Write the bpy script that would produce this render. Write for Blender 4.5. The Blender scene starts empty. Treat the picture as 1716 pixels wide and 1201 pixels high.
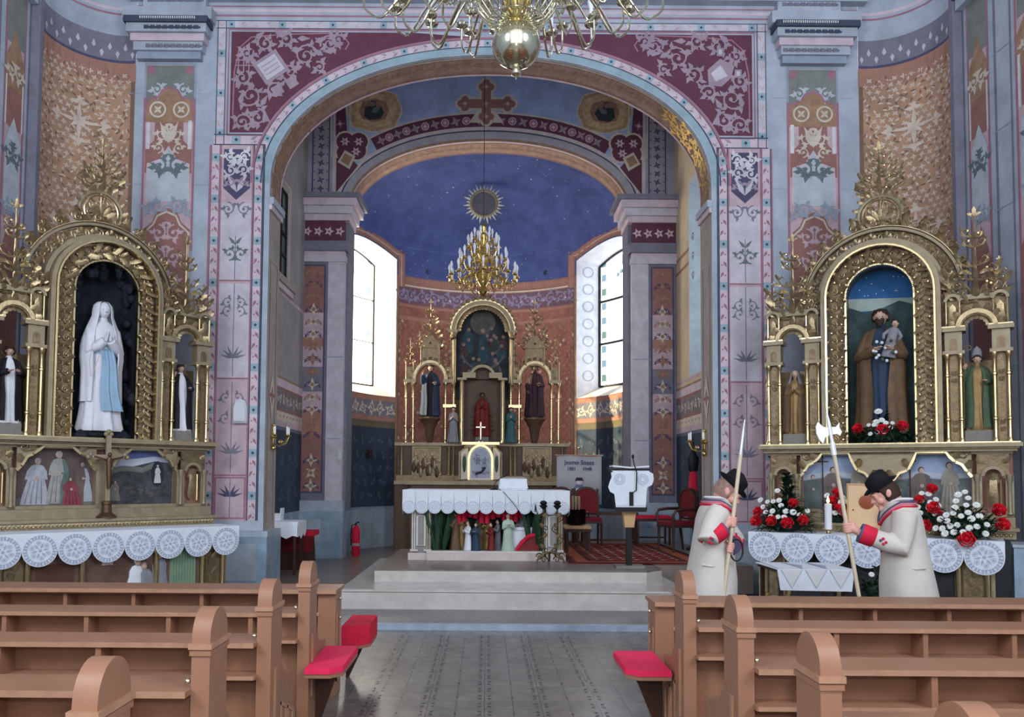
import bpy, math, random
from math import sin, cos, pi, radians, sqrt, atan2
from mathutils import Vector, Matrix
random.seed(7)
SC = bpy.context.scene
COL = SC.collection
# ------------------------------------------------------------------ camera
EYE = Vector((0, 0, 1.6)); FPX = 1335.0; PITCH = 2.8; ROLL = 0.4
cd = bpy.data.cameras.new('camera'); cam = bpy.data.objects.new('camera', cd); COL.objects.link(cam)
cam.location = EYE
CR = Matrix.Rotation(radians(90 + PITCH), 4, 'X') @ Matrix.Rotation(radians(ROLL), 4, 'Z')
cam.rotation_euler = CR.to_euler()
cd.sensor_width = 36; cd.lens = FPX / 1716 * 36
PPX, PPY = 815.0, 735.0
cd.shift_x = (858 - PPX) / 1716; cd.shift_y = (PPY - 600.5) / 1716
cd.clip_end = 200
SC.camera = cam
def P(x, y, Y):                       # the point at depth Y that the photo shows at (x, y)
    d = CR.to_3x3() @ Vector(((x - PPX) / FPX, -(y - PPY) / FPX, -1))
    return EYE + d * (Y / d.y)
def U(x, y, Y):
    p = P(x, y, Y); return (p.x, p.z)
# ------------------------------------------------------------------ light
w = bpy.data.worlds.new('world'); SC.world = w; w.use_nodes = True
bg = w.node_tree.nodes['Background']; bg.inputs[0].default_value = (0.80, 0.87, 1.0, 1); bg.inputs[1].default_value = 1.5
def lamp(name, kind, loc, power, color=(1, 1, 1), rot=None, **kw):
    l = bpy.data.lights.new(name, kind); l.energy = power; l.color = color
    for k, v in kw.items(): setattr(l, k, v)
    o = bpy.data.objects.new(name, l); COL.objects.link(o); o.location = loc
    if rot is not None: o.rotation_euler = rot
    return o
sd = Vector((0.90, 0.0, -0.38))
lamp('sun', 'SUN', (-12, 16, 12), 9.0, (1, 0.82, 0.48), sd.to_track_quat('-Z', 'Y').to_euler(), angle=0.02)
lamp('camera_flash', 'POINT', (0.12, 0.05, 1.95), 75, (1, 0.95, 0.9), shadow_soft_size=0.06)
# soft fill added behind the viewer, standing in for unbuilt nave windows
lamp('nave_fill_light', 'AREA', (-5.6, -1.0, 6.0), 420, (0.86, 0.92, 1.0), Vector((0.75, 0.6, -0.28)).to_track_quat('-Z', 'Y').to_euler(), shape='RECTANGLE', size=2.0, size_y=4.0)
lamp('nave_fill_light', 'AREA', (5.8, -1.0, 6.0), 420, (0.86, 0.92, 1.0), Vector((-0.75, 0.6, -0.28)).to_track_quat('-Z', 'Y').to_euler(), shape='RECTANGLE', size=2.0, size_y=4.0)
SC.view_settings.view_transform = 'Standard'; SC.view_settings.look = 'None'
SC.view_settings.gamma = 1; SC.view_settings.use_curve_mapping = False
SC.view_settings.exposure = 0.3
# ------------------------------------------------------------------ materials
def lin(c):
    c = c / 255
    return c / 12.92 if c <= 0.04045 else ((c + 0.055) / 1.055) ** 2.4
def sr(c): return (lin(c[0]), lin(c[1]), lin(c[2]), 1)
MATS = {}
def mat(name, c, rough=0.85, metal=0.0, var=0.12, scale=5.0, bump=0.0, bscale=40.0, spec=0.3, emit=0.0, transp=0.0, sheen=0.0):
    if name in MATS: return MATS[name]
    m = bpy.data.materials.new(name); m.use_nodes = True; nt = m.node_tree; N = nt.nodes; L = nt.links
    b = N['Principled BSDF']; b.inputs['Roughness'].default_value = rough; b.inputs['Metallic'].default_value = metal
    b.inputs['Specular IOR Level'].default_value = spec
    col = sr(c); b.inputs['Base Color'].default_value = col
    tc = N.new('ShaderNodeTexCoord')
    if var > 0:
        nz = N.new('ShaderNodeTexNoise'); nz.inputs['Scale'].default_value = scale; nz.inputs['Detail'].default_value = 6; nz.inputs['Roughness'].default_value = 0.65
        L.new(tc.outputs['Object'], nz.inputs['Vector'])
        rp = N.new('ShaderNodeValToRGB'); rp.color_ramp.elements[0].position = 0.28; rp.color_ramp.elements[1].position = 0.72
        a, z = 1 - 1.6 * var, 1 + 1.2 * var
        rp.color_ramp.elements[0].color = (col[0] * a, col[1] * a, col[2] * a, 1); rp.color_ramp.elements[1].color = (min(1, col[0] * z), min(1, col[1] * z), min(1, col[2] * z), 1)
        L.new(nz.outputs[0], rp.inputs[0]); L.new(rp.outputs[0], b.inputs['Base Color'])
    if bump > 0:
        n2 = N.new('ShaderNodeTexNoise'); n2.inputs['Scale'].default_value = bscale; n2.inputs['Detail'].default_value = 4
        L.new(tc.outputs['Object'], n2.inputs['Vector'])
        bp = N.new('ShaderNodeBump'); bp.inputs['Strength'].default_value = bump; bp.inputs['Distance'].default_value = 0.01
        L.new(n2.outputs[0], bp.inputs['Height']); L.new(bp.outputs[0], b.inputs['Normal'])
    if emit > 0:
        b.inputs['Emission Color'].default_value = col; b.inputs['Emission Strength'].default_value = emit
    if transp > 0:
        tr = N.new('ShaderNodeBsdfTransparent'); mx = N.new('ShaderNodeMixShader'); mx.inputs[0].default_value = transp
        L.new(b.outputs[0], mx.inputs[1]); L.new(tr.outputs[0], mx.inputs[2]); L.new(mx.outputs[0], N['Material Output'].inputs[0])
    MATS[name] = m
    return m
def pm(c, **kw):                      # wall paint of one colour, desaturated and mixed with a slight haze
    g = .3*c[0]+.59*c[1]+.11*c[2]; c = tuple((g+(q-g)*.72)*.9+h*.1 for q, h in zip(c, (158, 152, 164)))
    return mat('paint_%02x%02x%02x' % tuple(int(q) for q in c), c, **kw)
BLUE = pm((174, 190, 208), scale=2.5, var=.14); BLUE2 = pm((150, 170, 194)); TEALB = pm((146, 184, 200)); PINK = pm((212, 176, 186)); PINKL = pm((222, 196, 208))
PINKD = pm((184, 108, 130)); BURG = pm((112, 46, 70)); LILAC = pm((210, 202, 214)); INDIGO = pm((78, 74, 118)); ORN = pm((172, 144, 162))
CREAM = pm((220, 205, 180)); OCHRE = pm((178, 128, 86), scale=8, var=.2); RUST = pm((172, 104, 92)); SAGE = pm((128, 136, 128)); SKYP = pm((190, 205, 215)); DGREEN = pm((98, 120, 122))
BEIGE = pm((176, 164, 152), scale=1.5); GREYV = pm((124, 124, 144)); VAULT = pm((160, 188, 245), scale=2.5, var=.16); APSEB = pm((66, 88, 172), scale=2.2, var=.2); APSER = pm((178, 96, 76), scale=6, var=.22)
NICHE = pm((196, 142, 100), scale=3, var=.18); NICHL = pm((226, 200, 176)); NICHD = pm((136, 100, 78)); DADO = pm((44, 66, 92), scale=1.6, var=.25); DADOL = pm((92, 112, 132)); PURP = pm((126, 84, 104))
OLIVE = pm((112, 100, 70)); BRICK = pm((190, 122, 96)); DLINE = pm((60, 74, 100)); WHITEP = pm((225, 225, 228)); STAR = pm((226, 226, 226), var=0)
GOLDLIT = mat('gilt_light_patch', (232, 198, 120), rough=.32, metal=.9, var=.2, scale=20, bump=.4)
GOLD = mat('old_gold', (180, 160, 124), rough=.36, metal=.8, var=.22, scale=14, bump=.35, bscale=60)
GOLDB = mat('bright_gold', (222, 200, 152), rough=.24, metal=1.0, var=.08, scale=10)
GOLDM = mat('matt_gold', (158, 144, 118), rough=.5, metal=.35, var=.14, scale=10, bump=.15)
GOLDD = mat('dark_gold', (132, 114, 88), rough=.45, metal=.7, var=.25, scale=16, bump=.4)
BRASS = mat('brass', (226, 200, 128), rough=.16, metal=1.0, var=.06, scale=8)
SILVER = mat('polished_silver_gold', (226, 220, 190), rough=.12, metal=1.0, var=.05, scale=8)
MARB = mat('grey_marble', (172, 184, 196), rough=.35, var=.16, scale=3.5, spec=.5)
MARBD = mat('blue_grey_marble', (150, 172, 190), rough=.4, var=.2, scale=4, spec=.5)
STEP = mat('step_stone', (196, 190, 184), rough=.2, var=.12, scale=5, spec=.6)
PLATF = mat('platform_stone', (120, 108, 100), rough=.3, var=.16, scale=4, spec=.5)
WOOD = mat('pew_brown', (148, 106, 82), rough=.42, var=.08, scale=5, spec=.4, bump=.06, bscale=30)
WOODL = mat('pew_pale_edge', (170, 128, 102), rough=.45, var=.12, scale=12)  # lighter brown for edges and mouldings
DWOOD = mat('dark_wood', (64, 40, 32), rough=.45, var=.2, scale=8)
CLOTH = mat('white_cloth', (226, 232, 240), rough=.9, var=.05, scale=6, bump=.1, bscale=25)
LACEF = mat('faint_lace', (196, 204, 218), rough=.95, var=.08, scale=40)
LACE = mat('lace_net', (172, 182, 202), rough=.95, var=.12, scale=60)
RED = mat('red_velvet', (206, 28, 62), rough=.75, var=.12, scale=10)
DRED = mat('dark_red_fabric', (112, 22, 34), rough=.8, var=.2, scale=10)
BLACK = mat('black_iron', (24, 24, 26), rough=.5, var=.1, scale=10)
GREEN = mat('leaf_green', (36, 66, 40), rough=.6, var=.35, scale=20)
FERN = mat('fern_green', (28, 52, 40), rough=.6, var=.35, scale=20)
ROSE = mat('rose_red', (208, 18, 38), rough=.6, var=.2, scale=40)
DAISY = mat('white_petal', (236, 238, 236), rough=.7, var=.04)
YEL = mat('yellow_centre', (200, 196, 120), rough=.8, var=.1)
SKIN = mat('skin', (214, 160, 144), rough=.55, var=.06, scale=20)
COAT = mat('cream_wool', (200, 193, 185), rough=.9, var=.05, scale=8, bump=.15, bscale=120)
FELT = mat('black_felt', (16, 15, 20), rough=.8, var=.1)
# ------------------------------------------------------------------ mesh builder
class MB:
    def __init__(s, M=None): s.v = []; s.f = []; s.mi = []; s.mats = []; s.M = M
    def idx(s, m):
        if m not in s.mats: s.mats.append(m)
        return s.mats.index(m)
    def add(s, vs, fs, m):
        o = len(s.v); k = s.idx(m)
        for p in vs:
            p = Vector(p)
            s.v.append(s.M @ p if s.M is not None else p)
        for f in fs: s.f.append([o + i for i in f]); s.mi.append(k)
    def box(s, x0, x1, y0, y1, z0, z1, m):
        s.add([(x0,y0,z0),(x1,y0,z0),(x1,y1,z0),(x0,y1,z0),(x0,y0,z1),(x1,y0,z1),(x1,y1,z1),(x0,y1,z1)],
              [(0,3,2,1),(4,5,6,7),(0,1,5,4),(1,2,6,5),(2,3,7,6),(3,0,4,7)], m)
    def prism(s, pts, a0, a1, m, axis='y'):       # 2-D outline pushed through along an axis
        def q(p, a): return {'y': (p[0], a, p[1]), 'x': (a, p[0], p[1]), 'z': (p[0], p[1], a)}[axis]
        n = len(pts)
        s.add([q(p, a0) for p in pts] + [q(p, a1) for p in pts],
              [list(range(n)), list(range(2*n-1, n-1, -1))] + [(i, (i+1) % n, n+(i+1) % n, n+i) for i in range(n)], m)
    def loft(s, rings, m, caps=True, closed=True):
        n = len(rings[0]); vs = [p for r in rings for p in r]; fs = []
        for a in range(len(rings)-1):
            for i in range(n if closed else n-1):
                j = (i+1) % n; fs.append((a*n+i, a*n+j, (a+1)*n+j, (a+1)*n+i))
        if caps and closed: fs.append(list(range(n-1, -1, -1))); fs.append([(len(rings)-1)*n+i for i in range(n)])
        s.add(vs, fs, m)
    def tube(s, pts, r, m, n=8, flat=1.0):
        pts = [Vector(p) for p in pts]; k = len(pts); rings = []
        t = (pts[1]-pts[0]).normalized(); up = Vector((0,0,1)) if abs(t.z) < .9 else Vector((1,0,0))
        a = t.cross(up).normalized()
        for i in range(k):
            t = (pts[min(i+1,k-1)]-pts[max(i-1,0)])
            t = t.normalized() if t.length > 1e-9 else Vector((0,0,1))
            a = (a - t*a.dot(t)); a = a.normalized() if a.length > 1e-6 else t.orthogonal().normalized()
            b = t.cross(a); rr = r[i] if isinstance(r, (list, tuple)) else r
            rings.append([pts[i] + a*cos(2*pi*j/n)*rr + b*sin(2*pi*j/n)*rr*flat for j in range(n)])
        s.loft(rings, m)
    def lathe(s, prof, c, m, n=16, sx=1, sy=1):
        c = Vector(c)
        s.loft([[c + Vector((r*cos(2*pi*j/n)*sx, r*sin(2*pi*j/n)*sy, z)) for j in range(n)] for r, z in prof], m)
    def ball(s, c, r, m, nu=12, nv=8):
        if not isinstance(r, (tuple, list)): r = (r, r, r)
        c = Vector(c); rings = []
        for i in range(nv+1):
            a = -pi/2 + pi*i/nv; k = max(cos(a), .02)
            rings.append([c + Vector((r[0]*k*cos(2*pi*j/nu), r[1]*k*sin(2*pi*j/nu), r[2]*sin(a))) for j in range(nu)])
        s.loft(rings, m)
    def leaf(s, p, d, nrm, L, W, curl, m, k=5):    # a carved leaf with thickness, tip curling towards nrm
        p = Vector(p); d = Vector(d).normalized(); nrm = Vector(nrm).normalized(); sd_ = d.cross(nrm).normalized(); rings = []
        for i in range(k+1):
            t = i/k; a = curl*t*t
            c = p + d*(L*t*cos(a*.6)) + nrm*(L*(.12*sin(pi*t) + sin(a)*t*.45))
            hw = W*.5*(sin(pi*min(1, .12+t*.88))**.8)*(1 + .25*sin(t*9)) + .002; th = W*.16*(1-t*.7)
            rings.append([c - sd_*hw, c + nrm*th, c + sd_*hw, c - nrm*th*.6])
        s.loft(rings, m)
    def sweep(s, path, w, d0, d1, m, closed=False):   # moulding of rectangular section following a path in the XZ plane
        n = len(path); L = []; R = []
        for i in range(n):
            a = path[(i-1) % n] if closed or i > 0 else path[i]; b = path[(i+1) % n] if closed or i < n-1 else path[i]
            dx, dz = b[0]-a[0], b[1]-a[1]; l = sqrt(dx*dx+dz*dz) or 1; nx, nz = -dz/l, dx/l
            L.append((path[i][0]+nx*w/2, path[i][1]+nz*w/2)); R.append((path[i][0]-nx*w/2, path[i][1]-nz*w/2))
        rings = [[(L[i][0], d0, L[i][1]), (R[i][0], d0, R[i][1]), (R[i][0], d1, R[i][1]), (L[i][0], d1, L[i][1])] for i in range(n)]
        if closed: rings.append(rings[0])
        s.loft(rings, m, caps=not closed)
    def spiral(s, c, r, a0, turns, rad, m, y=0, sgn=1, n=22, tail=None):   # scroll in the XZ plane
        pts = []
        for i in range(n+1):
            t = i/n; a = a0 + sgn*2*pi*turns*t; q = r*(1-t*.82)
            pts.append((c[0]+q*cos(a), y, c[1]+q*sin(a)))
        if tail: pts = [(tail[0], y, tail[1])] + pts
        s.tube(pts, [rad*(1-.4*i/len(pts)) for i in range(len(pts))], m, n=6)
    def build(s, name, parent=None, smooth=40, loc=None, rotz=None):
        me = bpy.data.meshes.new(name); me.from_pydata([tuple(v) for v in s.v], [], s.f)
        for m in s.mats: me.materials.append(m)
        me.polygons.foreach_set('material_index', s.mi)
        if smooth:
            me.polygons.foreach_set('use_smooth', [True]*len(s.f))
            me.set_sharp_from_angle(angle=radians(smooth))
        me.update()
        o = bpy.data.objects.new(name, me); COL.objects.link(o)
        if parent: o.parent = parent
        if loc is not None: o.location = loc
        if rotz is not None: o.rotation_euler = (0, 0, rotz)
        return o
def smooth(pts, n=5):                # a rounder path through the same points
    pts = [Vector(p) for p in pts]; out = []
    for i in range(len(pts)-1):
        p0, p1, p2, p3 = pts[max(i-1, 0)], pts[i], pts[i+1], pts[min(i+2, len(pts)-1)]
        for k in range(n):
            t = k/n; out.append(.5*((2*p1)+(p2-p0)*t+(2*p0-5*p1+4*p2-p3)*t*t+(3*p1-p0-3*p2+p3)*t**3))
    return out+[pts[-1]]
def tag(o, label=None, cat=None, group=None, kind=None):
    if label: o['label'] = label
    if cat: o['category'] = cat
    if group: o['group'] = group
    if kind: o['kind'] = kind
    return o
def root(name, loc, rotz=0, label=None, cat=None, group=None):
    o = bpy.data.objects.new(name, None); COL.objects.link(o); o.location = loc; o.rotation_euler = (0, 0, rotz); o.empty_display_size = .1
    return tag(o, label, cat, group)
def copy_tree(o, parent=None):
    c = o.copy(); COL.objects.link(c)
    if parent: c.parent = parent
    for ch in list(o.children): copy_tree(ch, c)
    return c
def struct(mb, name, parent=None, smooth=40): return tag(mb.build(name, parent, smooth), kind='structure')
# ------------------------------------------------------------------ painting on a surface: (u, v) on the wall, layer h
class Paint(MB):
    def __init__(s, fn): super().__init__(); s.fn = fn; s.flip = None; s.k = 0
    def pt(s, p, h):
        u = p[0]
        if s.flip is not None: u = 2*s.flip - u
        return s.fn(u, p[1], h*.002 + s.k)
    def tick(s): s.k = (s.k + .00013) % .0017
    def poly(s, pts, m, h=1): s.tick(); s.add([s.pt(p, h) for p in pts], [list(range(len(pts)))], m)
    def rect(s, u0, v0, u1, v1, m, h=1, nu=1, nv=1):
        s.tick()
        vs = [s.pt((u0+(u1-u0)*i/nu, v0+(v1-v0)*j/nv), h) for j in range(nv+1) for i in range(nu+1)]
        s.add(vs, [(j*(nu+1)+i, j*(nu+1)+i+1, (j+1)*(nu+1)+i+1, (j+1)*(nu+1)+i) for j in range(nv) for i in range(nu)], m)
    def rib(s, pts, w, m, h=2, closed=False, off=0.0):
        s.tick()
        n = len(pts); vs = []
        for i in range(n):
            a = pts[(i-1) % n] if closed or i > 0 else pts[i]; b = pts[(i+1) % n] if closed or i < n-1 else pts[i]
            dx, dz = b[0]-a[0], b[1]-a[1]; l = sqrt(dx*dx+dz*dz) or 1; nx, nz = -dz/l, dx/l
            q = w[i] if isinstance(w, (list, tuple)) else w
            vs += [s.pt((pts[i][0]+nx*(off+q/2), pts[i][1]+nz*(off+q/2)), h), s.pt((pts[i][0]+nx*(off-q/2), pts[i][1]+nz*(off-q/2)), h)]
        fs = [(2*i, 2*i+1, 2*((i+1) % n)+1, 2*((i+1) % n)) for i in range(n if closed else n-1)]
        s.add(vs, fs, m)
    def line(s, a, b, w, m, h=2, n=1): s.rib([(a[0]+(b[0]-a[0])*i/n, a[1]+(b[1]-a[1])*i/n) for i in range(n+1)], w, m, h)
    def frame(s, u0, v0, u1, v1, w, m, h=2):
        s.rect(u0, v0, u0+w, v1, m, h); s.rect(u1-w, v0, u1, v1, m, h); s.rect(u0, v0, u1, v0+w, m, h); s.rect(u0, v1-w, u1, v1, m, h)
    def disc(s, c, r, m, h=2, n=14, ry=None):
        ry = ry or r; s.poly([(c[0]+r*cos(2*pi*i/n), c[1]+ry*sin(2*pi*i/n)) for i in range(n)], m, h)
    def ring(s, c, r, w, m, h=2, n=20, ry=None):
        ry = ry or r; s.rib([(c[0]+r*cos(2*pi*i/n), c[1]+ry*sin(2*pi*i/n)) for i in range(n)], w, m, h, True)
    def leaf2(s, p, a, L, W, m, h=3):
        d = (cos(a), sin(a)); n = (-d[1], d[0])
        s.poly([p, (p[0]+d[0]*L*.35+n[0]*W/2, p[1]+d[1]*L*.35+n[1]*W/2), (p[0]+d[0]*L, p[1]+d[1]*L), (p[0]+d[0]*L*.35-n[0]*W/2, p[1]+d[1]*L*.35-n[1]*W/2)], m, h)
    def flower(s, c, r, m, h=3, n=4, a0=0.0, mc=None):
        for i in range(n): s.leaf2(c, a0+2*pi*i/n, r, r*.55, m, h)
        if mc: s.disc(c, r*.28, mc, h+1, 8)
    def scroll(s, c, r, a0, turns, w, m, h=3, sgn=1, n=20, leaves=0, tail=None):
        pts = []
        for i in range(n+1):
            t = i/n; a = a0+sgn*2*pi*turns*t; q = r*(1-.85*t); pts.append((c[0]+q*cos(a), c[1]+q*sin(a)))
        full = ([tail] if tail else []) + pts
        s.rib(full, [w*(1-.5*i/len(full)) for i in range(len(full))], m, h)
        s.disc(pts[-1], w*1.1, m, h, 8)
        for k in range(leaves):
            i = int((k+.5)/leaves*n*.7); a = a0+sgn*2*pi*turns*i/n
            s.leaf2(pts[i], a+sgn*.6, w*4.2, w*2.4, m, h); s.leaf2(pts[i], a+sgn*1.7, w*3.4, w*2.0, m, h)
    def band(s, pts, w, base, edge, sq, orn, step=.55, h=2, closed=False):   # painted border: ground, edge lines, squares and a running ornament
        s.rib(pts, w, base, h, closed)
        s.rib(pts, w*.1, edge, h+1, closed, w*.47); s.rib(pts, w*.1, edge, h+1, closed, -w*.47)
        acc = 0; nxt = step*.3; k = 0
        for i in range(len(pts)-1):
            a, b = pts[i], pts[i+1]; l = sqrt((b[0]-a[0])**2+(b[1]-a[1])**2)
            while nxt <= acc+l and l > 0:
                t = (nxt-acc)/l; c = (a[0]+(b[0]-a[0])*t, a[1]+(b[1]-a[1])*t); an = atan2(b[1]-a[1], b[0]-a[0])
                d = (cos(an), sin(an)); n = (-d[1], d[0]); q = w*.42
                if k % 4 == 0:
                    s.poly([(c[0]+d[0]*q*i1+n[0]*q*j1, c[1]+d[1]*q*i1+n[1]*q*j1) for i1, j1 in ((-1,-1),(1,-1),(1,1),(-1,1))], sq, h+1)
                    s.poly([(c[0]+d[0]*q*i1*.45+n[0]*q*j1*.45, c[1]+d[1]*q*i1*.45+n[1]*q*j1*.45) for i1, j1 in ((-1,0),(0,-1),(1,0),(0,1))], edge, h+2)
                else:
                    sg = 1 if k % 2 else -1
                    s.leaf2((c[0]-d[0]*w*.4, c[1]-d[1]*w*.4), an+.5*sg, w*.8, w*.32, orn, h+1); s.disc((c[0]-n[0]*w*.18*sg, c[1]-n[1]*w*.18*sg), w*.1, orn, h+1, 6)
                nxt += step/4; k += 1
            acc += l
def arc(c, r, a0, a1, n=24, rz=None):
    rz = rz or r
    return [(c[0]+r*cos(radians(a0+(a1-a0)*i/n)), c[1]+rz*sin(radians(a0+(a1-a0)*i/n))) for i in range(n+1)]
def sell(c, a, b, e=2.1, n=48, t0=0, t1=pi):
    out = []
    for i in range(n+1):
        t = t0+(t1-t0)*i/n; cx, sx = cos(t), sin(t)
        out.append((c[0]+a*math.copysign(abs(cx)**(2/e), cx), c[1]+b*abs(sx)**(2/e)))
    return out
# ================================================================== THE BUILDING
A = 11.5                                             # the wall with the chancel arch
XC = U(821, 500, A)[0]; AH = 3.24; ZS = 5.9; BR = 1.95
NXL, NXR = -5.22, 5.46                               # where that wall meets the corner niches
SWL, SWR = -6.2, 6.4                                 # nave side walls
def wl(u, v, h): return (u, A - h, v)
arch = sell((XC, ZS), AH, BR)                        # right springing -> crown -> left springing
p = Paint(wl); TOP = 9.6
p.rect(NXL, 0, XC-AH, TOP, BLUE, 0); p.rect(XC+AH, 0, NXR, TOP, BLUE, 0)
for a, b in zip(arch, arch[1:]): p.poly([a, b, (b[0], TOP), (a[0], TOP)], BLUE, 0)
def off(d, e=0): return sell((XC, ZS), AH+d, BR+d*.9)
def px(*q): return [U(x, y, A) for x, y in q]
# arch borders
p.rib(off(.07), .1, TEALB, 1); p.rib(off(.13), .012, DLINE, 2)
p.band(off(.195), .12, PINKL, DLINE, TEALB, ORN, .62, 1)
p.rib(off(.275), .035, PINKD, 2)
for fl in (None, XC):
    p.flip = fl
    X = lambda x: U(x, 500, A)[0]
    Z = lambda y: U(390, y, A)[1]
    # burgundy spandrel
    zt = Z(53); tip = [q for q in off(.30) if q[0] < XC and q[1] < zt and q[1] > Z(222)]
    uL, uT = X(378), X(690)
    p.poly([(uL, zt)] + [(uL, Z(222))] + tip[::-1] + [(uT, zt)], BURG, 1)
    p.rib([(X(374), Z(226)), (X(374), Z(49)), (X(815), Z(49))], .03, PINKD, 2)
    p.rib([(X(374), Z(226)), (X(434), Z(226))], .03, PINKD, 2)
    p.band([(X(362), Z(243)), (X(362), Z(34))], .13, LILAC, DLINE, TEALB, PINK, .6, 1)
    p.band([(X(352), Z(41)), (X(821), Z(41))], .12, LILAC, DLINE, TEALB, PINK, .75, 1)
    p.band([(X(352), Z(234)), (X(440), Z(234))], .16, PINKL, DLINE, TEALB, ORN, 1.1, 1)
    # foliage of the spandrel
    S = lambda x, y, r, a0, t, sg=1, lv=5, wd=.028: p.scroll((X(x), Z(y)), r, radians(a0), t, wd, ORN, 3, sg, leaves=lv)
    p.rib([(X(x), Z(y)) for x, y in ((388,215),(383,190),(384,120),(392,80),(412,62),(470,57),(540,55),(570,60),(578,72),(572,82))], .022, PINKD, 2)
    S(400,204,.14,-60,1.6); S(425,196,.13,90,1.3,-1); S(412,160,.17,200,1.4); S(398,130,.12,60,1.3,-1); S(470,66,.13,170,1.3,-1); S(505,92,.17,30,1.5); S(545,72,.14,200,1.5,-1)
    S(478,120,.13,250,1.3,-1); S(452,150,.12,0,1.4); S(560,66,.09,0,1.2); S(528,112,.09,120,1.2,-1,3); S(436,72,.12,140,1.2); S(405,88,.1,20,1.3,-1)
    for x, y, a in ((395,175,80),(430,178,60),(440,205,100),(520,70,20),(480,85,10),(500,110,200),(555,85,180),(420,110,120),(410,195,30),(392,150,95),(418,66,40),(455,60,10),(490,64,0),(535,92,150)):
        p.leaf2((X(x), Z(y)), radians(a), .2, .09, ORN, 3)
    p.k = 0
    if fl is None:     # book and staff
        c = (X(446), Z(112)); q = lambda dx, dy, an=.6: (c[0]+(dx*cos(an)-dy*sin(an))*.0086, c[1]+(dx*sin(an)+dy*cos(an))*.0086)
        p.poly([q(-24,-22), q(24,-22), q(24,22), q(-24,22)], ORN, 4); p.poly([q(-18,-16), q(18,-16), q(18,16), q(-18,16)], LILAC, 5)
        for s_ in (-8, 0, 8): p.line(q(-14, s_), q(14, s_), .012, ORN, 6)
        p.poly([q(6,-52), q(24,-52), q(24,-34), q(6,-34)], ORN, 4); p.poly([q(-22,-50), q(-4,-50), q(-4,-32), q(-22,-32)], ORN, 4)
        for k in range(3): p.line((X(391+k*9), Z(90)), (X(391+k*9), Z(122)), .016, ORN, 4)
        p.line((X(386), Z(101)), (X(418), Z(101)), .016, ORN, 4); p.line((X(386), Z(110)), (X(418), Z(110)), .016, ORN, 4)
    else:              # mitre
        p.poly([(X(414), Z(125)), (X(408), Z(105)), (X(432), Z(93)), (X(454), Z(112)), (X(452), Z(138)), (X(430), Z(140))], ORN, 4)
        p.poly([(X(420), Z(122)), (X(432), Z(104)), (X(448), Z(118)), (X(440), Z(132))], LILAC, 5)
        for x, y in ((432, 82), (402, 118)): p.rect(X(x-6), Z(y+7), X(x+6), Z(y-7), ORN, 4); p.rect(X(x-3), Z(y+4), X(x+3), Z(y-4), LILAC, 5)
    # pier
    p.rect(X(365), Z(872), X(420), Z(243), PINK, 1)
    p.rect(X(366), Z(470), X(419), Z(340), LILAC, 2); p.rect(X(366), Z(633), X(419), Z(475), GREYV if False else LILAC, 2)
    for xa in (356, 429):
        p.band([(X(xa), Z(243)), (X(xa), Z(872))], .135, PINKL, DLINE, TEALB, PINKD, .62, 1)
    for xa in (365, 420): p.line((X(xa), Z(243)), (X(xa), Z(872)), .03, PINKD, 2)
    p.line((X(347), Z(243)), (X(347), Z(872)), .03, PINKD, 2); p.line((X(438.5), Z(243)), (X(438.5), Z(872)), .02, DLINE, 2)
    p.poly([(X(370), Z(250)), (X(415), Z(250)), (X(415), Z(315)), (X(392), Z(335)), (X(370), Z(315))][::-1], INDIGO, 2)
    for sx in (-1, 1):
        xx = lambda d: X(392.5+sx*d)
        p.scroll((xx(12), Z(262)), .08, 0, 1.3, .026, WHITEP, 3, sx, leaves=3); p.scroll((xx(11), Z(285)), .09, pi, 1.2, .026, LILAC, 3, -sx, leaves=3)
        p.scroll((xx(12), Z(305)), .07, pi/2, 1.2, .022, ORN, 3, sx, leaves=2); p.leaf2((X(392.5), Z(322)), pi/2+sx*.5, .3, .08, LILAC, 3); p.leaf2((X(392.5), Z(275)), pi/2+sx*.6, .17, .07, WHITEP, 3)
        p.scroll((xx(14), Z(350)), .1, pi/2, 1.3, .02, GREYV, 3, sx, leaves=3)
        p.scroll((xx(10), Z(425)), .1, -pi/2, 1.1, .02, DGREEN, 3, -sx, leaves=3); p.leaf2((X(392.5), Z(410)), pi/2+sx*.7, .16, .05, DGREEN, 3)
        for yy in (505, 520, 665, 700): p.scroll((xx(10), Z(yy)), .085, -pi/2, 1.0, .016, GREYV, 3, sx, leaves=2)
        for yb in (600, 760, 832):
            for a in (25, 50, 75): p.leaf2((X(392.5), Z(yb)), pi/2+sx*radians(a), .2, .04, GREYV if yb != 832 else INDIGO, 3)
    for a, b in ((395, 468), (475, 630), (640, 792), (802, 868)): p.line((X(392.5), Z(a)), (X(392.5), Z(b)), .012, GREYV, 3)
    for yy in (470, 634, 796): p.line((X(366), Z(yy)), (X(419), Z(yy)), .022, PINKD, 3)
    p.frame(X(367), Z(869), X(418), Z(799), .02, PINKD, 3)
    # painted panel of the outer pilaster
    L_, R_ = X(232), X(320); W_ = R_-L_; zz = lambda y: U(275, y, A)[1]; um = (L_+R_)/2
    uu = lambda f: um + f*W_/2
    p.rect(L_, zz(520), R_, zz(105), PINK, 1); p.frame(L_, zz(520), R_, zz(105), .035, BLUE2, 2)
    p.rect(uu(-.92), zz(172), uu(.92), zz(110), SAGE, 2)
    p.rect(uu(-.92), zz(345), uu(.92), zz(172), PINK, 2)
    for f in (-.75, .75): p.disc((uu(f), zz(118)), .06, PINKD, 3); p.scroll((uu(f*.7), zz(150)), .09, pi/2, 1.2, .025, SKYP, 3, 1 if f > 0 else -1, leaves=3)
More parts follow.
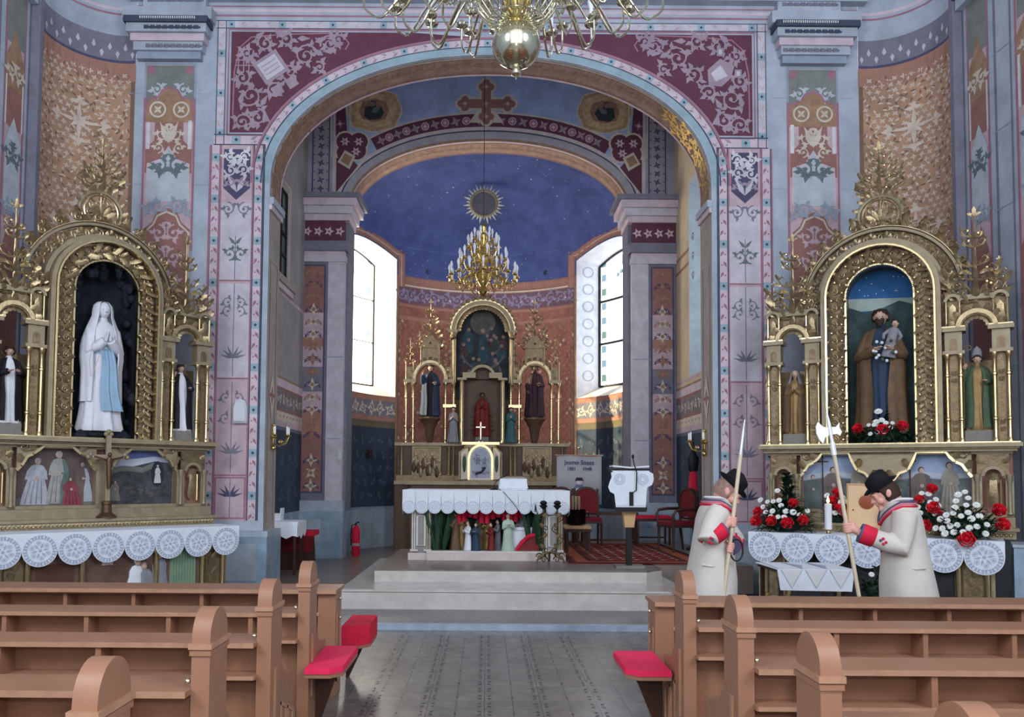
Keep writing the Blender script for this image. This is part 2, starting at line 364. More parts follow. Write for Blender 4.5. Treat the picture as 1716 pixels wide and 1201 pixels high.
    tre = [(uu(-.95), zz(205)), (uu(-.95), zz(182)), (uu(-.8), zz(168)), (uu(-.45), zz(163)), (uu(-.3), zz(152)), (uu(0), zz(147)), (uu(.3), zz(152)), (uu(.45), zz(163)), (uu(.8), zz(168)), (uu(.95), zz(182)), (uu(.95), zz(205))]
    p.poly(tre, OCHRE, 3); p.rib(tre, .035, PINKD, 4)
    for f in (-.45, .45): p.ring((uu(f), zz(184)), .11, .03, CREAM, 5); p.flower((uu(f), zz(184)), .08, CREAM, 5, 4, .78)
    p.poly([(uu(-.55), zz(205)), (uu(.55), zz(205)), (uu(.55), zz(235)), (uu(.9), zz(250)), (uu(.9), zz(290)), (uu(-.9), zz(290)), (uu(-.9), zz(250)), (uu(-.55), zz(235))][::-1], RUST, 3)
    for f in (-.8, .8): p.rect(uu(f-.07), zz(250), uu(f+.07), zz(202), WHITEP, 3); p.rib([(uu(f*1.2), zz(165)), (uu(f*1.2), zz(420))], .03, PINKD, 4)
    for sx in (-1, 1): p.scroll((uu(.28*sx), zz(225)), .12, pi/2, 1.2, .025, CREAM, 5, sx, leaves=4); p.scroll((uu(.4*sx), zz(248)), .08, -pi/2, 1.2, .02, CREAM, 5, -sx, leaves=3); p.leaf2((uu(0), zz(240)), pi/2+sx*.4, .35, .1, CREAM, 5)
    sky = [(uu(-.82), zz(338)), (uu(-.78), zz(275)), (uu(-.3), zz(268)), (uu(0), zz(246)), (uu(.3), zz(268)), (uu(.78), zz(275)), (uu(.82), zz(338))]
    p.poly(sky[::-1], SKYP, 4); p.rib(sky, .03, PINKL, 5)
    for sx in (-1, 1): p.scroll((uu(.35*sx), zz(278)), .12, pi/2, 1.1, .03, DGREEN, 6, sx, leaves=4); p.leaf2((uu(.12*sx), zz(292)), pi/2-sx*.9, .3, .09, DGREEN, 6)
    for sx in (-1, 1):
        p.scroll((uu(.35*sx), zz(345)), .1, 0, 1.1, .025, BLUE2, 6, sx, leaves=4); p.scroll((uu(.7*sx), zz(350)), .08, 0, 1.1, .025, BLUE2, 6, -sx, leaves=3)
    p.poly([(uu(-.9), zz(515)), (uu(.9), zz(515)), (uu(.9), zz(385)), (uu(.55), zz(372)), (uu(.4), zz(355)), (uu(0), zz(348)), (uu(-.4), zz(355)), (uu(-.55), zz(372)), (uu(-.9), zz(385))], RUST, 5)
    p.rib([(uu(-.85), zz(515)), (uu(-.85), zz(390)), (uu(-.5), zz(376)), (uu(-.36), zz(362)), (uu(0), zz(355)), (uu(.36), zz(362)), (uu(.5), zz(376)), (uu(.85), zz(390)), (uu(.85), zz(515))], .03, CREAM, 6)
    for yy in (390, 430, 470):
        for sx in (-1, 1): p.scroll((uu(.3*sx), zz(yy)), .12, pi/2, 1.2, .025, PINK, 6, sx, leaves=4)
    # joints of the painted ashlar
    for yy in (158, 310, 480, 620): p.line((X(205), Z(yy)), (X(231), Z(yy)), .012, BLUE2, 1); p.line((X(321), Z(yy)), (X(345), Z(yy)), .012, BLUE2, 1)
    p.k = 0
p.flip = None
for i, (z0, m_, ww) in enumerate(((8.42, PINKD, .03), (8.50, PINKL, .05), (8.56, PINKD, .02))): p.line((NXL, z0), (NXR, z0), ww, m_, 1)
struct(p, 'wall_chancel_arch', smooth=0)
# mouldings standing on that wall: capitals and attic blocks over the outer pilasters, cornice, pedestals
def mirror(fn):
    for s_ in (1, -1): fn(lambda x: U(x, 500, A)[0] if s_ == 1 else 2*XC - U(x, 500, A)[0])
zq = lambda y: U(275, y, A)[1]
for k, s_ in enumerate((1, -1)):
    b = MB(); fx = (lambda x: U(x, 500, A)[0]) if s_ == 1 else (lambda x: 2*XC - U(x, 500, A)[0])
    def bx(x0, x1, y0, y1, d, m): a, c = sorted((fx(x0), fx(x1))); b.box(a, c, A-d, A, zq(y1), zq(y0), m)
    bx(206, 346, 42, 52, .26, DLINE); bx(209, 343, 52, 66, .22, BLUE); bx(214, 338, 66, 78, .17, PINKL); bx(218, 334, 78, 92, .14, BLUE); bx(222, 330, 92, 104, .10, BLUE2)
    bx(200, 350, 22, 42, .18, BLUE); bx(232, 338, -40, 18, .12, BLUE)
    a, c = sorted((fx(238), fx(332)))
    for j in range(26): b.box(a+(c-a)*(j+.2)/26-.04, a+(c-a)*(j+.7)/26-.04, A-.275, A-.2, zq(48), zq(44), WHITEP)
    for j in range(9):
        u = a+(c-a)*(j+.5)/9
        for yy, d, m_ in ((59, .222, DLINE), (85, .142, GREYV), (8, .122, GREYV)): b.box(u-.035, u+.035, A-d-.004, A-d+.01, zq(yy+3), zq(yy-3), m_); b.box(u-.012+.05, u+.062, A-d-.004, A-d+.01, zq(yy+2), zq(yy-1), m_)
    struct(b, 'trim_capital_%s' % ('left' if s_ == 1 else 'right'))
    b = MB(); s2 = 1 if s_ == -1 else -1
    e = XC + s2*AH
    a, c = sorted((e - s2*.10, e + s2*.92)); b.box(a, c, A-.16, A+.62, 0, .74, MARBD); b.box(a-.0, c, A-.12, A+.62, .74, .82, MARB)
    b.box(a+.1, c-.14, A-.175, A-.1, .12, .64, MARB)
    struct(b, 'trim_pedestal_%s' % ('left' if s_ == 1 else 'right'))
b = MB(); b.box(NXL-.1, NXR+.1, A-.14, A, 8.62, 8.8, BLUE); b.box(NXL-.1, NXR+.1, A-.22, A, 8.8, 8.9, PINKL); struct(b, 'trim_cornice')
# inside of the chancel arch
ORG = pm((176, 132, 112), scale=5, var=.22)
def ws(u, v, h): return (u, v, h)
q = Paint(lambda u, v, h: (0, 0, 0)); D = .62
path = [(XC+AH, 0)] + [(XC+AH, ZS*i/8) for i in range(1, 8)] + arch + [(XC-AH, ZS*(8-i)/8) for i in range(1, 9)]
L = [0]
for a, b_ in zip(path, path[1:]): L.append(L[-1]+sqrt((b_[0]-a[0])**2+(b_[1]-a[1])**2))
def along(s_, y, h):
    s_ = max(0, min(L[-1]-1e-6, s_)); i = max(k for k in range(len(L)-1) if L[k] <= s_)
    t = (s_-L[i])/(L[i+1]-L[i]); a, c = path[i], path[i+1]; dx, dz = c[0]-a[0], c[1]-a[1]; l = sqrt(dx*dx+dz*dz)
    return (a[0]+dx*t-dz/l*h, A+y, a[1]+dz*t+dx/l*h)
q.fn = lambda u, v, h: along(u, v, h); T = L[-1]; z1 = ZS-.15
q.rect(0, 0, z1, D, BEIGE, 0, 10, 1); q.rect(T-z1, 0, T, D, BEIGE, 0, 10, 1); q.rect(z1, 0, T-z1, D, ORG, 0, 60, 1)
for v, m_, ww in ((.03, BLUE, .06), (.09, CREAM, .03), (D-.03, PINKL, .05), (D-.08, RUST, .03)): q.line((z1, v), (T-z1, v), ww, m_, 1, 60)
n = 96
for i in range(n):
    u = z1+(T-2*z1)*(i+.5)/n; v = D/2
    if i % 2 == 0: q.flower((u, v+.0), .09, OCHRE, 2, 4, .4, BRICK if i % 4 == 0 else None)
    else: q.leaf2((u, v-.12), 1.2, .2, .05, RUST, 2); q.leaf2((u, v+.12), -1.2, .2, .05, OCHRE, 2)
    q.disc((u, .14), .018, RUST, 2, 6); q.disc((u, D-.12), .018, RUST, 2, 6)
for s0 in (z1, T-z1):          # bright gilt scrolls paint a patch of light at right springing, ochre at left
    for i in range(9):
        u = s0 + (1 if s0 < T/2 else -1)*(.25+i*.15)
        gm_ = GOLDLIT if s0 < T/2 else OCHRE; q.scroll((u, .2+.2*(i % 2)), .1, i, 1.3, .03, gm_, 3, 1 if i % 2 else -1, leaves=4, n=14)
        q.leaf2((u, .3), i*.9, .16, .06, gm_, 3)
for s0 in (.9, T-.9):
    for k in range(2): q.frame(min(s0, s0+(3.9 if s0 < T/2 else -3.9)), .12, max(s0, s0+(3.9 if s0 < T/2 else -3.9)), D-.12, .02, PINK if k else OCHRE, 2+k)
    sg = 1 if s0 < T/2 else -1
    q.poly([(s0+sg*(1.9-.0), .16), (s0+sg*2.25, D/2), (s0+sg*1.9, D-.16), (s0+sg*1.55, D/2)], CREAM, 4); q.flower((s0+sg*1.9, D/2), .16, RUST, 5, 4)
struct(q, 'wall_arch_reveal', smooth=60)
b = MB()
for s_ in (-1, 1):
    u = XC+s_*AH; a, c = sorted((u, u-s_*.07)); b.box(a, c, A-.03, A+D, ZS-.32, ZS-.22, BLUE); b.box(min(u, u-s_*.04), max(u, u-s_*.04), A-.02, A+D, ZS-.4, ZS-.32, PINKL)
struct(b, 'trim_impost')
# ------------------------------------------------------------------ corner niches and nave side walls
def niche(name, a, c, sgn, bulge):
    a, c = Vector((a[0], a[1])), Vector((c[0], c[1])); m = (a+c)/2; d = c-a; l = d.length
    nv = Vector((-d.y, d.x))/l*sgn; R_ = (l*l/4+bulge*bulge)/(2*bulge); ce = m - nv*(R_-bulge); half = math.asin(l/2/R_)
    def fn(u, v, h):
        th = (u/l-.5)*2*half; dr = nv*cos(th) + d/l*sin(th); o = ce + dr*(R_-h); return (o.x, o.y, v)
    p = Paint(fn); z0, z1_, zt = 0, 7.5, 9.6
    p.rect(0, 0, l, z1_, NICHE, 0, 16, 6); p.rect(0, 7.38, l, 7.68, BRICK, 1, 16, 1); p.rect(0, 7.68, l, 7.72, INDIGO, 1, 16, 1); p.rect(0, 7.72, l, 8.1, GREYV, 1, 16, 1); p.rect(0, 8.1, l, zt, BLUE, 1, 16, 1)
    p.line((0, 8.42), (l, 8.42), .03, PINKD, 2, 16); p.line((0, 8.50), (l, 8.50), .05, PINKL, 2, 16)
    for e in (.03, l-.03): p.line((e, 0), (e, 7.4), .05, NICHD, 2, 1)
    r = random.Random(3)
    nx = 12
    for j in range(60):
        v = 2.3 + j*.088
        for i in range(nx):
            u = (i+.5+(.5 if j % 2 else 0))/nx*l*.92+.04
            if u > l-.06: continue
            if r.random() < .5: p.flower((u, v), .046, NICHL, 2, 4, r.random()*6)
            else: p.leaf2((u, v), r.random()*6, .075, .03, NICHL, 2); p.leaf2((u, v), r.random()*6, .08, .03, NICHD, 2)
    for v in (6.7, 5.2, 3.7):
        for a_ in range(4):
            an = a_*pi/2; c0 = (l/2, v); p.leaf2(c0, an, .3, .06, NICHL, 3); e = (c0[0]+.27*cos(an), c0[1]+.27*sin(an))
            for k in (-.9, 0, .9): p.leaf2(e, an+k*1.6, .11, .07, NICHL, 3)
            p.leaf2(c0, an+pi/4, .16, .06, NICHL, 3)
    for k in range(14): p.leaf2((l*(k+.5)/14, 7.86), pi/2*(1 if k % 2 else -1), .12, .05, LILAC, 3); p.line((l*k/14, 7.4), (l*k/14, 7.66), .01, OCHRE, 3)
    struct(p, name, smooth=50)
b = MB(); b.box(SWL-.4, NXL, 10.5, 11.6, 9.7, 20, BLUE); struct(b, 'wall_left_sunblock')  # unseen block added above the niche to keep the sun out
niche('wall_niche_left', (NXL, A), (SWL+.1, 10.55), -1, .34)
niche('wall_niche_right', (NXR, A), (SWR-.1, 10.55), 1, .34)
for side, X0, sg in (('left', SWL, 1), ('right', SWR, -1)):
    p = Paint(lambda u, v, h: (X0 + sg*h, u, v))
    p.rect(-7, 0, 10.55, 20, BLUE, 0)  # carried on unseen above the ceiling to block the sun
    p.poly([(10.5, 0), (10.55, 0), (10.55, 9.6), (10.5, 9.6)], GREYV, 1)
    for ya, yb in ((9.95, 10.40), (8.75, 9.45), (7.3, 8.2)):
        um, hw = (ya+yb)/2, (yb-ya)/2; uu = lambda f: um+f*hw
        p.rect(ya, .9, yb, 8.0, PINK, 1); p.frame(ya, .9, yb, 8.0, .04, PINKD, 2)
        p.rect(uu(-.85), 7.2, uu(.85), 7.95, SAGE, 2); p.poly([(uu(-.9), 6.6), (uu(.9), 6.6), (uu(.9), 7.0), (uu(.4), 7.2), (uu(0), 7.45), (uu(-.4), 7.2), (uu(-.9), 7.0)], OCHRE, 3)
        p.rect(uu(-.7), 6.1, uu(.7), 6.6, RUST, 2)
        for f in (-.8, .8): p.rect(uu(f-.07), 6.1, uu(f+.07), 6.75, WHITEP, 3)
        p.poly([(uu(-.8), 5.0), (uu(.8), 5.0), (uu(.75), 5.9), (uu(0), 6.25), (uu(-.75), 5.9)], SKYP, 4)
        for sx in (-1, 1):
            p.scroll((uu(.4*sx), 6.85), .1, pi/2, 1.2, .03, CREAM, 5, sx, leaves=3); p.scroll((uu(.35*sx), 5.75), .12, pi/2, 1.2, .03, DGREEN, 5, sx, leaves=4); p.scroll((uu(.4*sx), 5.05), .1, 0, 1.2, .025, BLUE2, 5, sx, leaves=4)
        p.poly([(uu(-.9), 1.2), (uu(.9), 1.2), (uu(.9), 4.4), (uu(.4), 4.7), (uu(0), 4.9), (uu(-.4), 4.7), (uu(-.9), 4.4)], RUST, 4)
        p.line((ya-.12, .9), (ya-.12, 8.2), .04, GREYV, 2); p.line((yb+.08, .9), (yb+.08, 8.2), .03, GREYV, 2)
    for j in range(8): p.line((9.5+.0, 1+j), (9.9, 1+j), .015, BLUE2, 2)
    for zz_, m_, ww in ((8.42, PINKD, .03), (8.50, PINKL, .05)): p.line((-7, zz_), (10.55, zz_), ww, m_, 1)
    struct(p, 'wall_' + side, smooth=0)
    b = MB(); a, c = sorted((X0-sg*.3, X0+sg*.13)); b.box(a, c, 10.5, 10.58, 0, 9.6, GREYV); struct(b, 'trim_niche_edge_%s' % side)
    b = MB(); a, c = sorted((X0, X0+sg*.14))
    for ya, yb in ((9.85, 10.5), (8.65, 9.55)): b.box(a, c, ya, yb, 8.1, 8.2, DLINE); b.box(min(X0, X0+sg*.1), max(X0, X0+sg*.1), ya+.02, yb-.02, 7.95, 8.1, BLUE)
    struct(b, 'trim_%s' % side)
# ------------------------------------------------------------------ floors and steps
FL = bpy.data.materials.new('nave_tiles'); FL.use_nodes = True; nt = FL.node_tree; N = nt.nodes; LK = nt.links; bs = N['Principled BSDF']
tc = N.new('ShaderNodeTexCoord'); br = N.new('ShaderNodeTexBrick'); br.offset = 0; br.inputs['Scale'].default_value = 1; br.inputs['Brick Width'].default_value = .2; br.inputs['Row Height'].default_value = .2; br.inputs['Mortar Size'].default_value = .004
br.inputs['Color1'].default_value = sr((122, 116, 110)); br.inputs['Color2'].default_value = sr((136, 128, 120)); br.inputs['Mortar'].default_value = sr((84, 84, 86)); LK.new(tc.outputs['Object'], br.inputs['Vector'])
nz = N.new('ShaderNodeTexNoise'); nz.inputs['Scale'].default_value = 9; nz.inputs['Detail'].default_value = 8; LK.new(tc.outputs['Object'], nz.inputs['Vector'])
mx = N.new('ShaderNodeMix'); mx.data_type = 'RGBA'; mx.blend_type = 'MULTIPLY'; mx.inputs['Factor'].default_value = .7; LK.new(br.outputs['Color'], mx.inputs['A']); LK.new(nz.outputs[0], mx.inputs['B'])
mg = N.new('ShaderNodeMix'); mg.data_type = 'RGBA'; mg.blend_type = 'ADD'; mg.inputs['Factor'].default_value = .05; LK.new(mx.outputs['Result'], mg.inputs['A']); mg.inputs['B'].default_value = (.5, .5, .5, 1)
LK.new(mg.outputs['Result'], bs.inputs['Base Color']); bs.inputs['Roughness'].default_value = .27; bs.inputs['Specular IOR Level'].default_value = .6
bp = N.new('ShaderNodeBump'); bp.inputs['Strength'].default_value = .12; bp.inputs['Distance'].default_value = .004; LK.new(nz.outputs[0], bp.inputs['Height']); LK.new(bp.outputs[0], bs.inputs['Normal'])
p = Paint(lambda u, v, h: (u, v, h)); p.rect(SWL, -7, SWR, 12.2, FL, 0)
TD = mat('tile_dark', (66, 66, 70), rough=.3, spec=.5)
for i in range(-4, 5):
    for j in range(26):
        c = (i*.2, 3.1+j*.2)
        if i % 2 == 0:
            for k in range(4): p.leaf2((c[0]+.03*cos(k*pi/2+.78), c[1]+.03*sin(k*pi/2+.78)), k*pi/2+.78, .045, .022, TD, 1)
        elif j % 2 == 0: p.disc(c, .012, TD, 1, 6)
struct(p, 'floor', smooth=0)
MOS = mat('mosaic_ledge', (108, 104, 104), rough=.3, var=.5, scale=18, spec=.5)
MOSB = mat('ledge_nosing', (150, 164, 182), rough=.25, var=.15, scale=6, spec=.6)
b = MB(); b.box(-3.1, 3.2, 8.5, 11.9, 0, .05, MOS); b.box(-3.1, 3.2, 8.44, 8.52, 0, .062, MOSB); struct(b, 'floor_ledge')
b = MB(); b.box(XC-3.7, XC+3.7, 11.3, 16.2, -.02, .055, PLATF); struct(b, 'floor_chancel')
b = MB(); 
b.prism([(-1.72, 9.45), (2.18, 9.45), (2.42, 9.7), (2.42, 13.1), (-1.72, 13.1)], .05, .275, STEP, 'z')
b.box(-1.74, 2.16, 9.43, 9.6, .255, .28, STEP)
struct(b, 'floor_step_lower')
b = MB(); b.prism([(-1.41, 10.2), (2.05, 10.2), (2.3, 10.45), (2.3, 13.1), (-1.41, 13.1)], .275, .41, STEP, 'z'); b.prism([(-1.40, 10.21), (2.05, 10.21), (2.29, 10.46), (2.29, 13.1), (-1.40, 13.1)], .41, .43, PLATF, 'z'); struct(b, 'floor_step_upper')
b = MB(); b.box(SWL-.4, SWR+.4, -3.0, A+.1, 12.0, 12.1, pm((196, 190, 192))); struct(b, 'ceiling_nave')
# ------------------------------------------------------------------ chancel
B = 15.4; CWL, CWR = -3.55, 3.66; XB = U(818, 500, B)[0]; BH, BZ, BB = 2.73, 6.85, 1.38; BD = .62
for side, X0, sg in (('left', CWL, 1), ('right', CWR, -1)):
    BE = pm((228, 198, 148), scale=1.5) if side == 'right' else pm((162, 156, 152), scale=1.5)  # warm light on the right wall is put into its paint
    p = Paint(lambda u, v, h: (X0 + sg*h, u, v)); y0, y1 = A+D, B
    wa, wb, za, zb = (12.9, 14.15, 5.0, 6.75) if side == 'left' else (12.75, 14.3, 3.45, 7.0)
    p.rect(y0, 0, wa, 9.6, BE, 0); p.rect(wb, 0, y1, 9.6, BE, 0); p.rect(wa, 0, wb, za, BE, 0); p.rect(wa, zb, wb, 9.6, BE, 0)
    dp = -.07 if side == 'left' else -.45
    def em(u, v, d): return (X0 + sg*d, u, v)
    EMB = SKYP if side == 'right' else BEIGE
    for qd in (((wa, za), (wa, zb)), ((wb, za), (wb, zb)), ((wa, zb), (wb, zb)), ((wa, za), (wb, za))):
        (ua, va), (ub, vb) = qd; cu, cv = (wa+wb)/2, (za+zb)/2; f = .86
        p.add([em(ua, va, 0), em(ub, vb, 0), em(cu+(ub-cu)*f, cv+(vb-cv)*f, dp), em(cu+(ua-cu)*f, cv+(va-cv)*f, dp)], [(0, 1, 2, 3)], EMB)
    p.rect(y0, .06, y1, .95, MARBD, 1); p.rect(y0, .95, y1, 2.46, DADO, 1); p.rect(y0, 2.40, y1, 2.46, DADOL, 2)
    for zz_, h_, m_ in ((2.46, .1, PINK), (2.56, .16, CREAM), (2.72, .05, RUST), (2.77, .32, GREYV), (3.09, .05, RUST), (3.14, .14, PINKL), (3.28, .04, OCHRE)): p.rect(y0, zz_, y1, zz_+h_, m_, 2)
    for k in range(14):
        u = y0+(y1-y0)*(k+.5)/14; p.frame(u-.1, 2.79, u+.1, 3.07, .015, OCHRE, 4); p.scroll((u, 2.93), .07, k, 1.3, .02, CREAM, 4, 1, leaves=3); p.leaf2((u-.05, 2.63), .3, .12, .04, OCHRE, 4)
    for k in range(12): p.scroll((y0+.2+(k % 6)*.5, 1.3+(k//6)*.6), .12, k, 1.2, .02, DADOL, 3, 1, leaves=3)
    p.rect(y0, 4.72 if side == 'left' else 3.38, y1, 4.78 if side == 'left' else 3.43, PINK, 2)
    if side == 'right':
        for zz_ in (5.5, 5.75): p.rect(y0, zz_, wa, zz_+.06, TEALB, 2); p.rect(wb, zz_, y1, zz_+.06, OCHRE, 2)
        for k in range(3): p.scroll((wb-.3, 5.9-k*.35), .1, 0, 1.1, .03, DGREEN, 3)
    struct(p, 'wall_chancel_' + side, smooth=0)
    # the window
    b = MB(); fr = mat('window_lead', (30, 30, 32), rough=.5)
    cu, cv, f = (wa+wb)/2, (za+zb)/2, .86; u0, u1, v0, v1 = cu-(wb-wa)/2*f, cu+(wb-wa)/2*f, cv-(zb-za)/2*f, cv+(zb-za)/2*f
    xg = X0+sg*dp
    gm = mat('dark_stained_glass', (70, 84, 84), rough=.2, var=.5, scale=6, emit=.12) if side == 'left' else mat('pale_glass', (206, 222, 232), rough=.4, var=.05, emit=1.5)
    b.box(min(xg, xg-sg*.02), max(xg, xg-sg*.02), u0, u1, v0, v1, gm)
    wn = tag(b.build('window_%d' % (1 if side == 'left' else 2)), kind='structure')
    b = MB()
    for i in range(4): u = u0+(u1-u0)*i/3; b.box(xg-.02, xg+.02+sg*.01, u-.025, u+.025, v0, v1, fr)
    for i in range(5): v = v0+(v1-v0)*i/4; b.box(xg-.02, xg+.02+sg*.01, u0, u1, v-.02, v+.02, fr)
    o = b.build('window_frame', wn)
    if side == 'left':
        b = MB(); b.box(X0-.05, X0+.1, wa-.1, wb+.1, za-.12, za, BEIGE); b.box(X0, X0+.06, wa-.06, wb+.06, za-.22, za-.12, PINKL); struct(b, 'trim_sill')
# vault and wall over the sanctuary arch
def wb_(u, v, h): return (u, B-h, v)
p = Paint(wb_); ar = sell((XB, BZ), BH, BB, 2.1); CTOP = 9.6
p.rect(CWL, 0, XB-BH, CTOP, GREYV, 0); p.rect(XB+BH, 0, CWR, CTOP, GREYV, 0)
for a, c in zip(ar, ar[1:]): p.poly([a, c, (c[0], CTOP), (a[0], CTOP)], VAULT, 0)
offB = lambda d: sell((XB, BZ), BH+d, BB+d*.95, 2.1)
XX = lambda x: U(x, 500, B)[0]
# blue field down to the band, then borders following the arch
zf = U(815, 700, B)
ZB = lambda x, y: U(x, y, B)
blk = [ZB(565, 60), ZB(565, 330)]
p.poly([(XX(562), CTOP), (XX(562), ZB(565, 330)[1]), (XB-BH, ZB(565, 330)[1])] + [q_ for q_ in offB(.02)[::-1] if q_[1] > ZB(565, 330)[1]] + [(XX(1074), ZB(565, 330)[1]), (XX(1074), CTOP)], VAULT, 1)
p.rib(offB(.1), .2, pm((176, 172, 184)), 2); p.rib(offB(.02), .05, OCHRE, 3); p.rib(offB(.21), .03, DLINE, 3); p.rib(offB(.25), .05, PINKL, 3)
def part_of(d, x0, x1): return [q_ for q_ in sell((XB, BZ), BH+d, BB+d*.95, 2.1, 96) if XX(x0) <= q_[0] <= XX(x1)]
bandp = part_of(.43, 618, 1020); p.rib(bandp, .27, BURG, 3); p.rib(part_of(.59, 610, 1028), .035, CREAM, 3); p.rib(part_of(.28, 600, 1038), .03, CREAM, 4)
for i in range(3, len(bandp)-2, 2):
    if i % 4 < 2: p.disc(bandp[i], .075, PINKD, 4, 10); p.ring(bandp[i], .075, .014, PINKL, 5, 12); p.flower(bandp[i], .05, PINKL, 5, 4)
    else: p.flower(bandp[i], .11, ORN, 4, 4, .5)
for fl in (None, XB):
    p.flip = fl
    p.poly([ZB(x, y) for x, y in ((563,240),(583,240),(577,150),(559,150))], BURG, 3)
    for x0 in (556, 588): p.line(ZB(x0-2, 150), ZB(x0, 262), .035, CREAM, 4)
    for y in (175, 208, 228): p.flower(ZB(570, y), .1, PINKD, 4, 4, .2); p.disc(ZB(570, y), .03, CREAM, 5, 8)
    c = ZB(590, 246); 
    for dx, dy in ((-.13, .1), (.13, .1), (-.12, -.12), (.1, -.08)): p.disc((c[0]+dx, c[1]+dy), .22, CREAM, 4)
    for dx, dy in ((-.13, .1), (.13, .1), (-.12, -.12), (.1, -.08)): p.disc((c[0]+dx, c[1]+dy), .18, BURG, 5)
    for dx, dy in ((-.14, .1), (.13, .1), (.08, -.1)): p.flower((c[0]+dx, c[1]+dy), .1, PINKL, 6, 6, 0, RUST)
    p.poly([ZB(*q_) for q_ in ((562,265),(562,325),(600,278),(585,262))], BURG, 4); p.rib([ZB(*q_) for q_ in ((562,255),(562,325),(604,276))], .045, CREAM, 5)
    p.poly([ZB(*q_) for q_ in ((578,252),(596,262),(586,284),(566,272))], CREAM, 6); p.poly([ZB(*q_) for q_ in ((578,257),(591,264),(584,278),(571,270))], OCHRE, 7)
    c = ZB(627, 185)
    for r_, m_ in ((.54, CREAM), (.51, pm((206, 158, 100), scale=12, var=.25)), (.43, pm((226, 184, 116), scale=14, var=.3)), (.28, pm((176, 120, 84), scale=12, var=.25))): p.poly([(c[0]+r_*(1+.035*cos(8*t))*math.copysign(abs(cos(t))**.8, cos(t)), c[1]+r_*(.80+.03*cos(8*t))*math.copysign(abs(sin(t))**.8, sin(t))) for t in [2*pi*i/48 for i in range(48)]], m_, 2+(r_ < .52)+(r_ < .45)+(r_ < .35))
    p.poly([(c[0]+x*.2, c[1]+y*.2) for x, y in ((-1,-.6),(-.5,-1),(.6,-.9),(1,-.2),(.7,.4),(.2,.3),(.1,.9),(-.3,1),(-.4,.4),(-.9,.3))], pm((44, 62, 64)), 7)
    p.leaf2((c[0]-.05, c[1]-.05), .6, .24, .12, DGREEN, 8); p.disc((c[0]-.03, c[1]+.12), .05, pm((150, 120, 96)), 8)
    # painted strip above the pilaster
    p.rect(XX(505), 6.3, XX(556), CTOP, pm((168, 164, 178)), 2); p.line((XX(556), 6.9), (XX(556), CTOP), .05, LILAC, 3)
    p.frame(XX(519), 7.1, XX(549), 9.2, .025, INDIGO, 4)
    for k in range(11):
        v = 7.25+k*.17; p.flower((XX(534), v), .08, INDIGO, 4, 4, k*.4); p.disc((XX(523), v), .016, INDIGO, 4, 6); p.disc((XX(545), v), .016, INDIGO, 4, 6)
    p.k = 0
p.flip = None
c = ZB(815, 176)                                   # trefoil-ended cross
for m_, g, h_ in ((CREAM, .05, 6), (RUST, 0, 7)):
    p.rect(c[0]-.09-g, c[1]-.3, c[0]+.09+g, c[1]+.34+g, m_, h_); p.rect(c[0]-.38-g, c[1]-.07-g, c[0]+.38+g, c[1]+.11+g, m_, h_)
    for ex, ey in ((0, .36), (-.42, .02), (.42, .02), (0, -.24)):
        for dx, dy in ((.08, 0), (-.08, 0), (0, .08), (0, -.08)): p.disc((c[0]+ex+dx, c[1]+ey+dy), .075+g, m_, h_, 12)
    if h_ == 6: p.poly([(c[0]-.34, c[1]-.36), (c[0]+.34, c[1]-.36), (c[0]+.18, c[1]-.12), (c[0]-.18, c[1]-.12)], CREAM, 5)
for ex, ey in ((0, .36), (-.42, .02), (.42, .02), (0, -.24), (0, .02)): p.flower((c[0]+ex, c[1]+ey), .11, OCHRE, 9, 4, 0, CREAM)
r = random.Random(11)
p.tick()
p.rib([(x, z) for x, z in arc((XB, BZ), .1, 0, 1, 1)], .001, GREYV, 1)
struct(p, 'wall_sanctuary_arch', smooth=0)
p = Paint(lambda u, v, h: (u, v, CTOP-h)); p.rect(CWL-.5, A, CWR+.6, B, VAULT, 0); struct(p, 'ceiling_chancel', smooth=0)
# inside of the sanctuary arch
q = Paint(lambda u, v, h: along2(u, v, h)); path2 = [(XB+BH, 0), (XB+BH, 3.4)] + ar + [(XB-BH, 3.4), (XB-BH, 0)]
L2 = [0]
for a, b_ in zip(path2, path2[1:]): L2.append(L2[-1]+sqrt((b_[0]-a[0])**2+(b_[1]-a[1])**2))
def along2(s_, y, h):
    s_ = max(0, min(L2[-1]-1e-6, s_)); i = max(k for k in range(len(L2)-1) if L2[k] <= s_)
    t = (s_-L2[i])/max(1e-9, L2[i+1]-L2[i]); a, c = path2[i], path2[i+1]; dx, dz = c[0]-a[0], c[1]-a[1]; l = sqrt(dx*dx+dz*dz)
    return (a[0]+dx*t-dz/l*h, B+y, a[1]+dz*t+dx/l*h)
T2 = L2[-1]
q.rect(0, 0, BZ, BD, GREYV, 0, 2, 1); q.rect(T2-BZ, 0, T2, BD, GREYV, 0, 2, 1); q.rect(BZ, 0, T2-BZ, BD, pm((186, 142, 112), scale=6, var=.2), 0, 60, 1)
for v, m_, ww in ((.04, PINKL, .06), (.12, OCHRE, .04), (BD-.04, RUST, .05)): q.line((BZ, v), (T2-BZ, v), ww, m_, 1, 60)
for i in range(46): u = BZ+(T2-2*BZ)*(i+.5)/46; q.flower((u, .34), .08, OCHRE if i % 2 else BRICK, 2, 4, i*.3); q.disc((u, .2), .02, RUST, 2, 6)
struct(q, 'wall_sanctuary_arch_reveal', smooth=60)
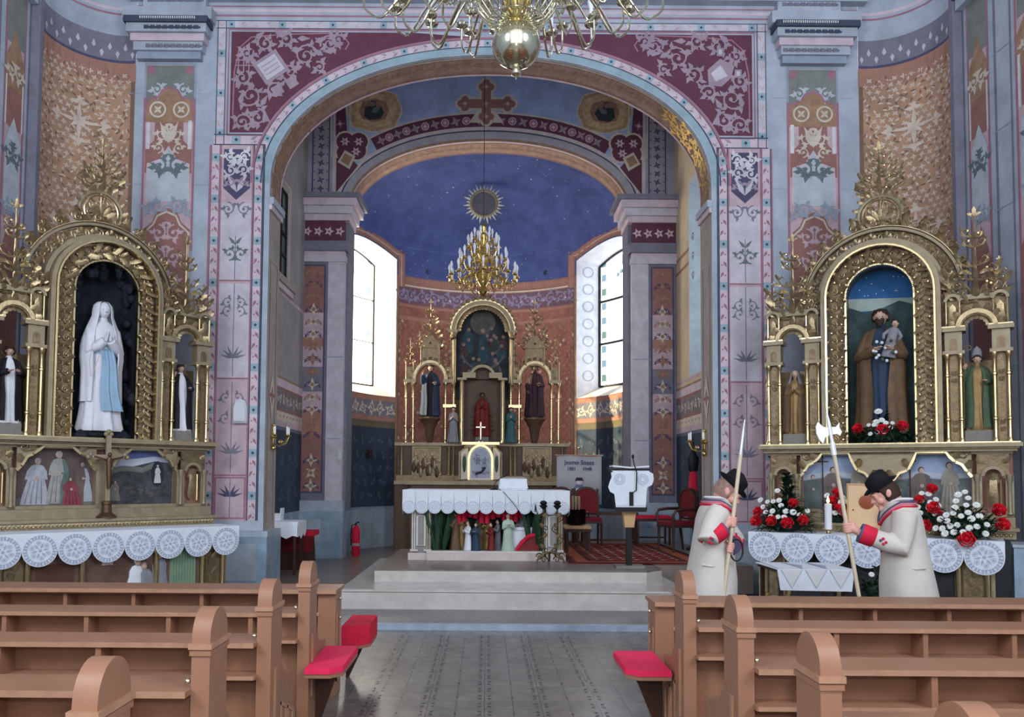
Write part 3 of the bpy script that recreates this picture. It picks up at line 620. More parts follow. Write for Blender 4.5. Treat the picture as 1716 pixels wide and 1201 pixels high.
# pilasters carrying it
for k, s_ in enumerate((1, -1)):
    b = MB(); fx = (lambda x: XX(x)) if s_ == 1 else (lambda x: 2*XB-XX(x)); zz = lambda y: U(540, y, B)[1]
    def bx(x0, x1, d0, y0, y1, m, d1=BD): a, c = sorted((fx(x0), fx(x1))); b.box(a, c, B-d0, B+d1, zz(y1), zz(y0), m)
    bx(506, 579, .13, 440, 846, GREYV); bx(552, 579.5, .16, 440, 846, LILAC); bx(503, 583, .2, 838, 856, MARB); bx(500, 584, .24, 856, 940, MARBD); bx(514, 548, .26, 868, 905, MARB)
    bx(505, 581, .18, 432, 442, LILAC); bx(503, 584, .2, 408, 424, GREYV); bx(505, 579, .15, 424, 432, PINKL); bx(507, 578, .14, 374, 408, BURG); bx(503, 586, .2, 364, 374, PINKL); bx(500, 592, .26, 352, 364, LILAC); bx(497, 599, .32, 340, 352, PINKL); bx(495, 606, .36, 332, 340, GREYV)
    pp = Paint(lambda u, v, h: (u if s_ == 1 else 2*XB-u, B-.13-h, v)); pp.v, pp.f, pp.mi, pp.mats = b.v, b.f, b.mi, b.mats
    u0, u1 = XX(511), XX(546); um = (u0+u1)/2; v0, v1 = U(540, 824, B)[1], U(540, 448, B)[1]
    pp.rect(u0, v0, u1, v1, RUST, 1); H = v1-v0
    pp.rect(u0, v0+H*.36, u1, v0+H*.64, PINK, 2); pp.rect(u0, v0+H*.25, u1, v0+H*.36, BRICK, 2); pp.rect(u0, v0+H*.64, u1, v0+H*.76, BRICK, 2); pp.rect(u0, v0+H*.44, u1, v0+H*.55, GREYV, 3); pp.rect(u0, v0+H*.44+1.05, u1, v0+H*.55+1.05, PINK, 3)
    pp.frame(u0-.02, v0-.02, u1+.02, v1+.02, .03, INDIGO, 3)
    for i in range(18):
        v = v0+H*(i+.5)/18; mm = CREAM if (i//3) % 2 == 0 else RUST
        pp.flower((um, v), .13, mm, 4, 4, .78 if i % 2 else 0, OCHRE)
        for sx in (-1, 1): pp.scroll((um+sx*.11, v), .05, pi/2, 1.1, .016, OCHRE if i % 2 else INDIGO, 4, sx, leaves=2, n=10)
    for i in range(4): pp.flower((XX(516+i*18), zz(391)), .1, PINKL, 5, 5, 0, RUST)
    pp.line((XX(549), zz(600)), (XX(578), zz(600)), .015, BLUE2, 20); pp.line((XX(549), zz(735)), (XX(578), zz(735)), .015, BLUE2, 20)
    struct(b, 'trim_pilaster_%s' % ('left' if s_ == 1 else 'right'))
# ------------------------------------------------------------------ apse
AC = Vector((U(815, 500, 16)[0], B+BD, 0)); AR = 2.95; ZD = 6.95
def ap(u, v, h): return (AC.x+(AR-h)*sin(u), AC.y+(AR-h)*cos(u), v)
p = Paint(lambda u, v, h: ap(u/AR, v, h)); K = AR
w0, w1, zs, zh = radians(44.5)*K, radians(84)*K, 3.42, 6.6
def seg(u0, u1, v0, v1, m, h=0): p.rect(u0, v0, u1, v1, m, h, max(1, int(abs(u1-u0)/.12)), 1)
def top(u): t = (abs(u)-(w0+w1)/2)/((w1-w0)/2); return zh+.24*(1-t*t)     # segmental head of the windows
seg(-w0, w0, 0, 6.15, APSER); seg(-w0, w0, 6.15, ZD, APSEB)
for sg in (-1, 1):
    seg(sg*w0, sg*w1, 0, zs, APSER); seg(sg*w1, sg*radians(90)*K, 0, ZD, APSER)
    n = 16
    for i in range(n):
        a, c = sg*(w0+(w1-w0)*i/n), sg*(w0+(w1-w0)*(i+1)/n); p.poly([(a, top(a)), (c, top(c)), (c, ZD), (a, ZD)], APSEB, 0)
    # splayed embrasure
    f = .74; cu = sg*(w0+w1)/2
    def out(u, v, t): uu = cu+(u-cu)*(1-(1-f)*t); vc = 5.1; return ap(uu/K, v if v > zs+.01 else v+.28*t, -.5*t)
    for i in range(n):
        a, c = sg*(w0+(w1-w0)*i/n), sg*(w0+(w1-w0)*(i+1)/n)
        p.add([out(a, zs, 0), out(c, zs, 0), out(c, zs, 1), out(a, zs, 1)], [(0, 1, 2, 3)], CREAM)
        p.add([out(a, top(a), 0), out(c, top(c), 0), out(c, top(c)-.12, 1), out(a, top(a)-.12, 1)], [(0, 1, 2, 3)], WHITEP)
    for u in (sg*w0, sg*w1):
        p.add([out(u, zs, 0), out(u, zh, 0), out(u, zh-.12, 1), out(u, zs, 1)], [(0, 1, 2, 3)], WHITEP)
        nrm = Vector((-sin(u/K), -cos(u/K), 0))
        if u == sg*w0:
            for k in range(7):
                zc = 3.95+k*.4
                for t0, t1 in ((.35, .65),):
                    j0, j1 = Vector(out(u, zc, 0)), Vector(out(u, zc, 1)); pts = [(j0+j1)/2 + (j1-j0)*(.24*cos(th)) + Vector((0, 0, .13*sin(th))) for th in [2*pi*j/12 for j in range(12)]]
                    jn = (Vector(out(u, 5, 1))-Vector(out(u, 5, 0))).cross(Vector((0, 0, 1))).normalized()*sg
                    o_ = []
                    for pt in pts: o_ += [pt - jn*.006, (pt-(j0+j1)/2)*.78+(j0+j1)/2 - jn*.006]
                    p.add(o_ + [q_ + jn*.012 for q_ in o_], [(2*j, 2*((j+1) % 12), 2*((j+1) % 12)+1, 2*j+1) for j in range(12)] + [(24+2*j, 24+2*((j+1) % 12), 24+2*((j+1) % 12)+1, 24+2*j+1) for j in range(12)], BLUE)
    # frame round the window head, bands below
    for dd, m_, ww in ((.13, BRICK, .2), (.05, RUST, .03), (.22, RUST, .03), (.13, CREAM, .02)):
        p.rib([(sg*(w0-dd), 6.0), (sg*(w0-dd), zh+dd)] + [(sg*(w0+(w1-w0)*i/12), top(sg*(w0+(w1-w0)*i/12))+dd) for i in range(13)], ww, m_, 3 + (ww < .1))
    seg(sg*w0, sg*w1, 2.85, 3.4, BRICK, 1); seg(sg*w0, sg*w1, 2.95, 3.3, GREYV, 2); seg(sg*w0, sg*w1, 2.7, 2.85, OLIVE, 1)
    seg(sg*w0, sg*w1, .95, 2.7, DADO, 1)
    for i in range(6):
        u = sg*(w0+.15+i*.3); p.scroll((u, 3.12), .11, i, 1.3, .025, CREAM, 4, 1 if i % 2 else -1, leaves=4); p.leaf2((u, 3.12), i, .15, .05, PINK, 4)
        for k in range(5): p.scroll((u+.1*(k % 2), 1.2+k*.3), .07, i+k, 1.2, .014, DADOL, 3, 1, leaves=2, n=10)
    for k in range(4): p.line((sg*(w0+.15+k*.45), .97), (sg*(w0+.15+k*.45), 2.6), .02, DLINE, 2)
    seg(sg*w0, sg*w1, .05, .95, MARB, 1); seg(sg*w0, sg*w1, .9, .95, MARBD, 2)
# cornice band, frieze and pattern of the middle field
for dz, m_, hh in ((0, BRICK, .17), (.02, RUST, .02), (.145, RUST, .02), (-.07, CREAM, .04), (-.47, PURP, .38), (-.55, BRICK, .06), (-.85, BRICK, .08)): seg(-w0+.0, w0, 6.1+dz, 6.1+dz+hh, m_, 1 if hh > .1 else 2)
for i in range(60): u = -w0+2*w0*(i+.5)/60; p.line((u, 6.12), (u, 6.25), .012, RUST, 3)
for i in range(16):
    u = -w0+2*w0*(i+.5)/16; p.scroll((u, 5.83), .13, i*2, 1.3, .03, pm((150, 136, 180)), 3, 1 if i % 2 else -1, leaves=4); p.disc((u+.12, 5.80), .03, PINKL, 3, 8)
r = random.Random(5)
for j in range(34):
    for i in range(26):
        u = -w0+2*w0*(i+.5+.5*(j % 2))/26; v = 1.9+j*.1
        if abs(u) > w0-.08 or v > 5.2: continue
        p.leaf2((u, v), pi/2+(.7 if (i+j) % 2 else -.7), .1, .035, BRICK, 2)
        if r.random() < .35: p.flower((u, v), .05, CREAM if r.random() < .4 else OCHRE, 3, 4)
for u in (-w0+.03, w0-.03): p.line((u, 0), (u, 6.1), .07, OCHRE, 3); p.line((u*.985, 0), (u*.985, 6.1), .03, OLIVE, 3)
seg(-w0, w0, .05, 1.5, MARB, 2)
for sg in (-1, 1):
    p.disc((sg*1.45, 6.45), .06, pm((44, 50, 84)), 2, 10)
# stars in rows
for j in range(5):
    for i in range(15):
        u = -w0+2*w0*(i+.5)/15
        if r.random() < .5 and 6.3+j*.13 < ZD-.02: p.disc((u+r.uniform(-.1, .1), 6.32+j*.13), .009, STAR, 2, 6)
struct(p, 'wall_apse', smooth=60)
RD = 1.5
def dome(th, t, h=0): return (AC.x+(AR-h)*sin(th)*cos(t), AC.y+(AR-h)*cos(th)*cos(t), ZD+(RD-h)*sin(t))
p = Paint(lambda u, v, h: dome(u, v, h)); p.rect(-pi/2, 0, pi/2, pi/2-.001, APSEB, 0, 40, 16)
for k in range(90):
    th, t = r.uniform(-1.3, 1.3), r.uniform(.02, 1.3); rr = r.choice((.006, .007, .009))*(.5 if k % 4 else 1)
    p.poly([(th+rr*.6*cos(2*pi*i/6)/max(.2, cos(t)), t+rr*.9*sin(2*pi*i/6)) for i in range(6)], STAR, 2)
struct(p, 'ceiling_apse', smooth=60)
b = MB(); n = 40       # wall between the dome and the arch
vs = [(AC.x+AR*cos(pi*i/n), AC.y, ZD+RD*sin(pi*i/n)) for i in range(n+1)]; ar2 = sell((XB, BZ), BH, BB, 2.1, n)
b.add(vs + [(x, AC.y, z) for x, z in ar2], [(i, i+1, n+2+i, n+1+i) for i in range(n)], APSEB)
for s_ in (-1, 1): x0, x1 = sorted((XB+s_*BH, AC.x+s_*AR)); b.add([(x0, AC.y, 0), (x1, AC.y, 0), (x1, AC.y, ZD), (x0, AC.y, ZD)], [(0, 1, 2, 3)], GREYV)
struct(b, 'wall_apse_front')
b = MB(); b.prism([(AC.x+AR*sin(t), AC.y+AR*cos(t)) for t in [-pi/2+pi*i/30 for i in range(31)]], -.02, .05, PLATF, 'z'); struct(b, 'floor_apse')
# stained glass: pale panes that glow with the daylight and let the sun through
def glass(name, c, st, tr=.8):
    m = bpy.data.materials.new(name); m.use_nodes = True; nt = m.node_tree; N = nt.nodes; Lk = nt.links; N.remove(N['Principled BSDF'])
    e = N.new('ShaderNodeEmission'); e.inputs[0].default_value = sr(c); e.inputs[1].default_value = st
    t = N.new('ShaderNodeBsdfTransparent'); t.inputs[0].default_value = (tr, tr, tr, 1); a = N.new('ShaderNodeAddShader')
    Lk.new(e.outputs[0], a.inputs[0]); Lk.new(t.outputs[0], a.inputs[1]); Lk.new(a.outputs[0], N['Material Output'].inputs[0]); return m
lead = mat('window_lead', (30, 30, 32), rough=.5)
for sg, nm, st, wc in ((-1, 'window_3', 9.0, (255, 244, 226)), (1, 'window_4', 2.8, (236, 246, 255))):
    G = glass('daylit_glass_%d' % st, wc, st); G2 = glass('tinted_glass_%d' % st, (150, 205, 225), st*.16, .05); G3 = glass('rose_glass_%d' % st, (226, 130, 140), st*.2, .05); G4 = glass('green_glass_%d' % st, (110, 190, 150), st*.14, .05)
    cu = sg*(w0+w1)/2; f = .74; hw = (w1-w0)/2*f; za, zb = zs+.28, zh-.12
    p = Paint(lambda u, v, h: ap(u/K, v, -.5+h))
    tp = lambda u: zb+.24*(1-((u-cu)/hw)**2)
    n = 10
    for i in range(n):
        a, c = cu-hw+2*hw*i/n, cu-hw+2*hw*(i+1)/n; p.poly([(a, za), (c, za), (c, tp(c)), (a, tp(a))], G, 0)
    for s2 in (-1, 1):
        for k in range(9):
            v = za+.12+k*.33; u = cu+s2*(hw-.11); p.poly([(u-.06, v), (u+.06, v), (u+.06, v+.16), (u-.06, v+.16)], G2 if k % 3 else G4, 1)
    fg = [(cu-.1, za+1.1), (cu+.08, za+1.1), (cu+.12, za+1.6), (cu+.05, za+1.95), (cu-.02, za+2.05), (cu-.1, za+1.8)]
    p.poly(fg, G3 if sg < 0 else GREYV, 1); p.disc((cu-.02, za+2.12), .07, G3 if sg < 0 else G2, 1, 10)
    for k in range(6): p.disc((cu-.25+.1*k, za+2.5+.05*(k % 2)), .05, G2, 1, 8)
    wn = tag(p.build(nm, smooth=0), kind='structure')
    b = MB(); bar = lambda u0, u1, v0, v1: b.add([ap(u/K, v, hh) for hh in (-.53, -.46) for u, v in ((u0, v0), (u1, v0), (u1, v1), (u0, v1))], [(0, 1, 2, 3), (4, 5, 6, 7), (0, 1, 5, 4), (1, 2, 6, 5), (2, 3, 7, 6), (3, 0, 4, 7)], lead)
    bw = .012 if sg < 0 else .03  # left bars thinned to suggest the glare of that window
    for u in (cu-hw, cu+hw): bar(u-bw, u+bw, za, zb)
    for i in range(8): bar(cu-hw+2*hw*i/8, cu-hw+2*hw*(i+1)/8, za-bw, za+bw)
    for v in (za+.98, za+1.96):
        for i in range(8): bar(cu-hw+2*hw*i/8, cu-hw+2*hw*(i+1)/8, v-bw*.8, v+bw*.8)
    for i in range(10):
        a, c = cu-hw+2*hw*i/10, cu-hw+2*hw*(i+1)/10
        b.add([ap(u/K, v, hh) for hh in (-.53, -.46) for u, v in ((a, tp(a)-bw), (c, tp(c)-bw), (c, tp(c)+bw), (a, tp(a)+bw))], [(0, 1, 2, 3), (4, 5, 6, 7), (0, 1, 5, 4), (3, 2, 6, 7)], lead)
    b.build('window_frame', wn)
# ================================================================== STATUES
STW = mat('statue_white', (226, 228, 236), rough=.6, var=.05, scale=8); STB = mat('statue_pale_blue', (150, 182, 206), rough=.6, var=.1, scale=8)
STF = mat('statue_flesh', (206, 170, 150), rough=.6, var=.08, scale=15); STBR = mat('statue_brown', (112, 88, 66), rough=.65, var=.2, scale=8); STGO = mat('statue_gilt_robe', (150, 122, 78), rough=.5, metal=.3, var=.2, scale=10)
STBK = mat('statue_black', (34, 32, 38), rough=.7, var=.15, scale=8); STGR = mat('statue_green', (74, 94, 72), rough=.65, var=.2, scale=8); STGY = mat('statue_grey', (140, 140, 148), rough=.65, var=.15, scale=8)
STRD = mat('statue_red', (120, 40, 38), rough=.65, var=.2, scale=8); STDB = mat('statue_dark_blue', (48, 64, 88), rough=.65, var=.2, scale=8); STPU = mat('statue_plum', (58, 36, 44), rough=.7, var=.2, scale=8); STTL = mat('statue_teal', (60, 104, 106), rough=.65, var=.2, scale=8)
HAIRM = mat('statue_hair', (58, 44, 36), rough=.7, var=.2, scale=20); PLINTH = mat('plinth_grey', (128, 124, 120), rough=.6, var=.15)
BODY = [(0, .150, .125), (.02, .158, .135), (.12, .140, .118), (.28, .122, .104), (.44, .112, .092), (.56, .104, .082), (.62, .100, .078), (.70, .112, .080), (.77, .112, .074), (.805, .096, .060), (.83, .058, .046), (.845, .038, .038), (.87, .034, .036)]
def ring_at(h, rx, ry, z, amp, k, ph, n=36, cx=0, cy=0, a0=0, a1=2*pi):
    out = []
    full = abs(a1-a0-2*pi) < 1e-6
    for i in range(n):
        a = a0+(a1-a0)*i/(n if full else n-1); f = 1+amp*sin(k*a+ph)+amp*.5*sin((k*1.7)//1*a+ph*2.1)
        out.append((cx+rx*h*cos(a)*f, cy+ry*h*sin(a)*f, z*h))
    return out
def head_on(b, h, c, r, skin, tilt=0):      # head with brow, nose, chin and ears, looking along -y
    c = Vector(c); n, nv = 16, 12; rings = []
    for i in range(nv+1):
        a = -pi/2+pi*i/nv; k = max(cos(a), .03); z = sin(a); rr = []
        for j in range(n):
            t = 2*pi*j/n; x = k*cos(t)*.74*(1-.16*max(0, -z)); y = k*sin(t)*.86
            if sin(t) < -.6 and -.55 < z < .1: y -= .06*(1-abs(cos(t)))
            p_ = Vector((x, y, z*1.05)); p_ = Matrix.Rotation(tilt, 3, 'X') @ p_; rr.append(c+p_*r)
        rings.append(rr)
    b.loft(rings, skin)
    R_ = Matrix.Rotation(tilt, 3, 'X')
    b.tube([c+R_ @ Vector((0, -.84, .22))*r, c+R_ @ Vector((0, -1.06, -.12))*r, c+R_ @ Vector((0, -.88, -.2))*r], [.06*r, .15*r, .08*r], skin, n=6)
    for s_ in (-1, 1):
        b.ball(c+R_ @ Vector((s_*.74, .05, -.02))*r, (.1*r, .18*r, .25*r), skin, 8, 6); b.ball(c+R_ @ Vector((s_*.3, -.78, .1))*r, (.13*r, .06*r, .06*r), HAIRM if skin != STW else STB, 6, 4)
    b.tube([c+R_ @ Vector((-.22, -.84, -.45))*r, c+R_ @ Vector((0, -.92, -.46))*r, c+R_ @ Vector((.22, -.84, -.45))*r], .05*r, STRD if skin != STW else skin, n=6)
def arm_on(b, h, s_, elbow, hand, m, hm, r0=.046, hd=None, sx=.105):
    sh = Vector((s_*sx*h, 0, .785*h)); e = Vector(elbow)*h; w_ = Vector(hand)*h
    b.tube([sh+Vector((-s_*.055*h, 0, .028*h)), sh+Vector((-s_*.02*h, 0, .018*h)), sh.lerp(e, .12), (sh+e)/2, e, (e+w_)/2, w_+(w_-e).normalized()*-.01*h], [r0*h*.45, r0*h*.8, r0*h*.98, r0*h, r0*h*1.05, r0*h*.95, r0*h*.85], m, n=10)
    d = (w_-e).normalized() if hd is None else Vector(hd).normalized(); up = Vector((0, 0, 1))
    b.tube([w_-d*.005*h, w_+d*.03*h], [.02*h, .022*h], hm, n=8, flat=.6)
    sd_ = d.cross(up).normalized() if hd is None else Vector((0, d.z, -d.y)).normalized()
    for k in range(4): o_ = sd_*((k-1.5)*.0105*h); b.tube([w_+d*.028*h+o_, w_+d*(.052-.004*abs(k-1.5))*h+o_*.9, w_+d*(.07-.006*abs(k-1.5))*h+o_*.7], [.0062*h, .0058*h, .004*h], hm, n=6)
    b.tube([w_+d*.008*h+sd_*.02*h, w_+d*.035*h+sd_*.03*h], [.007*h, .005*h], hm, n=6)
def statue(name, label, loc, rotz, h, robe, cloak=None, hood=None, arms='pray', skin=STF, hair=HAIRM, group=None, extra=None, tilt=.12, plinth=None, sash=None, halo=False, cat='statue', seed=1):
    rt = root(name, loc, rotz, label, cat, group); ph = seed*1.3
    b = MB(); b.loft([ring_at(h, rx, ry, z, .10*max(0, 1-z*1.15), 10, ph+z*1.5, 48) for z, rx, ry in BODY], robe)
    hc = (0, -.018*h, .925*h); hr = .062*h
    if arms == 'pray': pts = ((-.118, -.06, .63), (-.012, -.135, .695)), ((.118, -.06, .63), (.012, -.135, .695))
    elif arms == 'hold': pts = ((-.14, -.05, .62), (-.03, -.15, .66)), ((.145, -.05, .62), (.08, -.16, .66))
    elif arms == 'bless': pts = ((-.155, -.06, .66), (-.135, -.12, .80)), ((.15, -.04, .62), (.09, -.15, .63))
    else: pts = ((-.145, -.02, .60), (-.13, -.09, .50)), ((.145, -.02, .60), (.06, -.15, .62))
    if arms == 'pray': pts = ((-.10, -.06, .60), (-.016, -.13, .685)), ((.10, -.06, .60), (.016, -.13, .685))
    for s_, (e, w_) in zip((-1, 1), pts): arm_on(b, h, s_, e, w_, cloak if (cloak and not hood) else robe, skin, .040 if arms == 'pray' else .044, (-s_*.10, -.30, 1) if arms == 'pray' else None, .088)
    head_on(b, h, hc, hr, skin, tilt)
    b.build('body', rt, 60)
    if cloak:
        c = MB(); g0 = -pi/2+.30
        rr = [(.03, .19, .160), (.15, .180, .150), (.35, .170, .138), (.55, .168, .128), (.64, .164, .118), (.72, .148, .106), (.78, .116, .088), (.815, .092, .068), (.84, .06, .056)]
        outer = [ring_at(h, rx, ry, z, .06*max(.1, 1-z), 10, ph+2+z*2, 40, 0, .008*h, g0+(.1 if z > .5 else 0), 2*pi+g0-.60-(.1 if z > .5 else 0)) for z, rx, ry in rr]
        inner = [[(x*.94, y*.94, z) for x, y, z in r_[::-1]] for r_ in outer]
        c.loft([o_+i_ for o_, i_ in zip(outer, inner)], cloak); c.build('cloak', rt, 60)
    c = MB(); x, y, z = hc
    if hood:
        outer = []
        for k, (zz, rx, ry) in enumerate(((.22, .150, .128), (.34, .148, .124), (.46, .147, .120), (.56, .158, .122), (.64, .154, .114), (.70, .144, .104), (.77, .122, .088), (.83, .098, .078), (.88, .078, .074), (.93, .074, .076), (.965, .066, .070), (.99, .045, .05), (1.0, .012, .012))):
            outer.append(ring_at(h, rx, ry, zz, .05*(1-zz)+.004, 9, ph+zz*3, 44, 0, .006*h, -pi/2+.62+.25*max(0, .5-zz), 3*pi/2-.62-.25*max(0, .5-zz)))
        c.loft([o_+[(q[0]*.93, q[1]*.93, q[2]-.003) for q in o_[::-1]] for o_ in outer], hood); c.build('veil', rt, 60)
    else:
        for k in range(26):
            a = pi*(k/25)-.0; 
            st = Vector((x+hr*.5*cos(a), y+.25*hr+hr*.35*sin(a), z+hr*.92)); c.tube([st, Vector((x+hr*.86*cos(a), y+hr*.2+hr*.8*sin(a), z+hr*.35)), Vector((x+hr*.9*cos(a), y+hr*.2+hr*.9*sin(a), z-hr*.4))], [hr*.26, hr*.22, hr*.12], hair, n=6)
        c.ball((x, y+.06*hr, z+.40*hr), (hr*.80, hr*.88, hr*.72), hair, 12, 8)
        c.build('hair', rt, 60)
    if sash:
        c = MB(); c.loft([ring_at(h, rx*1.06, ry*1.08, zz, .01, 6, 0) for zz, rx, ry in ((.585, .104, .082), (.60, .104, .082), (.625, .101, .08))], sash)
        for sx in (-1, 1):
            rings = []
            for k in range(9):
                t = k/8; zz = .61-.46*t; yy = -(.085+.045*t)*h-.010*h; xx = (.012+sx*(.022+.016*t)+.03*t)*h+.006*h*sin(t*7)
                hw_ = (.024+.018*t)*h; rings.append([(xx-hw_, yy+.008*h, zz*h), (xx-hw_*.4, yy-.006*h, zz*h), (xx+hw_*.2, yy+.001*h, zz*h), (xx+hw_*.6, yy-.007*h, zz*h), (xx+hw_, yy+.008*h, zz*h), (xx, yy+.02*h, zz*h)])
            c.loft(rings, sash)
        c.build('sash', rt, 60)
    if halo:
        c = MB(); c.tube([(x+.085*h*cos(2*pi*i/24), y+.05*h, z+.03*h+.085*h*sin(2*pi*i/24)) for i in range(25)], .006*h, GOLDB, n=6); c.build('halo', rt)
    if plinth:
        c = MB(); w_, t_ = plinth; c.box(-w_, w_, -w_*.8, w_*.8, -t_, -.0, PLINTH); c.box(-w_*1.1, w_*1.1, -w_*.9, w_*.9, -t_, -t_*.7, PLINTH); c.build('plinth', rt, 0)
    if extra: extra(rt, h)
    return rt
# ================================================================== GILDED ALTARS
def foliage(b, x, z, y, Hh, Wd, m, n=7, both=True, seed=0):     # an open-work finial of tendrils and small leaves
    r = random.Random(seed); n = max(3, int(n*.75))
    b.tube([(x, y, z), (x, y, z+Hh*.5), (x, y, z+Hh)], [Wd*.05, Wd*.035, Wd*.018], m, n=6)
    for i in range(n):
        t = i/n; zz = z+Hh*(.04+t*.86); L0 = Wd*(.60-.44*t)
        for s_ in (-1, 1):
            L_ = L0*r.uniform(.6, 1.2); zz = z+Hh*(.04+t*.86)+L0*r.uniform(-.25, .25); ln = r.uniform(.15, .6)
            q = [(x, y, zz), (x+s_*L_*.35, y-.015, zz-L_*.06), (x+s_*L_*.75, y-.03, zz+L_*.12), (x+s_*L_*.95, y-.03, zz+L_*.5), (x+s_*L_*.7, y-.035, zz+L_*.72), (x+s_*L_*.5, y-.03, zz+L_*.52)]
            b.tube(q, [Wd*.035, Wd*.03, Wd*.028, Wd*.026, Wd*.022, Wd*.012], m, n=6)
            b.leaf((x+s_*L_*.7, y-.03, zz+L_*.1), (s_*1.0, -.15, ln), (0, -1, .3), L_*.55, L_*.26, 1.0, m, 4)
            b.leaf((x+s_*L_*.9, y-.03, zz+L_*.5), (s_*.5, -.15, 1), (s_*.3, -1, 0), L_*.5, L_*.22, .9, m, 4)
            b.leaf((x+s_*L_*.3, y-.02, zz-L_*.04), (s_*.35, -.15, .9), (0, -1, 0), L_*.42, L_*.18, .9, m, 4)
            if r.random() < .7: b.ball((x+s_*L_*.5, y-.04, zz+L_*.52), Wd*.045, GOLDB, 6, 4)
        b.leaf((x, y-.02, zz), (0, -.3, 1), (0, -1, .1), L0*.6, L0*.25, .9, m, 4)
    b.leaf((x, y, z+Hh*.94), (0, 0, 1), (0, -1, 0), Wd*.28, Wd*.1, .5, m, 4)
    for s_ in (-1, 1): b.leaf((x, y, z+Hh*.97), (s_, 0, .4), (0, -1, 0), Wd*.16, Wd*.08, .5, m, 4)
def foliage_old(b, x, z, y, Hh, Wd, m, n=7, both=True, seed=0):
    r = random.Random(seed)
    b.tube([(x, y, z), (x, y, z+Hh*.5), (x, y, z+Hh)], [Wd*.07, Wd*.05, Wd*.02], m, n=6)
    for i in range(n):
        t = i/n; zz = z+Hh*t*.92; L_ = Wd*.62*(1-t*.75)
        for s_ in (-1, 1):
            b.leaf((x, y-.01, zz), (s_*.9, -.05, .75), (s_*.25, -.7, -.3), L_, L_*.5, 1.5, m, 4)
            if i % 2 == 0: b.spiral((x+s_*L_*.75, zz+L_*.2), L_*.3, pi if s_ > 0 else 0, 1.2, Wd*.035, m, y, s_, 12, tail=(x, zz-L_*.15))
            if r.random() < .6: b.ball((x+s_*L_*.8, y-.03, zz+L_*.55), Wd*.05, GOLDB, 6, 4)
        b.leaf((x, y-.02, zz), (0, -.3, 1), (0, -1, .1), L_*.8, L_*.45, 1.2, m, 4)
    b.leaf((x, y, z+Hh*.95), (0, 0, 1), (0, -1, 0), Wd*.3, Wd*.14, .6, m, 4)
def column(rt, x, y, z0, z1, r, name='column'):
    b = MB(); h = z1-z0
    b.lathe([(r*1.7, z0), (r*1.7, z0+h*.02), (r*1.2, z0+h*.04), (r, z0+h*.06), (r, z0+h*.24), (r*1.5, z0+h*.25), (r*1.5, z0+h*.27), (r, z0+h*.28), (r, z0+h*.74), (r*1.5, z0+h*.75), (r*1.5, z0+h*.77), (r, z0+h*.78), (r, z0+h*.93), (r*1.2, z0+h*.94), (r*1.9, z0+h*.99), (r*1.9, z1)], (x, y, 0), GOLDB, 10)
    b.build(name, rt)
def post_panel(rt, x0, x1, y, z0, z1):            # carved strip between paired columns
    b = MB(); b.box(x0, x1, y, y+.06, z0, z1, GOLDD); xm = (x0+x1)/2; w_ = x1-x0
    for f in (.12, .2, .68, .76):
        z = z0+(z1-z0)*f; b.leaf((xm, y-.01, z), (.4, -.1, 1), (0, -1, 0), w_*.7, w_*.35, .9, GOLD, 4); b.leaf((xm, y-.01, z), (-.4, -.1, 1), (0, -1, 0), w_*.7, w_*.35, .9, GOLD, 4)
    for i in range(10): z = z0+(z1-z0)*(i+.5)/10; b.ball((xm, y, z), w_*.12, GOLD, 6, 4)
    b.build('carved_strip', rt)
def carved_border(b, path, w_, y, m, step=.1, seed=0):   # acanthus running along a frame
    acc = 0; k = 0; nxt = step/2
    for i in range(len(path)-1):
        a, c = Vector(path[i]), Vector(path[i+1]); l = (c-a).length
        while nxt <= acc+l:
            q = a+(c-a)*((nxt-acc)/l); d = (c-a).normalized(); n = Vector((-d.y, d.x)); s_ = 1 if k % 2 else -1
            b.leaf((q.x, y, q.y), (d.x+n.x*s_*.8, -.1, d.y+n.y*s_*.8), (n.x*s_*.3, -1, n.y*s_*.3), w_*1.0, w_*.32, 1.7, m, 5)
            b.leaf((q.x-n.x*s_*w_*.1, y, q.y-n.y*s_*w_*.1), (d.x-n.x*s_*.9, -.1, d.y-n.y*s_*.9), (0, -1, 0), w_*.6, w_*.22, 1.3, m, 4)
            cc = (q.x-n.x*s_*w_*.18, q.y-n.y*s_*w_*.18)
            b.spiral(cc, w_*.22, atan2(d.y, d.x), 1.2, w_*.06, m, y-.012, s_, 10)
            b.ball((q.x+n.x*s_*w_*.3, y-.03, q.y+n.y*s_*w_*.3), w_*.09, GOLDB, 6, 4)
            nxt += step; k += 1
        acc += l
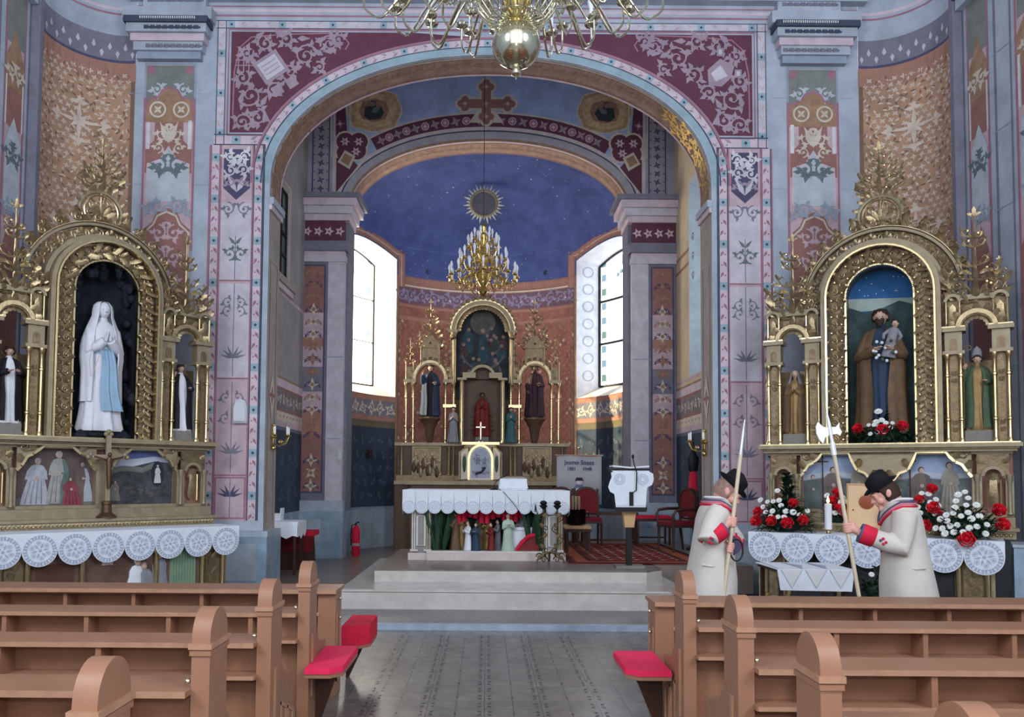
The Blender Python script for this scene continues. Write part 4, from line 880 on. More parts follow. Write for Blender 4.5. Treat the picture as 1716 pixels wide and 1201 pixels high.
def painted_figure(pp, x, z, h, w_, robe, flesh, hair, h0=3, mantle=None, lean=0.0, fold=None):   # a small robed figure in a painted scene
    B = [(-.5, 0), (-.46, .2), (-.36, .42), (-.28, .6), (-.33, .74), (-.22, .83), (-.08, .86), (.08, .86), (.22, .83), (.33, .74), (.28, .6), (.38, .42), (.48, .2), (.52, 0)]
    at = lambda a, c: (x+a*w_+lean*c*h, z+c*h)
    pp.poly([at(a, c) for a, c in B], robe, h0)
    if mantle: pp.poly([at(a, c) for a, c in ((.02, 0), (.55, .0), (.5, .3), (.36, .62), (.3, .8), (.12, .84), (.2, .6), (.05, .3))], mantle, h0+1)
    if fold:
        for k in range(4): pp.rib([at(-.34+.2*k, .02), at(-.26+.16*k, .3), at(-.16+.11*k, .58)], [w_*.05, w_*.03, w_*.012], fold, h0+2)
    pp.rib([at(-.28, .72), at(-.36, .56), at(-.02, .55)], [w_*.16, w_*.15, w_*.09], robe, h0+2); pp.rib([at(.28, .72), at(.36, .56), at(.06, .58)], [w_*.16, w_*.15, w_*.09], mantle or robe, h0+2)
    pp.disc(at(.03, .57), w_*.08, flesh, h0+3, 8)
    pp.disc(at(0, .935), h*.062, hair, h0+2, 12, h*.07); pp.disc(at(.02, .92), h*.048, flesh, h0+3, 12, h*.058)
def side_altar(name, label, loc, rotz, kind):
    rt = root(name, loc, rotz, label, 'altar'); xr = 1.42 if kind == 'left' else 1.22
    SH = 2.06
    # mensa
    b = MB(); b.box(-1.34, xr-.08, -.72, 0, .05, .86, GOLDM); b.box(-1.42, xr, -.86, .02, .86, .95, MARBD); b.box(-1.5, xr+.02, -.9, .05, 0, .06, MARB)
    b.box(-1.3, xr-.1, -.76, -.7, .06, .16, GOLDM); b.box(-1.30, xr-.1, -.78, -.7, .80, .86, GOLDM)
    for x in (-1.25, -.98, -.42, .42, xr-.42, xr-.15): b.lathe([(.05, .16), (.05, .2), (.032, .22), (.032, .66), (.05, .68), (.06, .74), (.06, .8)], (x, -.76, 0), GOLDB, 10)
    for x in (-1.115, xr-.285):
        b.box(x-.09, x+.09, -.745, -.72, .2, .74, GOLDD)
        for k in range(5): b.leaf((x, -.745, .25+k*.1), (.5 if k % 2 else -.5, 0, 1), (0, -1, 0), .13, .06, .9, GOLD, 4)
    b.build('mensa', rt)
    b = MB(); PB = mat('mural_brown', (108, 84, 74), var=.25, scale=6); b.box(-.95, xr-.46, -.735, -.7, .2, .78, PB if kind == 'left' else mat('mural_dark', (46, 46, 50), var=.2))
    if kind == 'left':
        b.box(-.9, -.5, -.74, -.73, .2, .6, mat('mural_red_brown', (92, 60, 52))); b.box(-.2, -.08, -.74, -.73, .55, .72, LILAC)
        for x, hh, m_, lx in ((.16, .42, STW, .05), (.33, .36, STGY, -.06), (.47, .5, STGY, 0)):
            b.loft([[(x+lx*zz+r_*cos(2*pi*i/14)*(1+.06*sin(5*2*pi*i/14+x*9)), -.74+r_*.3*sin(2*pi*i/14), .2+zz*hh) for i in range(14)] for zz, r_ in ((0, .11), (.2, .10), (.45, .08), (.62, .085), (.74, .06), (.78, .03))], m_); b.ball((x+lx*.9, -.755, .2+hh*.86), (.036, .03, .045), STF, 10, 8); b.ball((x+lx*.9, -.742, .2+hh*.89), (.042, .03, .045), m_, 10, 8)
        for k in range(9): b.lathe([(.028, .2), (.022, .75)], (.62+k*.035, -.735, 0), mat('curtain_green', (124, 150, 124)), 6)
    b.build('mensa_mural', rt)
    # gradine
    b = MB(); b.box(-1.36, 1.36, -.3, .12, .95, 1.06, GOLDM); b.box(-1.39, 1.39, -.33, .12, 1.04, 1.075, GOLDM); b.box(-1.36, 1.36, -.18, .12, 1.06, 1.19, GOLDM)
    for i in range(60): x = -1.33+2.66*(i+.5)/60; b.ball((x, -.302, .99), .017, GOLD, 6, 4); b.leaf((x, -.3, 1.0), (1, 0, .4), (0, -1, 0), .05, .025, .6, GOLD, 3)
    b.build('gradine', rt)
    # predella
    b = MB(); z0, z1 = 1.19, 1.98; yf, yb = -.04, .04
    b.box(-1.36, 1.36, .10, .14, z0, z1, BRICK); b.box(-1.36, 1.36, yf, yb, z1-.06, z1, GOLDM); b.box(-1.36, 1.36, yf, .1, z0, z0+.04, GOLDM)
    posts = (-1.30, -1.08, -.9, -.05 if kind == 'left' else -.25, .05 if kind == 'left' else .25, .9, 1.08, 1.30)
    for x, w_ in ((-1.32, .08), (-1.0, .1), (1.0, .1), (1.32, .08)):
        b.box(x-w_/2, x+w_/2, yf, .1, z0, z1-.3, GOLDM); b.lathe([(.03, z0+.03), (.022, z0+.06), (.022, z1-.4), (.035, z1-.36), (.035, z1-.3)], (x, yf-.01, 0), GOLDM, 10)
    if kind == 'left': b.box(-.07, .07, yf-.01, .1, z0, z1-.2, GOLDM)
    for sx in (-1, 1):       # cusped heads over the paintings, small arches at the ends
        xa, xb = (sx*.07, sx*.95) if kind == 'left' else (sx*.0, sx*.95)
        cu = [(xa+(xb-xa)*t, zz) for t, zz in ((0, .46), (.06, .52), (.12, .62), (.2, .66), (.28, .72), (.33, .76), (.67, .76), (.72, .72), (.8, .66), (.88, .62), (.94, .52), (1, .46))]
        if kind != 'left': cu = [(xa+(xb-xa)*t, zz) for t, zz in ((0, .36), (.12, .40), (.2, .5), (.3, .54), (.36, .66), (.4, .76), (.72, .76), (.76, .70), (.82, .64), (.9, .6), (.95, .52), (1, .46))]
        cu = [(x, z0+zz) for x, zz in cu]
        for a_, c_ in zip(cu, cu[1:]): b.prism([a_, c_, (c_[0], z1), (a_[0], z1)], yf, yb, GOLDM)
        b.sweep(cu, .03, yf-.02, yf, GOLDB)
        for i in (1, 3, 8, 10): b.leaf((cu[i][0], yf-.01, cu[i][1]+.04), (sx*.5*(1 if i > 5 else -1), 0, 1), (0, -1, 0), .14, .08, 1.1, GOLD, 4); b.ball((cu[i][0], yf-.03, cu[i][1]), .016, GOLDB, 6, 4)
        b.spiral((cu[9][0]+sx*.02, cu[9][1]+.12), .06, 0, 1.4, .014, GOLD, yf-.01, sx, 12)
        am = arc((sx*1.16, z1-.32), .1, 0, 180, 14); b.sweep(am, .035, yf-.02, yb, GOLDM)
        full = [(sx*1.16-.15, z1-.32)]+[(sx*1.16-.1, z1-.32)]
        for a_, c_ in zip(am, am[1:]): b.prism([a_, c_, (c_[0], z1), (a_[0], z1)], yf+.01, yb, GOLDD)
        for s_ in (-1, 1): b.box(sx*1.16+s_*.13-.03, sx*1.16+s_*.13+.03, yf+.01, yb, z1-.34, z1, GOLDD); b.leaf((sx*1.16+s_*.1, yf, z1-.16), (s_, 0, .8), (0, -1, 0), .1, .06, 1, GOLD, 4)
        b.leaf((sx*1.16, yf+.06, z0+.1), (0, 0, 1), (0, -1, 0), .4, .1, .3, GOLD, 5); b.leaf((sx*1.16, yf+.03, z1-.42), (0, 0, 1), (0, -1, 0), .16, .12, .9, GOLD, 5)
        b.lathe([(.013, z0+.08), (.013, z1-.36)], (sx*1.16+.075, yf+.02, 0), GOLDB, 8)
    b.build('predella', rt)
    # paintings of the predella
    for sx in (-1, 1):
        pp = Paint(lambda u, v, h: (sx*.5+u, .095-h, 1.57+v)); g = lambda c, **k: pm(c, **k)
        fl, hr_ = g((196, 160, 140)), g((90, 70, 60))
        if kind == 'left' and sx < 0:
            pp.rect(-.44, -.36, .44, .4, g((104, 82, 78), var=.25, scale=7), 1); pp.poly([(-.44, -.36), (.44, -.36), (.44, -.22), (-.44, -.25)], g((112, 104, 100), var=.3, scale=9), 2)
            painted_figure(pp, -.22, -.33, .56, .30, g((178, 182, 194), var=.15, scale=14), fl, g((176, 180, 190)), 3, None, .05, g((130, 132, 148)))
            painted_figure(pp, .05, -.32, .64, .28, g((168, 168, 156), var=.15, scale=14), fl, g((190, 184, 170)), 3, g((84, 118, 106), var=.2), -.02, g((126, 128, 120)))
            painted_figure(pp, .2, -.34, .34, .22, g((160, 52, 66), var=.2), fl, hr_, 7, None, -.1, g((110, 36, 50)))
            painted_figure(pp, .33, -.3, .5, .2, g((116, 92, 84), var=.2), fl, hr_, 3, g((174, 178, 194)), -.06)
        elif kind == 'left':
            pp.rect(-.44, -.36, .44, .4, g((66, 68, 74), var=.35, scale=10), 1); pp.rib([(-.44, .16), (-.1, .19), (.2, .25), (.44, .22)], [.12, .1, .07, .05], g((186, 194, 214)), 2); pp.poly([(-.44, .21), (-.1, .24), (.2, .28), (.44, .25), (.44, .4), (-.44, .4)], g((78, 98, 168), var=.2, scale=6), 3)
            pp.rib([(-.44, .06), (-.2, .12), (.05, .1), (.2, .17)], .07, g((104, 112, 104), var=.25), 3)
            pp.disc((.24, .05), .085, g((34, 40, 54)), 4, 18, .17); painted_figure(pp, .24, -.07, .24, .09, g((206, 208, 214)), fl, g((206, 208, 214)), 5)
            rk = random.Random(6)
            for k in range(46):
                x, v = rk.uniform(-.4, .4), rk.uniform(-.34, .04); q = rk.uniform(.02, .055); pp.poly([(x+q*1.3*cos(a_)*rk.uniform(.7, 1.2), v+q*.7*sin(a_)*rk.uniform(.7, 1.2)) for a_ in [2*pi*i/9 for i in range(9)]], (g((92, 88, 84), var=.3), g((72, 78, 86), var=.3), g((58, 64, 62), var=.3))[k % 3], 2)
            painted_figure(pp, -.3, -.3, .26, .14, g((120, 112, 104)), fl, hr_, 5)
        else:
            pp.rect(-.44, -.36, .44, .4, g((100, 108, 106), var=.3, scale=8), 1); pp.poly([(-.44, .02), (-.1, .07), (.2, .04), (.44, .08), (.44, .4), (-.44, .4)], g((140, 164, 204), var=.15), 2); pp.rib([(-.44, .06), (-.1, .12), (.2, .08), (.44, .1)], .06, g((176, 186, 200)), 3)
            painted_figure(pp, -.08, -.34, .54, .3, g((118, 100, 92), var=.2), fl, g((84, 60, 48)), 4, g((96, 84, 92)), 0, g((84, 70, 66))); painted_figure(pp, .24, -.34, .6, .24, g((156, 148, 128), var=.2), fl, hr_, 4, None, -.04, g((118, 110, 96))); painted_figure(pp, -.32, -.34, .44, .22, g((88, 104, 100), var=.2), fl, hr_, 4)
            pp.line((-.2, -.3), (-.2, .38), .014, DWOOD, 9); pp.line((-.27, .27), (-.13, .27), .014, DWOOD, 9)
        pp.build('predella_painting', rt, 0)
    # shelf
    b = MB(); b.box(-1.42, 1.42, -.16, .42, 1.98, 2.0, GOLDD); b.box(-1.45, 1.45, -.2, .42, 2.0, SH-.015, GOLDM); b.box(-1.43, 1.43, -.18, .42, SH-.015, SH, GOLDB); b.box(-1.40, 1.40, -.12, .42, 1.95, 1.98, GOLDM); b.build('shelf', rt)
    # central frame
    zs = SH+1.86
    def U_(r, n=20): return [(-r, SH)] + [(-r, SH+(zs-SH)*i/6) for i in range(1, 6)] + arc((0, zs), r, 180, 0, n) + [(r, zs-(zs-SH)*i/6) for i in range(1, 7)]
    b = MB(); b.sweep(U_(.645), .05, -.14, .1, GOLDM); b.sweep(U_(.605), .022, -.17, -.1, GOLDB); b.sweep(U_(.49), .2, -.02, .06, GOLDD); b.sweep(U_(.385), .02, -.06, .03, GOLDB)
    carved_border(b, U_(.49), .2, -.03, GOLD, .105)
    for i in range(26): a_ = pi*i/25; b.ball((.385*cos(a_), -.05, zs+.385*sin(a_)), .02, GOLDB, 6, 4)
    b.build('arched_frame', rt)
    # niche backdrop
    b = MB(); n = 16; rr = .40
    outl = [(-rr, SH)] + arc((0, zs), rr, 180, 0, n) + [(rr, SH)]
    if kind == 'left':
        ROCK = mat('grotto_rock', (36, 40, 52), rough=.9, var=.4, scale=9, bump=.9, bscale=14)
        b.prism(outl, .34, .38, ROCK); 
        for x in (-rr, rr): b.box(x-.01, x+.01, .02, .36, SH, zs, ROCK)
        b.loft([[(x, y, z) for x, z in arc((0, zs), rr, 180, 0, n)] for y in (.02, .36)], ROCK, caps=False, closed=False)
        rg = random.Random(2)
        for k in range(70):
            t = rg.random(); pth = U_(.36); x, z = pth[int(t*(len(pth)-1))]; b.ball((x+rg.uniform(-.03, .03), rg.uniform(.05, .34), z+rg.uniform(-.12, .12)), (rg.uniform(.04, .08), .06, rg.uniform(.05, .11)), ROCK, 6, 4)
        for k in range(14): b.ball((rg.uniform(-.33, .33), rg.uniform(.0, .26), SH+.02), (.09, .09, rg.uniform(.04, .1)), ROCK, 7, 5)
    else:
        SKYB = mat('painted_night_sky', (52, 104, 160), var=.25, scale=3); LAND = mat('painted_land', (70, 92, 92), var=.3, scale=5)
        b.prism(outl, .34, .38, SKYB)
        for x in (-rr, rr): b.box(x-.01, x+.01, .02, .36, SH, zs, GOLDD)
        b.loft([[(x, y, z) for x, z in arc((0, zs), rr, 180, 0, n)] for y in (.02, .36)], GOLDD, caps=False, closed=False)
        b.prism([(-rr, SH), (rr, SH), (rr, zs-.1), (.2, zs-.02), (0, zs-.1), (-.2, zs-.14), (-rr, zs-.05)], .335, .342, LAND); b.prism([(-rr, zs-.12), (rr, zs-.12), (rr, zs-.0), (-rr, zs+.06)], .338, .341, mat('painted_haze', (170, 186, 180)))
        rg = random.Random(4)
        for k in range(12): b.ball((rg.uniform(-.3, .3), .336, zs+rg.uniform(.05, .34)), .009, STAR, 6, 4)
    b.build('niche_backdrop', rt, 60)
    # aedicules
    for sx in (-1, 1):
        q = root('aedicule', (0, 0, 0)); q.parent = rt
        for xi in (.72, .86, 1.20, 1.34): column(q, sx*xi, -.03, SH, SH+1.05, .022)
        for xi in (.79, 1.27): post_panel(q, sx*xi-.045, sx*xi+.045, .0, SH, SH+1.05)
        b = MB(); xc = sx*1.03
        for xi in (.79, 1.27):
            x = sx*xi; b.box(x-.115, x+.115, -.07, .12, SH+1.05, SH+1.09, GOLDM); b.box(x-.09, x+.09, -.05, .12, SH+1.09, SH+1.32, GOLDM); b.box(x-.13, x+.13, -.09, .14, SH+1.32, SH+1.37, GOLDM); b.box(x-.12, x+.12, -.08, .14, SH+1.37, SH+1.385, GOLDB)
            b.prism(arc((x, SH+1.2), .04, 0, 180, 8)+[(x-.04, SH+1.1), (x+.04, SH+1.1)], -.055, -.05, GOLDD)
            # small tabernacle above
            for s_ in (-1, 1): b.lathe([(.016, SH+1.38), (.012, SH+1.4), (.012, SH+1.66), (.018, SH+1.7)], (x+s_*.07, -.05, 0), GOLDB, 8)
            b.box(x-.06, x+.06, .0, .1, SH+1.38, SH+1.72, GOLDD)
            pa = arc((x, SH+1.68), .075, 0, 180, 10); b.sweep(pa, .035, -.08, .08, GOLDM); b.leaf((x, -.02, SH+1.42), (0, 0, 1), (0, -1, 0), .24, .09, .5, GOLD, 5)
            foliage(b, x, SH+1.74, 0, .42 if xi > 1 else .3, .2, GOLD, 4, seed=int(xi*100))
        aa = arc((xc, SH+1.36), .19, 0, 180, 18)
        b.sweep(aa, .05, -.08, .1, GOLDB if False else GOLD); b.sweep(arc((xc, SH+1.36), .16, 0, 180, 18), .02, -.05, .06, GOLDD)
        for i in range(7): a_ = pi*(i+.5)/7; b.leaf((xc+.15*cos(a_), -.03, SH+1.36+.15*sin(a_)), (-cos(a_), -.2, -sin(a_)), (0, -1, 0), .07, .06, .8, GOLD, 4); b.leaf((xc+.215*cos(a_), -.05, SH+1.36+.215*sin(a_)), (cos(a_), -.1, sin(a_)), (0, -1, 0), .1, .07, 1.1, GOLD, 4)
        for a_, c_ in zip(aa, aa[1:]): b.prism([a_, c_, (c_[0], SH+1.72), (a_[0], SH+1.72)], .03, .1, GOLDD)
        b.box(xc-.2, xc+.2, -.02, .1, SH+1.7, SH+1.76, GOLDM)
        b.box(xc-.26, xc+.26, .3, .34, SH, SH+1.0, GOLDD)
        b.build('canopy', q)
        b = MB(); foliage(b, xc, SH+1.6, .02, 1.15, .5, GOLD, 9, seed=5)
        for s_ in (-1, 1):
            b.spiral((xc+s_*.16, SH+1.85), .1, pi/2, 1.5, .02, GOLD, 0, -s_, 18, tail=(xc, SH+1.72)); b.leaf((xc+s_*.04, -.05, SH+2.0), (s_, -.2, .15), (0, -.6, .6), .2, .1, -1.0, GOLDB, 5)
        b.build('pinnacle', q)
    # crest
    b = MB(); yc = .3
    b.sweep(arc((0, zs), .90, 8, 172, 34), .035, yc-.1, yc+.02, GOLDM); b.sweep(arc((0, zs), .93, 8, 172, 34), .012, yc-.12, yc, GOLD); b.sweep(arc((0, zs), .70, 0, 180, 30), .05, yc-.3, yc-.02, GOLDM)
    for i in range(26):
        a_ = radians(8+164*(i+.5)/26); sg_ = 1 if i % 2 else -1; x, z = .80*cos(a_), zs+.80*sin(a_)
        b.spiral((x, z), .075, a_+pi, 1.5, .014, GOLD, yc-.06, sg_, 16, tail=(.70*cos(a_-.04*sg_), zs+.70*sin(a_-.04*sg_))); b.leaf((x, yc-.07, z), (cos(a_+sg_), -.1, sin(a_+sg_)), (0, -1, 0), .11, .05, 1.0, GOLD, 4)
    for i in range(22):
        a_ = radians(12+156*(i+.5)/22); x, z = .92*cos(a_), zs+.92*sin(a_)
        b.leaf((x, yc-.06, z), (cos(a_)+(.5 if i % 2 else -.5)*sin(a_), -.1, sin(a_)-(.5 if i % 2 else -.5)*cos(a_)), (0, -1, 0), .15, .05, 1.4, GOLD, 4)
        if i % 2: b.spiral((.98*cos(a_), zs+.98*sin(a_)), .05, a_, 1.2, .012, GOLD, yc-.12, 1, 10)
    zc = SH+2.96; rc = .26
    b.tube([(rc*cos(2*pi*i/28), yc, zc+rc*sin(2*pi*i/28)) for i in range(29)], .03, GOLDM, n=8); b.tube([(rc*.8*cos(2*pi*i/28), yc-.02, zc+rc*.8*sin(2*pi*i/28)) for i in range(29)], .014, GOLDB, n=6)
    for i in range(6): a_ = 2*pi*i/6+.3; b.spiral((.12*cos(a_), zc+.12*sin(a_)), .07, a_+pi, 1.4, .016, GOLD, yc, 1 if i % 2 else -1, 14, tail=(.24*cos(a_), zc+.24*sin(a_)))
    b.tube([(0, yc, zc-rc), (0, yc, zc+rc)], .018, GOLD, n=6)
    for i in range(5): b.leaf((0, yc-.02, zc-.1), (cos(radians(30+30*i)), -.1, sin(radians(30+30*i))), (0, -1, 0), .2, .07, .7, GOLD, 4)
    for i in range(16): a_ = 2*pi*i/16; b.leaf((rc*cos(a_), yc-.02, zc+rc*sin(a_)), (cos(a_+.5), -.1, sin(a_+.5)), (0, -1, 0), .11, .045, 1.2, GOLD, 4)
    for s_ in (-1, 1):
        for k in range(5):
            a_ = radians(90-s_*(18+k*13)); b.spiral((1.0*cos(a_), zs+1.04*sin(a_)-.0), .09-.01*k, pi/2, 1.4, .016, GOLD, yc-.04, s_, 14, tail=(.91*cos(a_), zs+.91*sin(a_)))
            b.leaf((.94*cos(a_), yc-.05, zs+.96*sin(a_)), (s_*.3, -.1, 1), (0, -1, 0), .22-.02*k, .06, 1.1, GOLD, 5)
    foliage(b, 0, zc+.24, yc, .66, .46, GOLD, 7, seed=9)
    for s_ in (-1, 1): b.spiral((s_*.17, zc+.40), .12, 0 if s_ > 0 else pi, 1.4, .022, GOLD, yc, s_, 16, tail=(0, zc+.24))
    b.build('crest', rt)
    return rt
LAW, LAL = radians(44), (-4.83, 10.0); RAW, RAL = radians(-31), (4.92, 9.9)
def on(loc, rot, x, y, z): return (loc[0]+x*cos(rot)-y*sin(rot), loc[1]+x*sin(rot)+y*cos(rot), z)
side_altar('side_altar', 'gilded gothic side altar with dark grotto niche, left of the chancel arch', (*LAL, 0), LAW, 'left')
side_altar('side_altar', 'gilded gothic side altar with starry blue niche, right of the chancel arch', (*RAL, 0), RAW, 'right')
SHZ = 2.062
# lace cloths of the side altars
def lace_cloth(name, label, loc, rotz, x0, x1, y0, y1, z, drop, nc, rr=None, cat='tablecloth', sides=False, LACE=LACE):
    rt = root(name, loc, rotz, label, cat); b = MB()
    step = (x1-x0)/nc; r_ = rr or step*.5; zc = z-drop+r_
    bot = []
    for i in range(nc): bot += [(x0+step*(i+.5)+r_*cos(pi+pi*k/12), zc+r_*sin(pi+pi*k/12)) for k in range(13)]
    b.box(x0, x1, y0, y1, z, z+.008, CLOTH)
    q = [(x1, z+.008)] + [(x0, z+.008)] + bot
    for i in range(nc):
        xa, xb = x0+step*i, x0+step*(i+1); cc = [(x, zz) for x, zz in bot[i*13:(i+1)*13]]
        b.prism([(xb, z+.008), (xa, z+.008)] + cc, y0-.008, y0, CLOTH)
    if sides:
        for xs in (x0, x1):
            for i in range(2):
                ya = y0+(y1-y0)*i/2; yb = y0+(y1-y0)*(i+1)/2; ym = (ya+yb)/2; b.prism([(yb, z+.008), (ya, z+.008)] + [(ym-(yb-ya)/2*cos(pi*k/10), z-drop*.7-.25*(yb-ya)*sin(pi*k/10)) for k in range(11)], xs-.004, xs+.004, CLOTH, 'x')
    b.build('linen', rt, 0)
    p = Paint(lambda u, v, h: (u, y0-.008-h, v))
    for i in range(nc):
        c = (x0+step*(i+.5), zc)
        p.ring(c, r_*.83, r_*.26, LACE, 1, 28); p.ring(c, r_*.95, r_*.03, CLOTH, 2, 28)
        for k in range(28): a_ = 2*pi*k/28; p.line((c[0]+r_*.70*cos(a_), c[1]+r_*.70*sin(a_)), (c[0]+r_*.96*cos(a_), c[1]+r_*.96*sin(a_)), r_*.035, CLOTH, 2)
        for k in range(14): a_ = 2*pi*k/14; p.disc((c[0]+r_*.84*cos(a_), c[1]+r_*.84*sin(a_)), r_*.06, CLOTH, 3, 6)
        for k in range(6): a_ = 2*pi*k/6+.2; p.leaf2((c[0]+r_*.14*cos(a_), c[1]+r_*.14*sin(a_)), a_, r_*.40, r_*.13, LACE, 2); p.disc((c[0]+r_*.47*cos(a_+.52), c[1]+r_*.47*sin(a_+.52)), r_*.07, LACE, 2, 8); p.ring((c[0]+r_*.47*cos(a_+.52), c[1]+r_*.47*sin(a_+.52)), r_*.13, r_*.025, LACE, 2, 10)
        p.disc(c, r_*.1, LACE, 2, 8)
    p.build('lace_edging', rt, 0)
    return rt
lace_cloth('altar_cloth', 'white altar cloth with round lace scallops on the left side altar', (*LAL, 0), LAW, -1.43, 1.43, -.868, -.335, .952, .36, 8)
lace_cloth('altar_cloth', 'white altar cloth with round lace scallops under the bouquets on the right side altar', (*RAL, 0), RAW, -1.43, 1.23, -.868, -.335, .952, .36, 7)
# statues of the side altars
def rock(rt, h):
    b = MB(); r = random.Random(8)
    for k in range(16): b.ball((r.uniform(-.22, .22), r.uniform(-.12, .12), -.04), (.09, .08, .06), MATS['grotto_rock'], 7, 5)
    b.build('rock', rt)
    b = MB(); b.tube([(-.1*h, -.1*h, .66*h), (-.125*h, -.12*h, .52*h), (-.115*h, -.125*h, .40*h), (-.10*h, -.125*h, .42*h), (-.03*h, -.15*h, .68*h)], .004, PINKL, n=6); b.build('rosary', rt)
statue('statue', 'white robed statue praying with a pale blue sash in the dark grotto niche', on(LAL, LAW, 0, .1, SHZ+.09), LAW, 1.66, STW, None, STW, 'pray', STW, sash=STB, extra=rock, seed=2)
def staff_book(rt, h):
    b = MB(); b.box(.03*h, .12*h, -.2*h, -.16*h, .62*h, .72*h, DWOOD); b.build('book', rt)
def child(rt, h):
    b = MB(); M_ = Matrix.Translation((.055*h, -.13*h, .60*h)) @ Matrix.Rotation(radians(12), 4, 'Y')
    b.loft([[M_ @ Vector(q) for q in ring_at(h*.27, rx*1.25, ry*1.1, z, .07*max(0, 1-z*1.1), 7, z, 24)] for z, rx, ry in BODY], STGY)
    hcc = M_ @ Vector((0, -.004*h, .252*h)); head_on(b, h*.27, hcc, .030*h, STF); b.ball(hcc+Vector((0, .006*h, .012*h)), (.027*h, .029*h, .024*h), HAIRM, 8, 6)
    for s_ in (-1, 1): b.tube([M_ @ Vector((s_*.03*h, 0, .20*h)), M_ @ Vector((s_*.06*h, -.02*h, .16*h)), M_ @ Vector((s_*.05*h, -.05*h, .13*h))], [.014*h, .013*h, .010*h], STGY, n=8)
    for k in range(14): b.ball((random.Random(k).uniform(-.06, .12)*h, -.19*h, (.55+random.Random(k+9).uniform(0, .17))*h), .013*h, STW if k % 3 else STGR, 6, 4)
    b.build('child_figure', rt, 60)
    b = MB(); hr = .062*h; b.loft([[(rx*cos(2*pi*i/14), -.018*h-.75*hr+ry*sin(2*pi*i/14), .925*h+zz) for i in range(14)] for zz, rx, ry in ((-.25*hr, .5*hr, .25*hr), (-.6*hr, .52*hr, .32*hr), (-1.0*hr, .36*hr, .26*hr), (-1.35*hr, .1*hr, .1*hr))], HAIRM); b.build('beard', rt, 60)
statue('statue', 'bearded brown robed statue holding a child and lilies before the starry blue niche', on(RAL, RAW, 0, .12, SHZ+.06), RAW, 1.66, STDB, STBR, None, 'hold', STF, extra=child, seed=3, tilt=.25, plinth=(.2, .06))
for sx, args in ((-1, ('statue', 'black and white robed saint statue, left niche of the left side altar', STW, STBK, 'hold')), (1, ('statue', 'black cloaked saint statue, right niche of the left side altar', STW, STBK, 'bless'))):
    statue(args[0], args[1], on(LAL, LAW, sx*1.03, .12, SHZ+.14), LAW, .92, args[2], args[3], None, args[4], STF, halo=True, seed=5+sx, plinth=(.13, .135))
statue('statue', 'gold and brown robed praying statue, left niche of the right side altar', on(RAL, RAW, -1.03, .12, SHZ+.14), RAW, .86, STGO, STBR, STGY, 'pray', STF, seed=8, plinth=(.14, .135))
def crozier(rt, h):
    b = MB(); b.tube([(-.16*h, -.12*h, .02*h), (-.15*h, -.13*h, 1.05*h)], .008*h, GOLDB, n=6); b.spiral((-.15*h+.05*h, 1.06*h), .05*h, pi, 1.3, .008*h, GOLDB, -.13*h, -1, 16); b.build('crozier', rt)
    b = MB(); b.loft([ring_at(h, rx, ry, z, 0, 3, 0, 16, 0, 0) for z, rx, ry in ((.95, .06, .05), (1.0, .062, .05), (1.06, .045, .03), (1.1, .005, .005))], STGY); b.build('mitre', rt)
statue('statue', 'grey cloaked saint statue with mitre and crozier, right niche of the right side altar', on(RAL, RAW, 1.03, .12, SHZ+.14), RAW, .92, STGO, STGR, None, 'bless', STF, seed=11, plinth=(.14, .135), extra=crozier)
# crucifix on the left altar
rt = root('altar_crucifix', on(LAL, LAW, 0, -.24, 1.075), LAW, 'tall bronze standing crucifix in front of the left side altar predella', 'crucifix')
BRZ = mat('bronze', (110, 84, 64), rough=.45, metal=.7, var=.2, scale=12)
b = MB(); b.lathe([(.115, 0), (.115, .02), (.09, .04), (.06, .07), (.055, .16), (.065, .17), (.065, .2), (.03, .21)], (0, 0, 0), BRZ, 20); b.build('base', rt)
b = MB(); b.box(-.028, .028, -.02, .02, .2, 1.02, GOLDM); b.box(-.19, .19, -.018, .018, .72, .775, GOLDM)
for x, z in ((0, 1.03), (-.2, .747), (.2, .747)):
    for dx, dz in ((.03, 0), (-.03, 0), (0, .03)): b.ball((x+dx, 0, z+dz), .03, GOLDM, 8, 6)
b.build('cross', rt)
b = MB(); b.loft([[(rx*cos(2*pi*i/10), -.045+.03*sin(2*pi*i/10), z) for i in range(10)] for z, rx in ((.36, .015), (.42, .022), (.5, .026), (.56, .034), (.6, .03), (.66, .04), (.72, .036), (.745, .014))], BRZ)
for s_ in (-1, 1): b.tube([(s_*.035, -.04, .715), (s_*.1, -.035, .735), (s_*.17, -.03, .755)], [.014, .011, .009], BRZ, n=6)
b.ball((0.005, -.05, .775), (.024, .026, .03), BRZ, 8, 6); b.build('corpus', rt, 60)
# ================================================================== HIGH ALTAR
WALN = mat('altar_walnut', (96, 72, 56), rough=.5, var=.2, scale=8)
HY = 17.35; hx = U(808, 700, HY)[0]
S_ = HY/1335
def hz(y): return U(808, y, HY)[1]
def hX(x): return (x-808)*S_
rt = root('high_altar', (hx, HY, 0), 0, 'dark gilded gothic high altar with arched painting against the red apse wall', 'altar')
b = MB(); b.box(-1.5, 1.5, -.55, .5, 0.05, hz(812), WALN); b.box(-1.86, 1.86, -.2, .5, 0.05, hz(812), WALN); b.box(-1.6, 1.6, -.62, .5, hz(812), hz(806), GOLDM); b.box(-1.88, 1.88, -.25, .5, hz(812), hz(806), GOLDM); b.build('mensa', rt)
zb, zt = hz(806), hz(742)
b = MB(); b.box(-1.84, 1.84, .0, .5, zb, zt, WALN); b.box(-1.86, 1.86, -.06, .5, zb, zb+.12, GOLDD); b.box(-1.9, 1.9, -.06, .5, zt-.07, zt, GOLDM)
